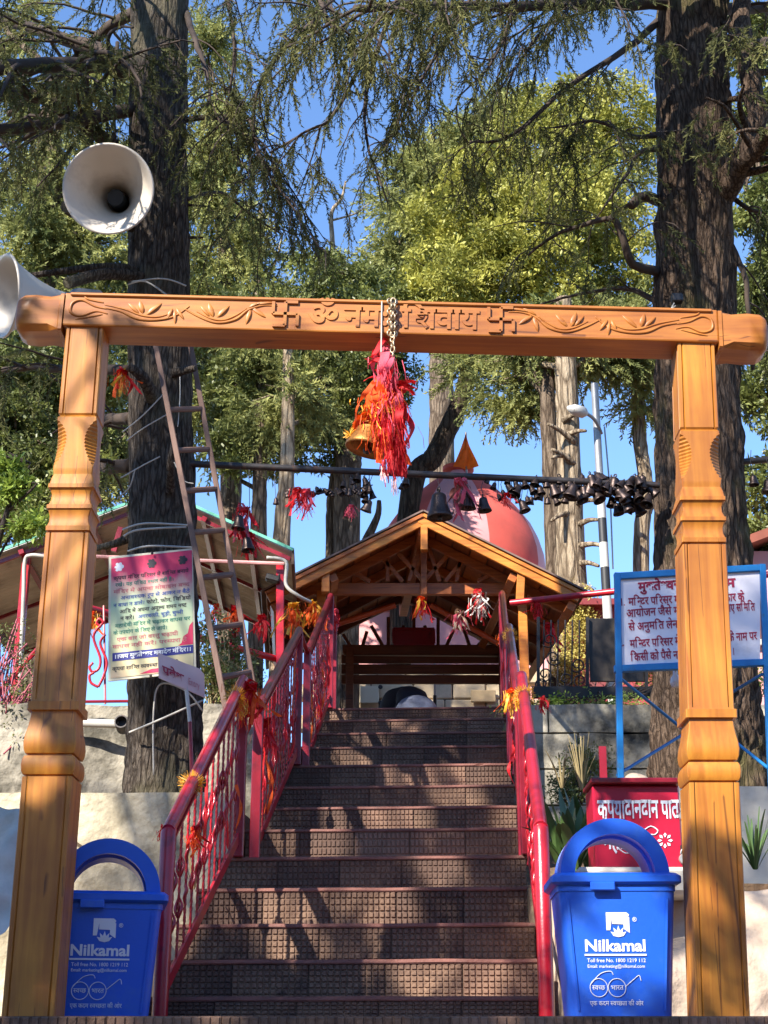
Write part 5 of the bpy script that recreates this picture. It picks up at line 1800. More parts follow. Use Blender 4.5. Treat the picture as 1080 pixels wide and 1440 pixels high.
# hanging boughs of a third deodar whose stem stands out of the picture above the gate
th = thing('deodar_tree', 'drooping dark deodar boughs hanging into the top of the picture above the gate', 'tree', 'large deodar trees', loc=P(1600, 1500, 9.5))
def hp_(*pts):
    return [P(x, y, 7.6 + dy) for x, y, dy in pts]
bx = V((4.4, 8.6, 0))
build_trunk('trunk', [bx, bx + V((0, 0, 4)), bx + V((-.1, 0, 9)), bx + V((0, 0, 14))], [.35, .28, .24, .1], BARK_R, th, seg=40, amp=.12, per=.1)
sp = Sprays()
q0 = bx + V((0, 0, 8.2))
for pts, r0, r1, kw in (
        ([(480, -120, .2), (470, -10, .1), (400, 70, 0), (362, 130, 0), (355, 200, .1)], .024, .006, dict(nsub=18, sublen=.8)),
        ([(640, -110, .4), (560, 0, .3), (520, 110, .2), (514, 190, .2), (545, 285, .2)], .022, .005, dict(nsub=14, sublen=.55, bare=.25)),
        ([(560, -60, .1), (520, 60, .1), (470, 160, .0), (430, 185, .0), (380, 215, 0)], .016, .005, dict(nsub=16, sublen=.7, bare=.2)),
        ([(352, 170, .1), (370, 230, .1), (410, 290, .1), (450, 350, .1)], .012, .004, dict(nsub=12, sublen=.55, bare=.35)),
        ([(700, -80, .1), (650, 20, 0), (600, 100, 0), (560, 180, .1), (545, 200, .1)], .016, .004, dict(nsub=16, sublen=.7)),
        ([(740, -60, 0), (720, 20, 0), (690, 90, 0), (640, 140, 0)], .015, .004, dict(nsub=14, sublen=.7)),
        ([(300, -90, 0), (320, 0, 0), (330, 70, 0), (320, 160, .1), (330, 230, .2)], .015, .004, dict(nsub=14, sublen=.7)),
        ([(420, -90, 0), (440, -20, 0), (470, 20, 0), (480, 80, 0)], .014, .004, dict(nsub=12, sublen=.7)),
        ([(600, -90, 0), (590, -10, 0), (585, 50, .1), (570, 120, .1)], .013, .004, dict(nsub=12, sublen=.6)),
        ([(820, -80, .4), (790, 0, .4), (750, 60, .4), (700, 130, .4)], .014, .004, dict(nsub=16, sublen=.8))):
    kw['nsub'] = max(2, int(kw['nsub'] * .58)); limb(th, hp_(*pts), r0, r1, sp, dens=6, droop=.9, size=.78, start=.05, spread=.9, **kw)
for (x, y, dy) in ((480, -120, .2), (640, -110, .4), (560, -60, .1), (700, -80, .1), (740, -60, 0), (300, -90, 0), (420, -90, 0), (600, -90, 0), (820, -80, .4)):
    e = P(x, y, 7.6 + dy)
    mb = MB(); cc = bez([q0 + V((0, 0, random.uniform(-.5, .8))), q0.lerp(e, .5) + V((0, 0, .5)), e], 14); mb.tube(cc, [.06 - .04 * i / (len(cc) - 1) for i in range(len(cc))], 7); mb.build('limb', TWIG, th, smooth=2)
scatter('crown', NT, sp.p, sp.d, sp.s, NEED_D, th)

# ---- background trees
def broadleaf(name, label, cat_label, stem, rads, blobs, n, m, bark, size=1.0, lo=.45, tm=None, group='trees behind the temple', needle=False, branches=True):
    """stem: [(px,py,Y)], blobs: [(px,py,Y,rx_px,ry_px)] clusters that make up the crown"""
    S = [P(*a) for a in stem]
    S[0].z = min(S[0].z, TOP_Z - .2)
    root = thing(name, label, 'tree', group, loc=S[0])
    build_trunk('trunk', S, rads, bark, root, seg=22, amp=.16, freq=3.0, per=.12, seed=len(label))
    tot = sum(b[3] * b[4] for b in blobs)
    pos, dirs = [], []
    mb = MB()
    for (px, py, Y, rx, ry) in blobs:
        c0 = P(px, py, Y)
        ax, az = M(rx, py, Y), M(ry, py, Y)
        k = int(n * .74 * rx * ry / tot)
        # small clumps spread through the cluster, each an uneven tuft of shoots
        nc = max(8, int(k / 17))
        cu = rng.normal(size=(nc, 3)); cu /= np.linalg.norm(cu, axis=1)[:, None]
        cu *= (rng.uniform(.15, 1.18, nc) ** .7)[:, None]
        cr = rng.uniform(.07, .3, nc)
        wgt = cr ** 2; wgt /= wgt.sum()
        wh = rng.choice(nc, k, p=wgt)
        u = rng.normal(size=(k, 3))
        u /= np.linalg.norm(u, axis=1)[:, None]
        r = rng.uniform(.2, 1.0, k) ** .5
        flat = np.array([1.15, 1.15, .62])
        p = (cu[wh] + u * flat * (r * cr[wh])[:, None]) * np.array([ax, (ax + az) * .4, az]) + np.array(c0)
        u = u * .7 + cu[wh] * .6
        pos.append(p)
        dd = u + rng.normal(size=u.shape) * .4
        dd[:, 2] += -.3 if needle else .1
        dirs.append(dd)
        if branches:
            mb = MB()
            # limb from the stem into the clump
            si = min(range(len(S)), key=lambda i: (S[i] - c0).length + (3 if S[i].z > c0.z else 0))
            si = max(1, si)
            mid = S[si].lerp(c0, .5) + V((random.gauss(0, .15), random.gauss(0, .15), .1))
            cc = bez([S[si], mid, c0], 8)
            mb.tube(cc, [max(.012, rads[-1] * .55) * (1 - .6 * i / (len(cc) - 1)) for i in range(len(cc))], 6)
            for _ in range(5):
                e = c0 + V((random.uniform(-.8, .8) * ax, random.uniform(-.5, .5) * ax, random.uniform(-.7, .8) * az))
                mb.tube([mid.lerp(c0, random.random()), c0.lerp(e, .5) + V((0, 0, .05)), e], [.014, .010, .004], 5, cap=False)
            mb.build('bough', bark, root, smooth=2, fix=False)
    pos, dirs = np.concatenate(pos), np.concatenate(dirs)
    scatter('crown', tm or (NTF if needle else LT), pos, dirs, rng.uniform(.6, 1.45, len(pos)) * size, m, root, roll=1.0)
    return root

BARK_DARK = bark_mat('dark_bark', (58, 48, 42), (98, 84, 70), sc_=1.4)  # darker bark tones for the leaning trunk
broadleaf('oak_tree', 'bright yellow-green oak with dark leaning trunk behind the shelter', 'tree',
          [(548, 800, 17), (575, 715, 17), (612, 640, 17), (645, 570, 17), (662, 510, 17), (680, 420, 17), (700, 330, 17)], [.15, .13, .12, .11, .1, .08, .05],
          [(640, 330, 17, 85, 75), (700, 260, 17, 90, 80), (760, 330, 16.5, 90, 90), (720, 390, 16.5, 110, 60), (620, 400, 17, 70, 55), (800, 240, 17.5, 90, 80), (850, 330, 17, 70, 90), (860, 180, 18, 80, 80), (780, 170, 18, 80, 60), (590, 425, 17, 40, 50), (860, 420, 17, 80, 50), (690, 455, 17, 120, 40), (780, 470, 17, 90, 40)],
          14500, LEAF_B, BARK_DARK, size=1.0)
broadleaf('oak_tree', 'dark green oak crown left of the hanging bell on two close trunks', 'tree',
          [(486, 800, 16), (488, 700, 16), (490, 640, 16), (478, 560, 16), (460, 480, 16), (450, 420, 16)], [.16, .15, .14, .11, .08, .05],
          [(450, 420, 16, 90, 60), (400, 500, 16, 90, 75), (480, 540, 16, 70, 85), (350, 570, 16, 70, 70), (430, 610, 16, 80, 50), (500, 470, 16.5, 60, 60), (540, 440, 17, 60, 60), (330, 480, 16.5, 60, 60), (500, 390, 17, 60, 40), (370, 630, 16, 60, 40), (540, 520, 16.5, 50, 70)],
          10500, LEAF_D, BARK_FAR, size=.95)
broadleaf('cypress_tree', 'pale grey-green conifer showing above the bright oak', 'tree',
          [(620, 800, 26), (620, 500, 26), (615, 320, 26), (608, 190, 26)], [.3, .22, .14, .05],
          [(600, 300, 26, 60, 60), (640, 260, 26, 70, 50), (590, 240, 26, 35, 35), (650, 210, 26, 50, 40), (690, 180, 26, 60, 40), (570, 350, 26, 50, 50)],
          3800, NEED_L, BARK_FAR, size=1.5, needle=True)
broadleaf('cypress_tree', 'dense grey-green conifer foliage at the far left behind the loudspeakers', 'tree',
          [(60, 900, 15), (60, 600, 15), (70, 350, 15), (75, 100, 15)], [.2, .18, .14, .08],
          [(40, 560, 14.5, 90, 70), (120, 600, 15, 70, 80), (30, 640, 14.5, 80, 70), (60, 320, 15, 80, 70), (130, 350, 15, 80, 60), (40, 440, 15, 80, 60), (130, 450, 15, 60, 70), (110, 250, 15, 70, 50), (30, 240, 15, 50, 40), (120, 690, 15, 60, 60), (20, 720, 15, 60, 50), (60, 150, 15.5, 50, 30), (150, 110, 15.5, 40, 40), (40, 40, 15.5, 50, 30)],
          7000, NEED_L, BARK_FAR, size=1.0, needle=True)
broadleaf('cypress_tree', 'loose feathery conifer between the left trunk and the dead tree', 'tree',
          [(330, 800, 19), (325, 600, 19), (318, 420, 19), (310, 230, 19)], [.16, .14, .1, .05],
          [(310, 300, 19, 45, 40), (300, 370, 19, 50, 40), (340, 420, 19, 60, 30), (300, 230, 19, 45, 50), (290, 440, 19, 50, 30), (310, 150, 19, 30, 30), (290, 70, 19, 30, 40), (300, 520, 18, 50, 50), (300, 600, 18, 40, 50)],
          3200, NEED_L, BARK_FAR, size=1.25, needle=True)
broadleaf('pine_tree', 'conifer with twin broken-branched trunks standing right of the shelter', 'tree',
          [(812, 990, 14.6), (806, 900, 14.6), (802, 760, 14.6), (800, 640, 14.6), (796, 520, 14.6), (792, 420, 14.6)], [.19, .17, .14, .12, .11, .08],
          [(720, 548, 15.5, 60, 26), (735, 578, 15.5, 40, 14), (690, 515, 16, 90, 22), (770, 495, 15, 80, 30), (840, 505, 15, 60, 26)],
          2000, NEED_L, BARK_PALE, size=.85, needle=True)
for px0, stem, rads, lab, bark, cr in (
        (773, [(786, 990, 14.9), (782, 850, 14.9), (776, 700, 14.9), (770, 560, 14.9), (768, 430, 14.9)], [.11, .10, .085, .08, .06], 'slim grey trunk close beside the pine right of the dome', BARK_FAR, [(770, 450, 15, 50, 40), (745, 480, 15, 50, 30)]),
        (900, [(893, 900, 15.5), (902, 770, 15.5), (910, 700, 15.5), (900, 620, 15.5), (898, 540, 15.5), (905, 440, 15.5)], [.085, .085, .08, .075, .07, .06], 'slim sunlit curved trunk just left of the right deodar', BARK_PALE, [(880, 500, 15.5, 50, 40), (900, 540, 15.5, 35, 45), (860, 470, 15.5, 60, 40)]),
        (400, [(392, 900, 14.5), (396, 760, 14.5), (402, 690, 14.5), (405, 600, 14.5), (405, 480, 14.5)], [.09, .085, .08, .07, .05], 'slim trunk with one sunlit side above the shed roof', BARK_PALE, [(405, 560, 14.8, 70, 60), (385, 480, 14.8, 60, 40)]),
        (364, [(362, 900, 15), (363, 760, 15), (365, 690, 15), (366, 600, 15), (366, 480, 15)], [.085, .08, .075, .07, .05], 'slim dark trunk behind the ladder above the shed roof', BARK_FAR, [(345, 540, 15.2, 50, 60), (330, 640, 15, 40, 40)]),
        (470, [(468, 900, 16.3), (468, 760, 16.3), (470, 690, 16.3), (482, 620, 16.3), (500, 520, 16.3)], [.08, .08, .075, .07, .04], 'thin trunk leaning against the dark oak behind the hanging bell', BARK_FAR, [(500, 520, 16.3, 50, 50)])):
    broadleaf('young_tree', lab, 'tree', stem, rads, cr, 900 if len(cr) > 1 else 500, LEAF_D if bark is BARK_FAR else NEED_L, bark, size=.9, needle=bark is BARK_PALE)
broadleaf('oak_tree', 'leafy tree filling the gap right of the right deodar', 'tree',
          [(1110, 950, 13.5), (1105, 700, 13.5), (1095, 480, 13.5), (1090, 330, 13.5)], [.16, .14, .1, .06],
          [(1075, 420, 13.5, 60, 90), (1070, 560, 13.5, 45, 60), (1085, 300, 13.5, 60, 60), (1100, 700, 13.5, 60, 80), (1060, 770, 13.2, 30, 50), (1075, 180, 14, 60, 80), (1060, 60, 14, 60, 60)],
          5200, LEAF_D, BARK_FAR, size=.95)
broadleaf('oak_tree', 'olive oak foliage low at the left edge behind the shed roof', 'tree',
          [(-40, 950, 13), (-30, 760, 13), (-10, 640, 13), (10, 560, 13)], [.14, .12, .1, .05],
          [(20, 620, 13, 70, 70), (90, 660, 13, 60, 60), (140, 560, 13.5, 50, 80), (10, 520, 13, 60, 60), (90, 540, 13.3, 70, 60), (60, 720, 12.8, 60, 40), (160, 640, 13.3, 40, 50)],
          5200, LEAF_D, BARK_FAR, size=.9)
broadleaf('leafy_shrub', 'pale young-leaved shrub at the left edge above the shed eave', 'tree',
          [(-20, 960, 10.6), (-10, 800, 10.6), (10, 720, 10.6), (22, 680, 10.6)], [.03, .025, .02, .01],
          [(15, 690, 10.6, 32, 26), (35, 740, 10.6, 26, 18), (5, 650, 10.6, 22, 18)], 420, LEAF_Y, TWIG, size=.75, group='shrubs at the left edge')
# bare dead tree
dt = thing('dead_tree', 'bare grey dead tree in the sky gap above the beam', 'tree', loc=P(366, 800, 21))
def dl(*pts): return [P(x, y, 21) for x, y in pts]
for i, (pts, r0) in enumerate((([(368, 820), (366, 600), (364, 440), (364, 380), (366, 300), (368, 290)], .09), ([(364, 420), (340, 385), (318, 380), (300, 388)], .025), ([(365, 400), (385, 375), (395, 340), (400, 322)], .025), ([(364, 390), (345, 345), (338, 325)], .02), ([(366, 345), (376, 315), (380, 300)], .018), ([(365, 430), (400, 400), (430, 380)], .02), ([(470, 440), (468, 350), (466, 300), (480, 280), (486, 255)], .05), ([(466, 310), (500, 300), (520, 285)], .02))):
    cc = bez(dl(*pts), 14)
    mb = MB(); mb.tube(cc, [r0 * (1 - .7 * i_ / (len(cc) - 1)) for i_ in range(len(cc))], 7); mb.build('trunk' if i == 0 else 'bare_branch', BARK_PALE, dt, smooth=2)
# broken branch stubs on the pine
pine = [o for o in bpy.data.objects if o.name.startswith('pine_tree')][0]
for (x, y, dx, dy) in ((820, 706, 22, -2), (823, 735, 20, -4), (824, 765, 26, 3), (822, 790, 20, 6), (820, 822, 14, 8), (800, 620, -30, -24), (798, 650, -22, -18), (800, 590, 20, -10), (806, 610, 18, -4), (790, 720, -14, 12), (812, 680, 14, -6), (790, 640, -14, 4)):
    mb = MB(); A, B = P(x - (8 if dx > 0 else -8), y + 2, 14.5), P(x + dx, y + dy, 14.3); cc = bez([A, A.lerp(B, .5) + V((0, 0, .02)), B], 6); mb.tube(cc, [.035 * (1 - .55 * i / (len(cc) - 1)) for i in range(len(cc))], 7); mb.build('branch_stub', BARK_PALE, pine, smooth=2)
# stump-like stub of the leaning oak beside the bell string
mb = MB(); cc = bez([P(500, 830, 16.8), P(512, 770, 16.8), P(524, 742, 16.8), P(532, 722, 16.8), P(533, 704, 16.8)], 12); mb.tube(cc, [.07 - .045 * i / (len(cc) - 1) for i in range(len(cc))], 8)
mb.build('broken_snag', BARK_FAR, None, smooth=2, label='dark broken snag poking up behind the left slope of the shelter roof', cat='snag')

# ---- shade: unseen deodar behind the photographer, its sprays placed to cast chosen shade patches
E1 = SUN_DIR.orthogonal().normalized()
E2 = SUN_DIR.cross(E1)
LIT = []
def lit(px, py, Y, r):
    p = P(px, py, Y)
    LIT.append((p.dot(E1), p.dot(E2), r))
RISER_LIT = {0: [(300, 352)], 1: [(446, 482), (571, 702)], 2: [(330, 350), (372, 400), (416, 446)], 3: [(308, 442), (452, 470), (512, 572)], 4: [(612, 636)], 5: [(349, 546), (554, 584)], 6: [(467, 546), (561, 637), (694, 728)],
             7: [(420, 470), (625, 675)], 8: [(538, 558), (572, 615), (655, 715)], 9: [(445, 582), (640, 660)], 10: [(500, 530)], 11: [(560, 580)], 12: []}
for py in range(490, 1131, 16):
    lit(975 + (py - 490) * .042, py, GY, .10)
for px in range(500, 1070, 14):
    lit(px, 446 + (px - 500) * .026, GY, .11)
for px in (110, 150, 220, 300, 370, 420):
    lit(px, 444, GY, .055)
for py in range(715, 890, 16):
    lit(100 - (py - 700) * .08, py, GY, .085)
for py in (510, 530, 575, 640, 660):
    lit(125 - (py - 480) * .08, py, GY, .05)
for py in range(540, 680, 18):
    lit(540, py, GY, .10)
for px, py, Y, r in ((152, 265, 7.35, .26), (225, 1390, 5.36, .07), (225, 1330, 5.36, .06), (762, 1160, 6.2, .07), (768, 1240, 5.8, .08), (772, 1300, 5.6, .07), (345, 980, 7.0, .08), (292, 1075, 6.2, .03), (280, 1090, 6.1, .03), (310, 1045, 6.4, .03), (412, 905, 9.4, .08), (395, 900, 11.4, .12), (395, 850, 11.4, .12),
                     (170, 1140, 7.6, .14), (110, 1150, 7.6, .1), (240, 1090, 7.6, .08), (120, 1040, 9.3, .15), (160, 1060, 9.3, .12), (930, 1330, 4.9, .07), (900, 1290, 4.9, .06), (885, 1262, 4.9, .06), (940, 1370, 4.9, .07), (870, 1390, 4.9, .06), (200, 1240, 5.1, .06), (945, 1170, 5.7, .07), (930, 1190, 5.7, .06),
                     (230, 880, 7.9, .1), (200, 900, 7.9, .08), (180, 930, 7.9, .06), (230, 850, 7.9, .08), (960, 1360, GY, .03), (1020, 1300, GY, .04), (1040, 1390, 5.6, .2), (985, 690, 8.6, .1), (930, 700, 8.6, .12), (1050, 950, 8.6, .15)):
    lit(px, py, Y, r)
for py in range(1080, 1440, 30):
    lit(8, py, 5.8, .2)
    lit(-40, py, 5.8, .2)
for py in (1040, 1070, 1100):
    lit(240, py, 8.15, .16)
for px in range(610, 800, 18):
    lit(px, 730 + (px - 600) * .49, 12.35, .14)

TG = []                                      # (point, radius, distance towards the sun, number of sprays)
random.seed(4)
for k in range(13):
    top_, bot_ = STEP_PY[k], (STEP_PY[k - 1] if k else 1428)
    half_ = M(9, top_, STEP_Y[k])
    x0_ = 540 + (cx(STEP_Y[k]) - HW) / M(1, top_, STEP_Y[k])
    x1_ = 540 + (cx(STEP_Y[k]) + HW) / M(1, top_, STEP_Y[k])
    x = x0_ - 6
    while x < x1_ + 6:
        dark = not any(a_ - 3 < x < b_ + 3 for a_, b_ in RISER_LIT[k])
        for f_ in (.3, .75):
            py = top_ + (bot_ - top_) * f_
            if dark:
                TG.append((P(x + random.uniform(-4, 4), py, STEP_Y[k]), .075, random.uniform(5.2, 6.2) + (STEP_Y[k] - 5) * .5, 12))
            elif x > x0_ and x < x1_ and any(a_ + 6 < x < b_ - 6 for a_, b_ in RISER_LIT[k]):
                lit(x, py, STEP_Y[k], M(7, py, STEP_Y[k]) + .03)
        x += 13
def sh(px, py, Y, r, cov=1.0):
    TG.append((P(px, py, Y), r, random.uniform(5.2, 6.6) if Y < 6.5 else random.uniform(9.5, 12.5), int(cov * 520 * r * r) + 5))
for py in range(905, 1440, 30):
    sh(62 - (py - 900) * .07, py, GY, .16, 1.3)
for py in (500, 550, 605, 690):
    sh(115, py, GY, .07, 1.2)
for px, py in ((40, 445), (70, 470), (185, 450), (260, 460), (335, 440), (455, 455)):
    sh(px, py, GY, .09, 1.2)
for py in range(1160, 1430, 28):
    sh(1000, py, GY, .13, 1.3)
for px in range(80, 220, 26):
    for py in range(1200, 1430, 34):
        sh(px, py, 5.0, .11, 1.1)
for px in range(795, 960, 26):
    for py in range(1165, 1430, 34):
        sh(px, py, 4.88, .10, 1.1)
for px in range(-60, 1100, 40):
    sh(px, 1434, 4.2, .13, 1.4)
for px in range(845, 970, 26):
    for py in (1110, 1150, 1190):
        sh(px, py, 5.7, .11, 1.0)
for px in range(875, 1075, 30):
    for py in range(815, 945, 32):
        sh(px, py, 7.3, .12, .45)
for px, py, Y, r in ((230, 480, 8.2, .35), (230, 560, 8.2, .35), (230, 660, 8.2, .35), (230, 350, 8.2, .35), (225, 220, 8.2, .35), (230, 760, 8.2, .25), (230, 1000, 8.2, .3), (225, 100, 8.2, .3), (110, 800, 11, .5), (330, 830, 11, .5), (400, 940, 10, .4), (420, 800, 12.3, .3), (480, 770, 12.3, .3), (540, 745, 12.3, .22), (450, 790, 12.3, .2), (510, 760, 12.3, .2),
                    (140, 1190, 7.6, .2), (240, 1180, 7.6, .25), (120, 1090, 9.2, .2), (640, 850, 12.6, .3), (980, 250, 8.7, .4), (985, 480, 8.7, .3), (1000, 620, 8.7, .3), (980, 100, 8.7, .4), (990, 900, 8.7, .25), (820, 1060, 10, .4), (860, 1040, 10, .4), (780, 1040, 10, .4),
                    (250, 1120, 5.9, .14), (270, 1150, 5.9, .14), (330, 1020, 6.7, .14), (300, 1120, 6.3, .14), (330, 1100, 6.7, .14), (250, 1230, 5.6, .16), (280, 1260, 5.8, .16), (320, 1180, 6.5, .15), (390, 960, 8.7, .16), (370, 1060, 7.8, .16), (400, 1020, 8.9, .16), (450, 880, 11, .2), (440, 950, 10.5, .2), (470, 930, 11.7, .2),
                    (735, 950, 9, .12), (740, 1020, 8.5, .12), (750, 1080, 6.8, .1), (766, 1400, 5.4, .1), (720, 900, 11, .14), (500, 975, 16.3, .4), (560, 975, 16.3, .4), (620, 975, 16.3, .4), (680, 975, 16.3, .4), (530, 890, 16.3, .4), (1000, 1160, 7.5, .25), (1060, 1160, 7.5, .25), (1030, 1200, 7.5, .2), (980, 1280, 5.7, .15), (1060, 1260, 5.8, .15)):  # sprays also added to darken the shrine wall inside the shelter
    sh(px, py, Y, r, 1.2)

def shade_deodar(x, y, hgt, seed):
    random.seed(seed)
    root = thing('deodar_tree', 'unseen deodar behind the photographer with crown shaped to cast dappled shade', 'tree', 'large deodar trees', loc=(x, y, -.3))
    build_trunk('trunk', [V((x, y, -.4)), V((x, y, hgt * .5)), V((x + .1, y, hgt))], [.34, .26, .1], BARK_L, root, seg=28, amp=.12, per=.15, seed=seed)
    sp_ = Sprays()
    mb = MB()
    for n_, (p, r, t, cnt) in enumerate(TG):
        q = V(p) - SUN_DIR * t
        if n_ % 9 == 0:
            a, b_ = q.dot(E1), q.dot(E2)
            if not any((a - u) ** 2 + (b_ - w) ** 2 < rr * rr for u, w, rr in LIT):
                a = V((x, y, max(4, min(hgt - .3, q.z + random.uniform(-.2, .5)))))
                cc = bez([a, a.lerp(q, .55) + V((0, 0, .15)), q], 10)
                mb.tube(cc, [.03 - .024 * i / (len(cc) - 1) for i in range(len(cc))], 5)
        for _ in range(cnt):
            e = V((random.gauss(0, .5), random.gauss(0, .5), random.gauss(0, .5))) * r
            c = q + e
            d = (e + V((random.gauss(0, .1), random.gauss(0, .1), -.05))).normalized()
            s_ = random.uniform(.36, .55) if r < .12 else random.uniform(.6, 1.0)
            hit = False
            for f_ in (0, .5, 1):
                m_ = c + d * (.34 * f_ * s_)
                a, b_ = m_.dot(E1), m_.dot(E2)
                if any((a - u) ** 2 + (b_ - w) ** 2 < (rr + .012) ** 2 for u, w, rr in LIT):
                    hit = True
                    break
            if hit:
                continue
            sp_.add(c, d, s_)
    mb.build('boughs', TWIG, root, smooth=2, fix=False)
    scatter('crown', NTF, sp_.p, sp_.d, sp_.s, NEED_D, root)
    return root
shade_deodar(-7.4, -1.2, 14, 5)
# unseen wood added behind the photographer to hold back low sky light
wp, wd_ = [], []
for i in range(26):
    a = math.pi + math.pi * (i + .5) / 26 * 1.15 - .12 * math.pi
    dist = random.uniform(15, 21)
    hmax = dist * math.tan(R(25)) + .6
    c = V((dist * math.cos(a), dist * math.sin(a), 0))
    for _ in range(420):
        h_ = random.uniform(-.02, 1)
        rr = 2.4 * (1.05 - .6 * h_)
        wp.append((c.x + random.gauss(0, .5) * rr, c.y + random.gauss(0, .5) * rr, hmax * h_))
        wd_.append((random.gauss(0, 1), random.gauss(0, 1), random.gauss(0, .5) - .2))
wo = scatter('unseen_woodland', NTF, wp, wd_, rng.uniform(3.2, 5.0, len(wp)), NEED_D, None, roll=1)
tag(wo, 'unseen conifer wood added behind the photographer to hold back sky light', kind='stuff')
random.seed(21)

# ------------------------------------------------------------------ loudspeakers on the left trunk
def horn(loc, aim, rad, label, ln=.5):
    d = V(aim).normalized()
    rot = d.to_track_quat('Z', 'Y').to_matrix().to_4x4()
    root = thing('horn_loudspeaker', label, 'loudspeaker', 'horn loudspeakers on the left trunk', loc=loc, rot=rot)
    m = WM[root]
    prof = []
    for i in range(19):
        t = i / 18
        prof.append((.045 + (rad - .045) * t ** 1.7, -ln + ln * t))
    out = prof + [(rad + .012, .004), (rad + .014, -.008), (rad + .002, -.014)] + [(r_ + .006, z - .006) for r_, z in prof[-2::-1]]
    mb = MB(); mb.lathe(out, 48, m); mb.build('flare', HORN, root, smooth=2)
    mb = MB(); mb.lathe([(0, -ln + .03), (.05, -ln + .03), (.062, -ln + .12), (.062, -ln + .125), (.05, -ln + .02)], 24, m); mb.build('throat', HORND, root, smooth=True)
    mb = MB(); mb.lathe([(0, -ln * .52), (.045, -ln * .52), (.052, -ln * .56), (.052, -ln + .05), (0, -ln + .05)], 24, m); mb.build('throat_shade_plug', HORND, root, smooth=True)  # dark plug standing in for the shaded hole at the throat
    mb = MB(); mb.lathe([(.05, -ln), (.075, -ln - .02), (.085, -ln - .05), (.085, -ln - .17), (.06, -ln - .2), (0, -ln - .2)], 24, m); mb.build('driver', HORNG, root, smooth=True)
    mb = MB()
    mb.tube([m @ V((math.cos(a) * .12, math.sin(a) * .12, -ln + .06)) for a in [math.pi + math.pi * i / 12 for i in range(13)]], .009, 6)
    mb.build('bracket', HORNG, root, smooth=2)
    return root
horn(P(152, 265, 7.35), V((.02, -.93, -.35)), M(61, 265, 7.35), 'white horn loudspeaker facing the camera high on the left trunk')
horn(P(6, 416, 7.3), V((-.84, -.52, -.16)), M(56, 416, 7.3), 'white horn loudspeaker cut by the left edge and pointing left', ln=.36)
for pts, lab in (([(92, 290), (130, 305), (190, 320)], 'timber arm that carries the upper loudspeaker'), ([(95, 398), (150, 385), (215, 392)], 'timber arm that carries the lower loudspeaker')):
    mb = MB(); cc = bez([P(x, y, 7.75 + .25 * i) for i, (x, y) in enumerate(pts)], 8); mb.tube(cc, .035, 8)
    mb.build('timber_arm', BARK_L, None, smooth=True, label=lab, cat='bracket')
# wires slung round the trunk
def wire(pts, r, m, label, cat='wire', group=None):
    mb = MB(); mb.tube(bez([P(*p) for p in pts], 26), r, 6)
    return mb.build('cable', m, None, smooth=2, label=label, cat=cat, group=group)
WG = 'cables around the left trunk'
for pts, r, lab in ((([(180, 400, 8.1), (205, 396, 8.05), (236, 416, 8.05)]), .005, 'short white cable end on the trunk just above the beam'),
                    ([(185, 396, 8.1), (230, 392, 8.08), (262, 402, 8.1)], .005, 'white cable across the trunk just above the beam'),
                    ([(172, 745, 8.12), (205, 736, 8.1), (268, 739, 8.12)], .006, 'white cable band across the trunk above the poster'),
                    ([(174, 754, 8.12), (196, 745, 8.1), (262, 741, 8.12)], .006, 'second white cable band sagging above the poster'),
                    ([(180, 775, 8.08), (210, 768, 8.0), (270, 770, 8.06)], .006, 'white cable along the top edge of the poster'),
                    ([(182, 1030, 8.1), (225, 1012, 8.0), (285, 985, 8.05)], .006, 'white cable rising across the trunk below the entry sign'),
                    ([(216, 1090, 8.08), (216, 1000, 8.05), (226, 962, 8.0), (262, 972, 8.0), (285, 1000, 8.05)], .005, 'grey looped cable under the entry sign'),
                    ([(172, 608, 8.1), (200, 585, 8.05), (232, 552, 8.0)], .004, 'upper pale twine slanting up to the ladder'),
                    ([(178, 620, 8.1), (205, 600, 8.05), (255, 572, 8.0)], .004, 'middle pale twine slanting up to the ladder'),
                    ([(170, 672, 8.1), (200, 655, 8.05), (225, 642, 8.0)], .004, 'lower pale twine beside the knot on the trunk'),
                    ([(166, 700, 8.1), (182, 685, 8.05), (190, 660, 8.0)], .004, 'frayed twine hanging left of the knot'),
                    ([(250, 600, 7.95), (253, 560, 7.95), (253, 530, 7.95)], .003, 'thin white cord hanging between the ladder rails'),
                    ([(245, 650, 7.95), (258, 675, 7.95), (272, 680, 7.95)], .003, 'loose white cord end at the third ladder rung')):
    wire(pts, r, WHITEC, lab, 'cable', WG)

# ------------------------------------------------------------------ ladder
lad = thing('wooden_ladder', 'dark wooden ladder leaning against the left trunk', 'ladder', loc=P(330, 1000, 7.6))
L0, L1, R0, R1 = P(318, 1000, 7.45), P(219, 485, 7.95), P(360, 985, 7.75), P(267, 480, 8.2)
for a, b in ((L0, L1), (R0, R1)):
    mb = MB(); mb.bar(a, b, .04, .03, (1, 0, 0)); mb.build('rail', LADD, lad, bevel=.004)
for py, t in ((540, .88), (568, .80), (628, .68), (690, .565), (752, .45), (815, .33), (880, .2), (945, .08)):
    if py == 540: continue
    mb = MB(); mb.tube([L0.lerp(L1, t), R0.lerp(R1, t - .01)], .016, 8); mb.build('rung', LADD, lad, smooth=True)

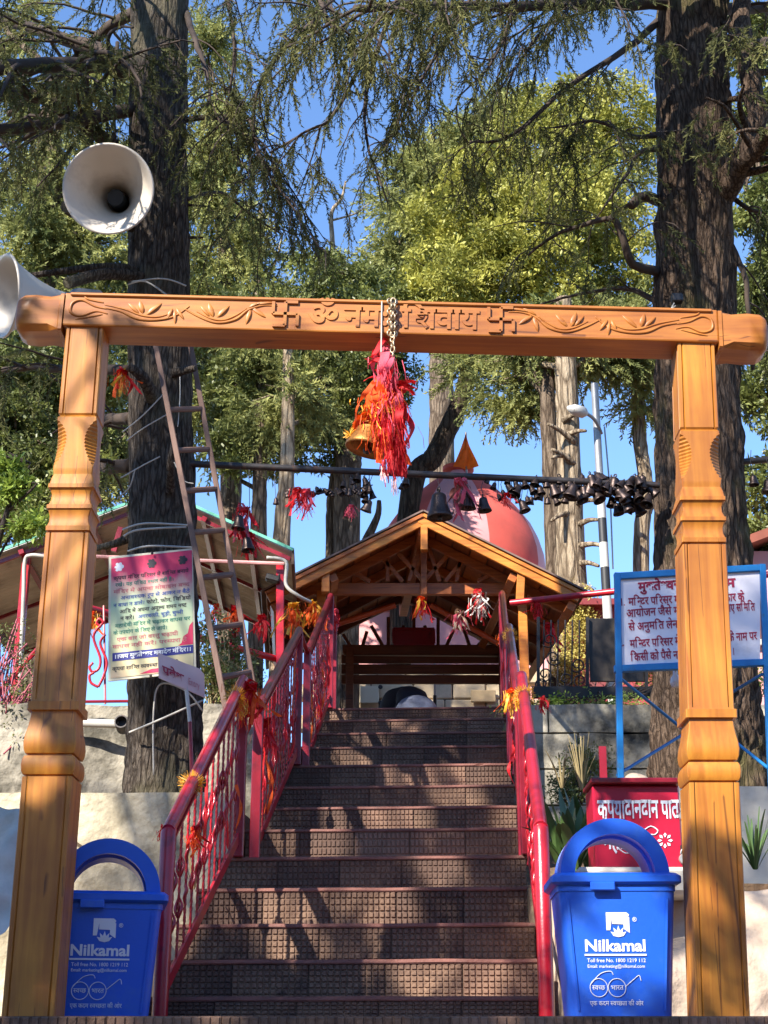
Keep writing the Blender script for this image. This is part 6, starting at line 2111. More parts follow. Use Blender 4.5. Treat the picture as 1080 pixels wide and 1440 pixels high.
# ------------------------------------------------------------------ bells
def bell_mesh(name, m):
    mb = MB()
    prof = [(0, 0), (.10, -.005), (.2, -.03), (.27, -.1), (.30, -.25), (.33, -.45), (.38, -.66), (.46, -.84), (.5, -.94), (.5, -1.0), (.47, -1.0), (.4, -.9), (.3, -.6), (.2, -.2), (0, -.1)]
    mb.lathe(prof, 18)
    me = mb.mesh(name)
    b = bmesh.new(); b.from_mesh(me); bmesh.ops.recalc_face_normals(b, faces=b.faces); b.to_mesh(me); b.free()
    me.polygons.foreach_set('use_smooth', [True] * len(me.polygons))
    me.materials.append(m)
    return me
def ring_mesh(name, R_, r, m, n=14):
    mb = MB()
    vv = []
    for i in range(n):
        a = 2 * math.pi * i / n
        for j in range(6):
            b = 2 * math.pi * j / 6
            vv.append(((R_ + r * math.cos(b)) * math.cos(a), r * math.sin(b), (R_ + r * math.cos(b)) * math.sin(a)))
    mb.add(vv, [(i * 6 + j, i * 6 + (j + 1) % 6, ((i + 1) % n) * 6 + (j + 1) % 6, ((i + 1) % n) * 6 + j) for i in range(n) for j in range(6)])
    me = mb.mesh(name); me.materials.append(m)
    me.polygons.foreach_set('use_smooth', [True] * len(me.polygons))
    return me
def clap_mesh(m):
    mb = MB(); mb.tube([(0, 0, -.1), (0, 0, -.95)], .025, 6); mb.lathe([(0, -.9), (.08, -.94), (.1, -1.0), (.08, -1.07), (0, -1.1)], 10)
    me = mb.mesh('clapper'); me.materials.append(m); return me
BELL, BELLG = bell_mesh('bell_dark', BRASS), bell_mesh('bell_gold', BRASSG)
LOOP, CLAP = ring_mesh('loop', .11, .04, BRASS), clap_mesh(IRON)
PIPE_Y = 8.3
PA, PB = P(272, 652, PIPE_Y), P(925, 656, PIPE_Y + .35)
PB.z = PA.z
bp_ = thing('bell_pipe', 'grey iron pipe between the two deodars from which the bells hang', 'pipe', loc=PA)
mb = MB(); mb.tube([PA - V((.05, 0, 0)), PB], .02, 12); mb.build('pipe', IRON, bp_, smooth=True)
bp2 = thing('bell_pipe', 'stub of grey pipe right of the right deodar with two bells', 'pipe', loc=P(1045, 648, 8.9))
mb = MB(); mb.tube([P(1036, 650, 8.8), P(1110, 644, 8.9)], .02, 12); mb.build('pipe', IRON, bp2, smooth=True)

def bell(px, py, dpx, label, group, tilt=0.0, hang=True, Y=None, me=None):
    """bell whose crown is at picture point (px, py - size) and whose mouth is dpx wide"""
    Y = Y or PIPE_Y + .35 * (px - 272) / 650
    s = M(dpx, py, Y)
    top = P(px, py - dpx * .5, Y)
    rot = Matrix.Rotation(random.uniform(-tilt, tilt), 4, 'Y') @ Matrix.Rotation(random.uniform(-tilt, tilt) * .6, 4, 'X') @ Matrix.Rotation(random.uniform(0, 3), 4, 'Z')
    root = thing('brass_bell', label, 'bell', group, loc=top, rot=rot)
    m = WM[root] @ Matrix.Scale(s, 4)
    place('body', me or BELL, root, m)
    place('loop', LOOP, root, m @ Matrix.Translation((0, 0, .12)))
    place('clapper', CLAP, root, m)
    if hang:
        pz = PA.z if px < 930 else P(px, 648, 8.9).z
        mb = MB(); mb.tube([top + V((0, 0, s * .2)), top.lerp(V((top.x, top.y, pz)), .5) + V((random.uniform(-.01, .01), 0, 0)), V((top.x + random.uniform(-.02, .02), top.y, pz))], .0025, 4); mb.build('wire', IRON, root)
    return root

G_R = 'dark bells bunched on the pipe near the right deodar'
bell(617, 712, 37, 'largest dark bell hanging above the shelter ridge', 'bells over the shelter ridge', .05)
bell(658, 704, 25, 'dark bell in the middle of the three over the shelter ridge', 'bells over the shelter ridge', .1)
bell(679, 710, 21, 'smallest and rightmost of the three bells over the shelter ridge', 'bells over the shelter ridge', .1)
random.seed(31)
# bunches along the right half of the pipe
for k, (px, py, d) in enumerate(((713, 688, 14), (706, 694, 9), (720, 694, 12), (731, 692, 17), (733, 713, 17), (726, 703, 9), (741, 704, 11), (748, 704, 11), (754, 678, 14), (758, 690, 14), (763, 698, 12), (776, 690, 18), (784, 694, 15), (790, 686, 13), (806, 694, 20), (812, 700, 18), (820, 692, 16), (696, 684, 10), (700, 700, 9), (688, 676, 9), (737, 682, 12), (745, 690, 12), (752, 698, 10), (768, 680, 12), (770, 704, 10), (780, 706, 11), (796, 702, 12), (800, 682, 13), (788, 676, 11), (716, 678, 10), (724, 682, 11))):
    bell(px, py, d, 'small dark bell on the middle stretch of the pipe right of the shelter ridge', 'small dark bells on the middle of the pipe', .5)
for k in range(56):
    px, py = random.choice((random.uniform(780, 914), random.uniform(840, 914))), 0
    py = random.uniform(674, 700) if px < 858 else random.uniform(670, 718)
    bell(px, py, random.uniform(12, 22), 'dark bell in the dense bunch at the right end of the pipe', G_R, .75, hang=k % 3 == 0, Y=PIPE_Y + .35 * (px - 272) / 650 + random.uniform(-.1, .1))
# string of tiny bells on the left half
st_ = [P(400, 690, 8.35), P(440, 693, 8.37), P(480, 692, 8.4), P(524, 682, 8.42)]
mb = MB(); mb.tube(bez(st_, 18), .004, 5)
mb.build('bell_string', IRON, None, label='sagging string threaded with tiny bells left of the shelter roof', cat='string')
for k in range(26):
    px = 404 + k * 4.6
    bell(px + random.uniform(-1, 1), 693 - 4 * ((px - 404) / 120) ** 2 + random.uniform(-3, 3), random.uniform(7, 11), 'tiny dark bell threaded on the sagging string left of the shelter', 'tiny bells on the sagging string', .8, hang=False, Y=8.4)
for px, py, d in ((503, 672, 13), (512, 678, 12), (518, 684, 13), (520, 712, 17), (516, 703, 11), (572, 679, 12), (494, 676, 11), (506, 690, 11), (498, 686, 10), (512, 694, 12), (522, 696, 11), (484, 682, 10), (566, 684, 9)):
    bell(px, py, d, 'small dark bell at the right end of the tiny bell string', 'small bells at the end of the string', .4)
for px, py, d, lab in ((337, 735, 20, 'dark bell wrapped with red threads behind the ladder'), (347, 766, 20, 'dark bell hanging by the shed corner behind the ladder'), (494, 722, 10, 'little bell on a red strip before the two oak trunks'), (388, 705, 9, 'little bell beside the pale pink tassel'), (1059, 676, 15, 'dark bell on the pipe stub right of the right deodar'), (1080, 684, 20, 'dark bell cut by the right edge of the picture')):
    bell(px, py, d, lab, None, .15)

# ------------------------------------------------------------------ cloth, threads and tassels
def ribbon(mb, pts, w, twist=1.0, n=14, ruffle=.25):
    c = bez(pts, n)
    k = len(c)
    vv = []
    ph = random.uniform(0, 6)
    for i, p in enumerate(c):
        t = i / (k - 1)
        a = ph + twist * t * 3 + math.sin(t * 9 + ph) * .5
        s = V((math.cos(a), math.sin(a), .15 * math.sin(t * 8 + ph)))
        for j in (-1, -.33, .33, 1):
            vv.append(p + s * (w / 2 * j) + V((0, 0, ruffle * w * math.sin(i * .8 + j * 1.4 + ph) * .5)))
    mb.add(vv, [(i * 4 + j, i * 4 + j + 1, (i + 1) * 4 + j + 1, (i + 1) * 4 + j) for i in range(k - 1) for j in range(3)])

def tassel(loc, size, label, mats, n=10, group=None, spread=.5, length=1.0, name='cloth_tassel'):
    """knotted strips of cloth with a frayed fringe hanging from loc"""
    loc = V(loc)
    root = thing(name, label, 'cloth', group, loc=loc)
    for q, m in enumerate(mats):
        mb = MB()
        for i in range(max(2, n // len(mats))):
            e = V((random.gauss(0, spread), random.gauss(0, spread * .6), -length * random.uniform(.5, 1.15))) * size
            ribbon(mb, [loc + V((random.gauss(0, .06), random.gauss(0, .06), random.gauss(0, .05))) * size, loc + e * .4 + V((random.gauss(0, .12), random.gauss(0, .1), 0)) * size, loc + e], size * random.uniform(.06, .14))
        mb.build('strip', m, root, smooth=2, fix=False)
    mb = MB()
    for i in range(9):                                   # the knot
        a = random.uniform(0, 6.28)
        ribbon(mb, [loc + V((math.cos(a + b) * .14, math.sin(a + b) * .12, random.gauss(0, .07))) * size for b in (0, 1.2, 2.4, 3.6)], size * .13, n=9)
    mb.build('knot', mats[0], root, smooth=2, fix=False)
    vv, ff = [], []
    for i in range(70):
        p0 = loc + V((random.gauss(0, .16), random.gauss(0, .12), random.uniform(-.6, .1))) * size
        p1 = p0 + V((random.gauss(0, .1), random.gauss(0, .08), -random.uniform(.15, .5))) * size
        a = random.uniform(0, 3.1)
        sd = V((math.cos(a), math.sin(a), 0)) * .0014
        k = len(vv)
        vv += [p0 - sd, p0 + sd, p1 + sd, p1 - sd]
        ff.append((k, k + 1, k + 2, k + 3))
    mb = MB(); mb.add(vv, ff)
    tag(mb.build('fringe', mats[-1], root, fix=False), kind='stuff')
    return root

# the big bell below the gate beam with its scarves
HYB = GY - .02
gb = thing('hanging_bell', 'brass bell hung on a chain from the middle of the gate beam', 'bell', loc=P(530, 575, HYB))
s = M(66, 625, HYB)
mtx = Matrix.Translation(P(533, 574, HYB)) @ Matrix.Rotation(R(14), 4, 'Y') @ Matrix.Scale(s, 4)
place('body', BELLG, gb, mtx)
place('loop', LOOP, gb, mtx @ Matrix.Translation((0, 0, .12)))
place('clapper', CLAP, gb, mtx)
LINK = ring_mesh('chain_link', .011, .0032, CHAIN, 12)
top, bot = P(552, 422, GY - BDEP / 2 - .015), P(549, 572, HYB)
lz = P(552, 500, GY - BDEP / 2 - .012)
pth = [P(553, 424, GY - BDEP / 2 - .014), P(552, 470, GY - BDEP / 2 - .014), lz, P(549, 540, HYB - .04), P(545, 572, HYB)]
cc = bez(pth, 44)
d_acc, i = 0, 0
prev = cc[0]
k = 0
for p in cc:
    if (p - prev).length >= .0165 or k == 0:
        dvec_ = (p - prev) if k else V((0, 0, -1))
        rot = dvec_.to_track_quat('Z', 'Y').to_matrix().to_4x4()
        place('chain_link', LINK, gb, Matrix.Translation(p) @ rot @ Matrix.Rotation(R(90 * (k % 2)), 4, 'Z') @ Matrix.Diagonal((.8, 1, 1.15, 1)))
        prev = p
        k += 1
for dx in (0, 5):                                       # strands of the chain passing over the beam
    for j in range(7):
        p = P(549 + dx, 424 + j * 7.5, GY - BDEP / 2 - .012 - .004 * (j % 2))
        place('chain_link', LINK, gb, Matrix.Translation(p) @ Matrix.Rotation(R(90 * (j % 2) + 20), 4, 'Z'))
mb = MB(); mb.tube([P(537, 424, GY - BDEP / 2 - .006), P(536, 495, GY - BDEP / 2 - .008), P(534, 530, HYB)], .003, 5); mb.build('cord', WHITEC, gb)
sf = thing('scarf_bundle', 'bundle of red and orange offering scarves tied around the hanging bell', 'cloth', loc=P(540, 540, HYB))
random.seed(77)
def sfp(x, y, d=0): return P(x, y, HYB - .05 + d)
for m, n, spec_ in ((CLR, 18, (552, 555, 9, 630, 675)), (CLO, 16, (534, 545, 12, 584, 615)), (CLP, 9, (541, 505, 8, 550, 600)), (CLR, 5, (562, 560, 7, 600, 640)), (CLO, 6, (550, 600, 10, 635, 655))):
    mb = MB()
    x0, y0, sx, ya, yb = spec_
    for i in range(n):
        a = (x0 + random.gauss(0, sx * .6), y0 + random.gauss(0, 12), random.uniform(-.05, .05))
        e = (x0 + random.gauss(0, sx), random.uniform(ya, yb), random.uniform(-.06, .06))
        mid = ((a[0] + e[0]) / 2 + random.gauss(0, 8), (a[1] + e[1]) / 2, random.uniform(-.07, .03))
        ribbon(mb, [sfp(*a), sfp(*mid), sfp(*e)], random.uniform(.012, .034), twist=.9, n=16, ruffle=.1)
    mb.build('scarf', m, sf, smooth=2, fix=False)
mb = MB()                                                # wraps round the bell
for i in range(22):
    y = random.uniform(548, 600)
    r = .032 + (y - 548) / 52 * .042
    c = P(536 - (y - 548) * .12, y, HYB)
    a0 = random.uniform(0, 6)
    ribbon(mb, [c + V((r * math.cos(a0 + b), r * math.sin(a0 + b), random.gauss(0, .01))) for b in (0, .9, 1.8, 2.7)], random.uniform(.014, .03), twist=.3, n=12)
mb.build('wrap', CLO, sf, smooth=2, fix=False)
mb = MB()
for i in range(16):
    y = random.uniform(492, 556)
    c = P(541 + random.gauss(0, 8), y, HYB - .01)
    a0 = random.uniform(0, 6)
    ribbon(mb, [c + V((.035 * math.cos(a0 + b), .035 * math.sin(a0 + b), random.gauss(0, .014))) for b in (0, .9, 1.8, 2.7)], random.uniform(.014, .032), twist=.6, n=12)
mb.build('wrap', CLR, sf, smooth=2, fix=False)
mb = MB()
for i in range(5):
    ribbon(mb, [sfp(555 + i, 540, -.02), sfp(570, 535 + 3 * i, -.04), sfp(584, 538 + 4 * i + random.gauss(0, 3), -.03)], .022, n=10)
mb.build('loose_end', CLR, sf, smooth=2, fix=False)
def strands(m, n, xs, ys, drop, w=.0016, bow=6):
    """many thin hanging threads"""
    vv, ff = [], []
    for i in range(n):
        x, y = random.gauss(*xs), random.uniform(*ys)
        d0 = random.uniform(-.075, .05)
        e = (x + (x - 541) * .12 + random.gauss(1, 3), y + random.uniform(*drop))
        pts = [sfp(x, y, d0), sfp((x + e[0]) / 2 + random.gauss(0, bow * .4), (y + e[1]) / 2, d0 - .012), sfp(e[0], e[1], d0 + random.gauss(0, .01))]
        k = len(vv)
        a = random.uniform(0, 3.1)
        sd = V((math.cos(a), math.sin(a), 0)) * w
        for p in pts:
            vv += [p - sd, p + sd]
        ff += [(k, k + 1, k + 3, k + 2), (k + 2, k + 3, k + 5, k + 4)]
    mb = MB(); mb.add(vv, ff)
    return tag(mb.build('fringe', m, sf, fix=False), kind='stuff')
strands(CLR, 300, (551, 10), (560, 650), (16, 36))
strands(CLO, 170, (540, 12), (545, 625), (14, 34))
strands(CLR, 120, (538, 13), (560, 605), (14, 30))
strands(CLP, 110, (542, 9), (500, 590), (14, 34))
strands(CLY, 90, (528, 14), (560, 600), (8, 20))
mb = MB()
for x, y in ((540, 672), (554, 690)):
    for _ in range(14):
        a = sfp(x + random.gauss(0, 2), y - 16, 0)
        mb.tube([a, sfp(x + random.gauss(0, 4), y + random.uniform(-4, 8), random.gauss(0, .01))], .0012, 3, cap=False)
mb.build('pale_fringe', mat('pale_pink_thread', (240, 200, 200), var=.1, bump=0), sf, fix=False)
mb = MB()
for _ in range(40):
    a = random.uniform(0, 6.28)
    c = P(492, 612, HYB - .03)
    mb.tube([c, c + V((math.cos(a), random.gauss(0, .4), math.sin(a))) * random.uniform(.012, .03)], .0013, 3, cap=False)
mb.build('gold_tuft', CLY, sf, fix=False)

random.seed(55)
CG = 'offering cloths tied on the railings'
for loc, sz, lab, ms, n in (
        (LPT(5.75, FLIGHTS[0][1] + .12) + V((.03, -.03, -.06)), .13, 'red and gold tinsel cloth on the first bend of the left handrail', [CLR, CLO], 14),
        (LPT(5.62, FLIGHTS[0][1] + .06) + V((-.06, -.05, -.02)), .08, 'small red tuft sticking out left of the first handrail bend', [CLR], 5),
        (LPT(7.05, FLIGHTS[0][3]) + V((.03, -.05, -.05)), .3, 'large red scarf tied on the middle post of the left railing', [CLR, CLO], 16),
        (LPT(6.85, FLIGHTS[0][3] - .12) + V((.02, -.03, -.03)), .14, 'orange gold tinsel knot just below the middle left post', [CLO, CLY], 10),
        (LPT(7.75, FLIGHTS[1][1]) + V((.02, -.03, -.06)), .22, 'red scarf at the foot of the second flight of the left handrail', [CLR], 12),
        (LPT(11.9, FLIGHTS[2][3]) + V((.02, -.03, -.1)), .22, 'faded pink threads on the top post of the left railing', [CLP, CLR], 12),
        (RPT(6.9, FLIGHTS[0][3] - .1) + V((-.02, -.03, -.02)), .13, 'gold tinsel knot on the middle of the right handrail', [CLO, CLY], 10),
        (RPT(7.4, FLIGHTS[0][3]) + V((-.05, -.03, .0)), .16, 'orange tinsel hanging inside the right railing', [CLO, CLY], 10),
        (RPT(7.2, FLIGHTS[0][3]) + V((.10, -.03, -.08)), .1, 'red rag sticking out right of the right handrail', [CLR], 6),
        (P(128, 862, 9.9), .22, 'orange marigold tinsel on the pipe rail left of the poster', [CLO, CLY], 14),
        (P(304, 852, 10.4), .16, 'small orange cloth on the pipe rail behind the ladder', [CLO, CLR], 8),
        (P(332, 856, 10.6), .24, 'red cloth on the pipe rail right of the ladder', [CLR, CLO], 10),
        (P(368, 868, 10.8), .24, 'dull red cloth hanging from the pipe rail near the shed post', [CLR], 10),
        (P(413, 852, 11.2), .32, 'brown and gold garland on the pipe rail by the shed post', [CLY, CLO], 18),
        (P(440, 850, 11.4), .26, 'golden garland on the pipe rail next to the left handrail', [CLY, CLO], 14),
        (P(755, 850, 11.9), .2, 'dark red threads tied on the right pipe rail', [CLR], 8),
        (P(772, 880, 11.9), .3, 'thin red cloth hanging from the right pipe rail', [CLR], 6),
        (P(592, 842, 12.6), .26, 'orange gold cloth hanging from the centre of the front truss', [CLO, CLY, CLR], 14),
        (P(673, 835, 12.6), .34, 'red and white cloth hanging from the right side of the front truss', [CLR, mat('white_cloth', (226, 214, 206), var=.08, bump=.1)], 14),
        (P(646, 862, 12.6), .28, 'pale tangle of threads and small bells under the front truss', [mat('pale_thread', (196, 176, 150), var=.15), CLP], 10),
        (P(706, 893, 12.4), .16, 'orange marigold tuft on the right column of the shelter', [CLO], 8),
        (P(430, 690, 8.35), .22, 'pale pink threads on the left end of the bell string', [CLP, CLR], 12),
        (P(418, 690, 8.35), .2, 'red threads knotted at the left end of the bell string', [CLR], 8),
        (P(342, 718, 8.4), .3, 'dark pink threads tied above the bell behind the ladder', [CLP, CLR], 12),
        (P(352, 752, 8.4), .2, 'red cloth on the bell by the shed corner', [CLR], 8),
        (P(712, 694, 8.5), .12, 'red thread among the bells right of the ridge', [CLR], 6),
        (P(648, 680, 8.48), .3, 'pinkish threads over the largest bell', [CLP, mat('brown_thread', (120, 70, 60), var=.2)], 12),
        (P(494, 712, 8.4), .12, 'pink strip tied before the two oak trunks', [CLP], 4),
        (P(172, 522, 8.0), .22, 'red and gold cloth tied to the stub left of the trunk', [CLR, CLY, CLO], 14)):
    tassel(loc, sz * .72, lab, ms, n, CG if 'rail' in lab else 'cloths hung on pipes and trusses', spread=.3)
# threads wound down the balusters
for side, PT, nn in ((-1, LPT, 42), (1, RPT, 12)):
    wt = thing('wound_threads', 'red votive threads tangled in the bars of the %s railing' % ('left' if side < 0 else 'right'), 'thread', 'votive threads in the railings', loc=PT(8, 2.6))
    mb = MB(); mb2 = MB()
    for i in range(nn):
        f_ = FLIGHTS[random.choice((0, 1, 1, 2, 2))]
        t = random.random()
        y = f_[0] + (f_[2] - f_[0]) * t
        zt_ = f_[1] + (f_[3] - f_[1]) * t - .05
        zb_ = f_[4] + (f_[5] - f_[4]) * t + .15
        z0 = random.uniform(zb_ + .2, zt_); z1 = max(zb_, z0 - random.uniform(.2, .6))
        ribbon(mb if i % 3 else mb2, [PT(y, z0) + V((random.gauss(0, .012), -.01, 0)), PT(y, (z0 + z1) / 2) + V((random.gauss(0, .02), -.01, 0)), PT(y + random.gauss(0, .03), z1)], random.uniform(.008, .02), twist=2, n=12)
    tag(mb.build('thread', CLR, wt, smooth=2, fix=False), kind='stuff')
    tag(mb2.build('thread', CLO, wt, smooth=2, fix=False), kind='stuff')
# gold tinsel rings on the handrails
for PT, y, dz, lab in ((LPT, 5.78, 0, 'gold tinsel ring at the first bend of the left handrail'), (LPT, 6.8, 0, 'gold tinsel ring near the top of the first left handrail'), (RPT, 6.75, 0, 'gold tinsel ring on the right handrail'), (RPT, 9.2, 0, 'gold tinsel ring high on the right handrail')):
    f_ = FLIGHTS[0] if y < 7.1 else FLIGHTS[1]
    t = (y - f_[0]) / (f_[2] - f_[0])
    c = PT(y, f_[1] + (f_[3] - f_[1]) * t)
    mb = MB()
    for i in range(150):
        a = random.uniform(0, 6.28)
        p = c + V((.028 * math.cos(a), random.uniform(-.03, .03), .028 * math.sin(a)))
        mb.tube([p, p + V((math.cos(a), random.gauss(0, .6), math.sin(a))) * random.uniform(.01, .028)], .0011, 3, cap=False)
    mb.build('tinsel', CLY, None, fix=False, label=lab, cat='tinsel', group='tinsel rings on the handrails')

# ------------------------------------------------------------------ striped lamp pole
sp_o = thing('striped_pole', 'black and white banded lamp pole leaning slightly right of the shelter', 'lamp post', loc=P(862, 860, 13.2))
q0, q1 = P(862, 990, 13.2), P(836, 540, 13.2)
q0.z = TOP_Z - .1
for i, (ya, yb) in enumerate(((990, 800), (800, 772), (772, 742), (742, 712), (712, 690), (690, 540))):
    ta, tb = (990 - ya) / 450, (990 - yb) / 450
    mb = MB(); mb.tube([q0.lerp(q1, ta), q0.lerp(q1, tb)], .047 - .012 * tb if i < 5 else .035, 12); mb.build('pole_band', (POLEW, POLEB, POLEW, POLEB, POLEW, GALV)[i], sp_o, smooth=True)
mb = MB(); mb.tube(bez([P(846, 610, 13.2), P(836, 590, 13.1), P(818, 578, 13.0), P(806, 576, 12.95)], 12), .016, 8); mb.build('lamp_arm', GALV, sp_o, smooth=2)
mb = MB()
A, B = P(826, 582, 13.05), P(798, 573, 12.95)
mb.tube([A, A.lerp(B, .2), A.lerp(B, .7), B], [.02, .055, .05, .015], 10); mb.build('lamp_head', POLEW, sp_o, smooth=2)
mb = MB(); mb.tube([P(850, 600, 13.15), P(858, 690, 13.15), P(862, 800, 13.15)], .008, 5); mb.build('cable', GALV, sp_o)

# small lamp on the right trunk
lm = thing('trunk_lamp', 'tiny dark lamp fixed to the right trunk just above the beam', 'lamp', loc=P(952, 420, 8.55))
mb = MB(); mb.box(P(952, 420, 8.55), (.07, .06, .06)); mb.build('head', BLACKM, lm, bevel=.008)
mb = MB(); mb.tube(bez([P(948, 426, 8.53), P(944, 434, 8.53), P(950, 430, 8.53)], 8), .004, 5); mb.build('cord', WHITEC, lm)
bl_ = thing('light_bulb', 'clear bulb hanging below the white notice board', 'bulb', loc=P(950, 955, 7.6))
mb = MB(); mb.lathe([(0, -.05), (.02, -.045), (.03, -.025), (.026, 0), (.012, .02), (.012, .045), (0, .045)], 14, Matrix.Translation(P(950, 954, 7.6))); mb.build('bulb', mat('bulb_glass', (214, 214, 216), rough=.15, var=.03, bump=0), bl_, smooth=True)
mb = MB(); mb.tube([P(950, 947, 7.6), P(950, 935, 7.55)], .004, 5); mb.build('cord', WHITEC, bl_)

# ------------------------------------------------------------------ house at the right edge
hs = thing('pink_house', 'pale house with brown roof edge at the right margin', 'house', loc=P(1090, 1000, 13))
q = P(1058, 1000, 12.8)
zt = P(1060, 770, 12.8).z
mb = MB(); mb.box((q.x + 1.1, 13.9, (TOP_Z + zt) / 2), (2.2, 2.0, zt - TOP_Z)); mb.build('wall', PINKW, hs)
mb = MB(); mb.prism([V((q.x - .25, 12.7, zt - .12)), V((q.x + 2.4, 12.7, zt + .9)), V((q.x + 2.4, 12.7, zt + .98)), V((q.x - .25, 12.7, zt - .04))], (0, 2.5, 0)); mb.build('roof', mat('roof_rust', (134, 74, 56), var=.2), hs)
mb = MB(); mb.box((q.x + .12, 12.89, zt - .55), (.2, .03, .5)); wd = mb.build('window', HUT_DARK, hs, bevel=.005)
mb = MB(); mb.box((q.x + .12, 12.87, zt - .84), (.28, .06, .05)); mb.build('sill', PLASTW, wd)
# red building behind the fence
rb = thing('red_store', 'low store with red wall behind the iron fence', 'building', loc=P(860, 900, 14.2))
a, b = P(800, 960, 14.2), P(1010, 960, 14.2)
zt = P(900, 856, 14.2).z
mb = MB(); mb.box(((a.x + b.x) / 2, 14.9, (TOP_Z + zt) / 2), (b.x - a.x, 1.4, zt - TOP_Z)); mb.build('wall', mat('store_wall', (150, 60, 66), var=.15, dirt=(96, 60, 58)), rb)
mb = MB(); mb.box(((a.x + b.x) / 2, 14.85, zt + .03), (b.x - a.x + .15, 1.6, .06)); mb.build('roof', mat('store_roof', (120, 40, 44), var=.2), rb)

# ------------------------------------------------------------------ bowing person in the court
def person():
    root = thing('person', 'person in dark jacket and grey jeans kneeling and bowing at the top of the stairs', 'person', loc=P(575, 990, 13.4).xy.to_3d() + V((0, 0, TOP_Z)))
    o = P(580, 990, 13.3); fx = o.x; y0 = 13.3; z0 = TOP_Z - .03
    def skin(name, verts, edges, rad, m, sub=2):
        me = bpy.data.meshes.new(name)
        im = WM[root].inverted()
        me.from_pydata([tuple(im @ V((fx + x, y0 + y, z0 + z))) for x, y, z in verts], edges, [])
        ob = bpy.data.objects.new(name, me)
        ob.parent = root; WM[ob] = WM[root]
        COL.objects.link(ob)
        md = ob.modifiers.new('skin', 'SKIN')
        for i, r_ in enumerate(rad):
            me.skin_vertices[0].data[i].radius = (r_, r_) if not isinstance(r_, tuple) else r_
        me.skin_vertices[0].data[0].use_root = True
        md.use_smooth_shade = True
        sd = ob.modifiers.new('sub', 'SUBSURF'); sd.levels = sub; sd.render_levels = sub
        me.materials.append(m)
        return ob
    # body: pelvis, spine bent forward, neck, head; thighs folded under, shins on the floor; arms down to the floor
    Vb = [(.03, .02, .32), (.01, .12, .44), (-.03, .26, .52), (-.06, .40, .50), (-.07, .49, .45), (-.07, .58, .38), (-.07, .64, .33),
          (.13, .06, .28), (.16, .34, .22), (.16, .42, .11), (.15, .15, .08), (.15, -.1, .07), (-.08, .06, .28), (-.12, .34, .22), (-.12, .42, .11), (-.11, .15, .08), (-.11, -.1, .07),
          (-.22, .37, .48), (-.28, .40, .30), (-.25, .56, .14), (-.23, .68, .07), (.10, .38, .48), (.19, .44, .30), (.14, .60, .14), (.12, .70, .07)]
    Eb = [(0, 1), (1, 2), (2, 3), (3, 4), (4, 5), (5, 6), (0, 7), (7, 8), (8, 9), (9, 10), (10, 11), (0, 12), (12, 13), (13, 14), (14, 15), (15, 16), (3, 17), (17, 18), (18, 19), (19, 20), (3, 21), (21, 22), (22, 23), (23, 24)]
    Rb = [(.15, .13), (.15, .13), (.17, .14), (.15, .12), .055, .085, .08, .105, .085, .065, .055, .045, .105, .085, .065, .055, .045, .085, .06, .045, .03, .085, .06, .045, .03]
    skin('body', Vb, Eb, Rb, NAVY)
    b = bmesh.new()                                       # jeans: hips, thighs and shins as one rounded garment
    def blob(c, r_):
        n0 = len(b.verts)
        ret = bmesh.ops.create_icosphere(b, subdivisions=3, radius=1)
        for v in ret['verts']:
            v.co = V((fx + c[0] + v.co.x * r_[0], y0 + c[1] + v.co.y * r_[1], z0 + c[2] + v.co.z * r_[2]))
    blob((.035, -.03, .32), (.19, .17, .155))
    for x in (.15, -.11):
        blob((x, .2, .22), (.11, .26, .11)); blob((x, .15, .08), (.075, .32, .075))
    mb = MB(); mb.add([v.co.copy() for v in b.verts], [tuple(v.index for v in f.verts) for f in b.faces]); b.free()
    mb.build('jeans', JEAN, root, smooth=2)
    mb = MB(); mb.lathe([(0, -.11), (.05, -.1), (.085, -.05), (.095, 0), (.085, .06), (.05, .1), (0, .11)], 18, Matrix.Translation((fx - .07, y0 + .60, z0 + .37)) @ Matrix.Rotation(R(130), 4, 'X'))
    mb.build('hair', HAIR, root, smooth=2)
    for s in (-1, 1):
        mb = MB(); c = V((fx + (.12 if s > 0 else -.22), y0 + .74, z0 + .03))
        mb.box(c, (.08, .09, .025))
        hand = mb.build('hand', SKIN, root, bevel=.01, seg=2)
        for i in range(4):
            mb = MB(); a = c + V((-.03 + .02 * i, .04, 0)); mb.tube([a, a + V((0, .03, .006)), a + V((0, .06 - .006 * abs(i - 1.5), -.008))], [.009, .0085, .007], 6); mb.build('finger', SKIN, hand, smooth=2)
        mb = MB(); a = c + V((-s * .035, -.01, 0)); mb.tube([a, a + V((-s * .025, .02, 0)), a + V((-s * .03, .045, -.005))], [.011, .01, .008], 6); mb.build('finger', SKIN, hand, smooth=2)
        mb = MB(); c = V((fx + (.15 if s > 0 else -.11), y0 - .16, z0 + .05)); mb.box(c, (.09, .16, .09)); mb.build('shoe', BLACKM, root, bevel=.03, seg=2)
    return root
person()

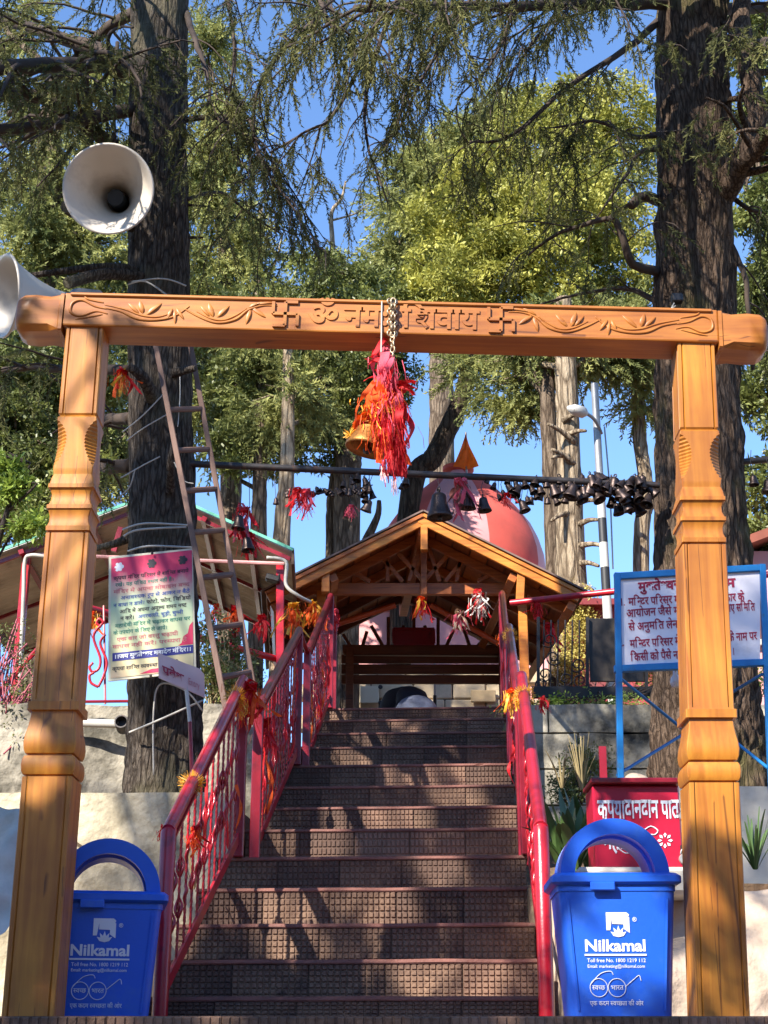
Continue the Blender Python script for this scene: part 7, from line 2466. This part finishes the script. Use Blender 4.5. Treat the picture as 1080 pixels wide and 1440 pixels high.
# ------------------------------------------------------------------ plants in the beds
def strap_plant(c, n, L, w, label, m=STRAP, group='strap-leaved plants', arch=.6):
    root = thing('strap_leaf_plant', label, 'plant', group, loc=c)
    for i in range(n):
        a = 2 * math.pi * i / n + random.uniform(-.3, .3)
        ll = L * random.uniform(.7, 1.15)
        d = V((math.cos(a), math.sin(a) * .8, 0))
        tip = random.uniform(.3, 1.0) * arch
        pts = []
        for k in range(8):
            t = k / 7
            pts.append(V(c) + d * ll * (t * tip + .03) + V((0, 0, ll * (t * (1.15 - .4 * tip) - tip * .75 * t * t))))
        mb = MB(); vv = []
        side = d.cross(V((0, 0, 1))).normalized()
        for k, p in enumerate(pts):
            t = k / 7
            ww = w * (math.sin(math.pi * min(1, .25 + .75 * t)) ** .7) * .5 + .002
            vv += [p - side * ww, p - V((0, 0, ww * .5)), p + side * ww]
        mb.add(vv, [(k * 3 + j, k * 3 + j + 1, (k + 1) * 3 + j + 1, (k + 1) * 3 + j) for k in range(7) for j in range(2)])
        mb.build('leaf', m, root, smooth=2, fix=False)
    return root
random.seed(12)
strap_plant(P(808, 1225, 6.25), 20, .34, .045, 'broad strap-leaved green plant left of the donation box')
strap_plant(P(795, 1228, 6.35), 12, .34, .045, 'smaller strap-leaved plant close to the right railing')
strap_plant(P(830, 1222, 6.5), 14, .36, .04, 'taller strap-leaved plant behind the right bin handle')
strap_plant(P(1062, 1222, 6.6), 22, .3, .008, 'thin arching plant before the whitewashed wall at the right edge')
strap_plant(P(1000, 1222, 6.7), 12, .3, .01, 'thin grassy plant behind the right gate post')
strap_plant(P(818, 1110, 8.2), 22, .30, .004, 'tuft of dry straw before the blackened wall', STRAW, 'dry tufts', .35)
strap_plant(P(790, 1108, 8.4), 12, .25, .006, 'small tuft of dry grass near the right railing', STRAW, 'dry tufts', .5)
strap_plant(P(272, 1250, 6.4), 12, .2, .006, 'dry tuft beside the left railing foot', STRAW, 'dry tufts', .5)
def leafy(name, label, blobs, n, m, size, stems=8, base=None, tm=None, stem_m=TWIG):
    c = V(base)
    root = thing(name, label, 'shrub', 'shrubs beside the terrace', loc=c)
    mb = MB(); pos = []
    tot = sum(b[3] * b[4] for b in blobs)
    for px, py, Y, rx, ry in blobs:
        k = int(n * rx * ry / tot)
        p0 = P(px, py, Y)
        u = rng.normal(size=(k, 3)) * .5
        pos.append(u * np.array([M(rx, py, Y), M(rx, py, Y) * .7, M(ry, py, Y)]) + np.array(p0))
        for _ in range(stems):
            e = p0 + V((random.gauss(0, .5) * M(rx, py, Y), random.gauss(0, .3) * M(rx, py, Y), random.gauss(0, .5) * M(ry, py, Y)))
            mb.tube(bez([c + V((random.gauss(0, .05), random.gauss(0, .05), 0)), c.lerp(e, .5) + V((random.gauss(0, .06), 0, .08)), e], 8), .005, 4, cap=False)
    mb.build('stem', stem_m, root, smooth=2, fix=False)
    pos = np.concatenate(pos)
    scatter('foliage', tm or LT, pos, rng.normal(size=pos.shape), rng.uniform(.6, 1.2, len(pos)) * size, m, root, roll=1)
leafy('creeper', 'yellow-green creeper climbing the pine foot beside the fence', [(815, 860, 14.2, 26, 30), (808, 900, 14.2, 22, 40), (800, 935, 14.2, 24, 30), (822, 880, 14.2, 20, 30)], 700, MOSSY, .55, 4, P(812, 985, 14.3))
leafy('shrub', 'dry reddish twiggy shrub at the left edge below the shed', [(10, 930, 9.6, 45, 60), (20, 1000, 9.4, 50, 50), (40, 970, 9.5, 40, 40)], 240, LEAF_D, .4, 30, P(5, 1060, 9.4), stem_m=mat('red_twigs', (150, 70, 84), var=.25, bump=0))
leafy('shrub', 'dry creeper tangle on the shed terrace behind the ladder', [(300, 900, 10.2, 30, 40), (285, 950, 10.0, 30, 40), (320, 960, 10.0, 40, 30), (340, 930, 10.2, 26, 30)], 420, LEAF_D, .5, 14, P(305, 1000, 10.0), stem_m=STRAW)
leafy('shrub', 'sunlit low shrubs on the terrace right of the railing', [(770, 992, 10.6, 50, 8), (850, 990, 10.6, 60, 8), (900, 930, 13.5, 40, 40), (1040, 960, 11.5, 40, 30)], 700, LEAF_Y, .5, 6, P(830, 1000, 10.6))
leafy('shrub', 'small weedy shrub beside the blackened wall', [(820, 1080, 9.6, 30, 30), (800, 1110, 9.2, 30, 24)], 260, LEAF_D, .45, 6, P(812, 1130, 9.2))
# loose stones and leaf litter on the bank
for i, (px, py, Y, s, lab) in enumerate(((893, 1100, 7.9, .07, 'pale rounded stone behind the donation box'),)):
    mb = MB()
    b = bmesh.new(); bmesh.ops.create_icosphere(b, subdivisions=3, radius=s)
    for v in b.verts:
        v.co = v.co * (1 + .35 * noise.noise(v.co * 9 + V((i, 0, 0))))
        v.co.z *= .7
    c = P(px, py, Y)
    mb.add([c + v.co for v in b.verts], [tuple(v.index for v in f.verts) for f in b.faces]); b.free()
    mb.build('stone', ROCK, None, smooth=2, label=lab, cat='stone')
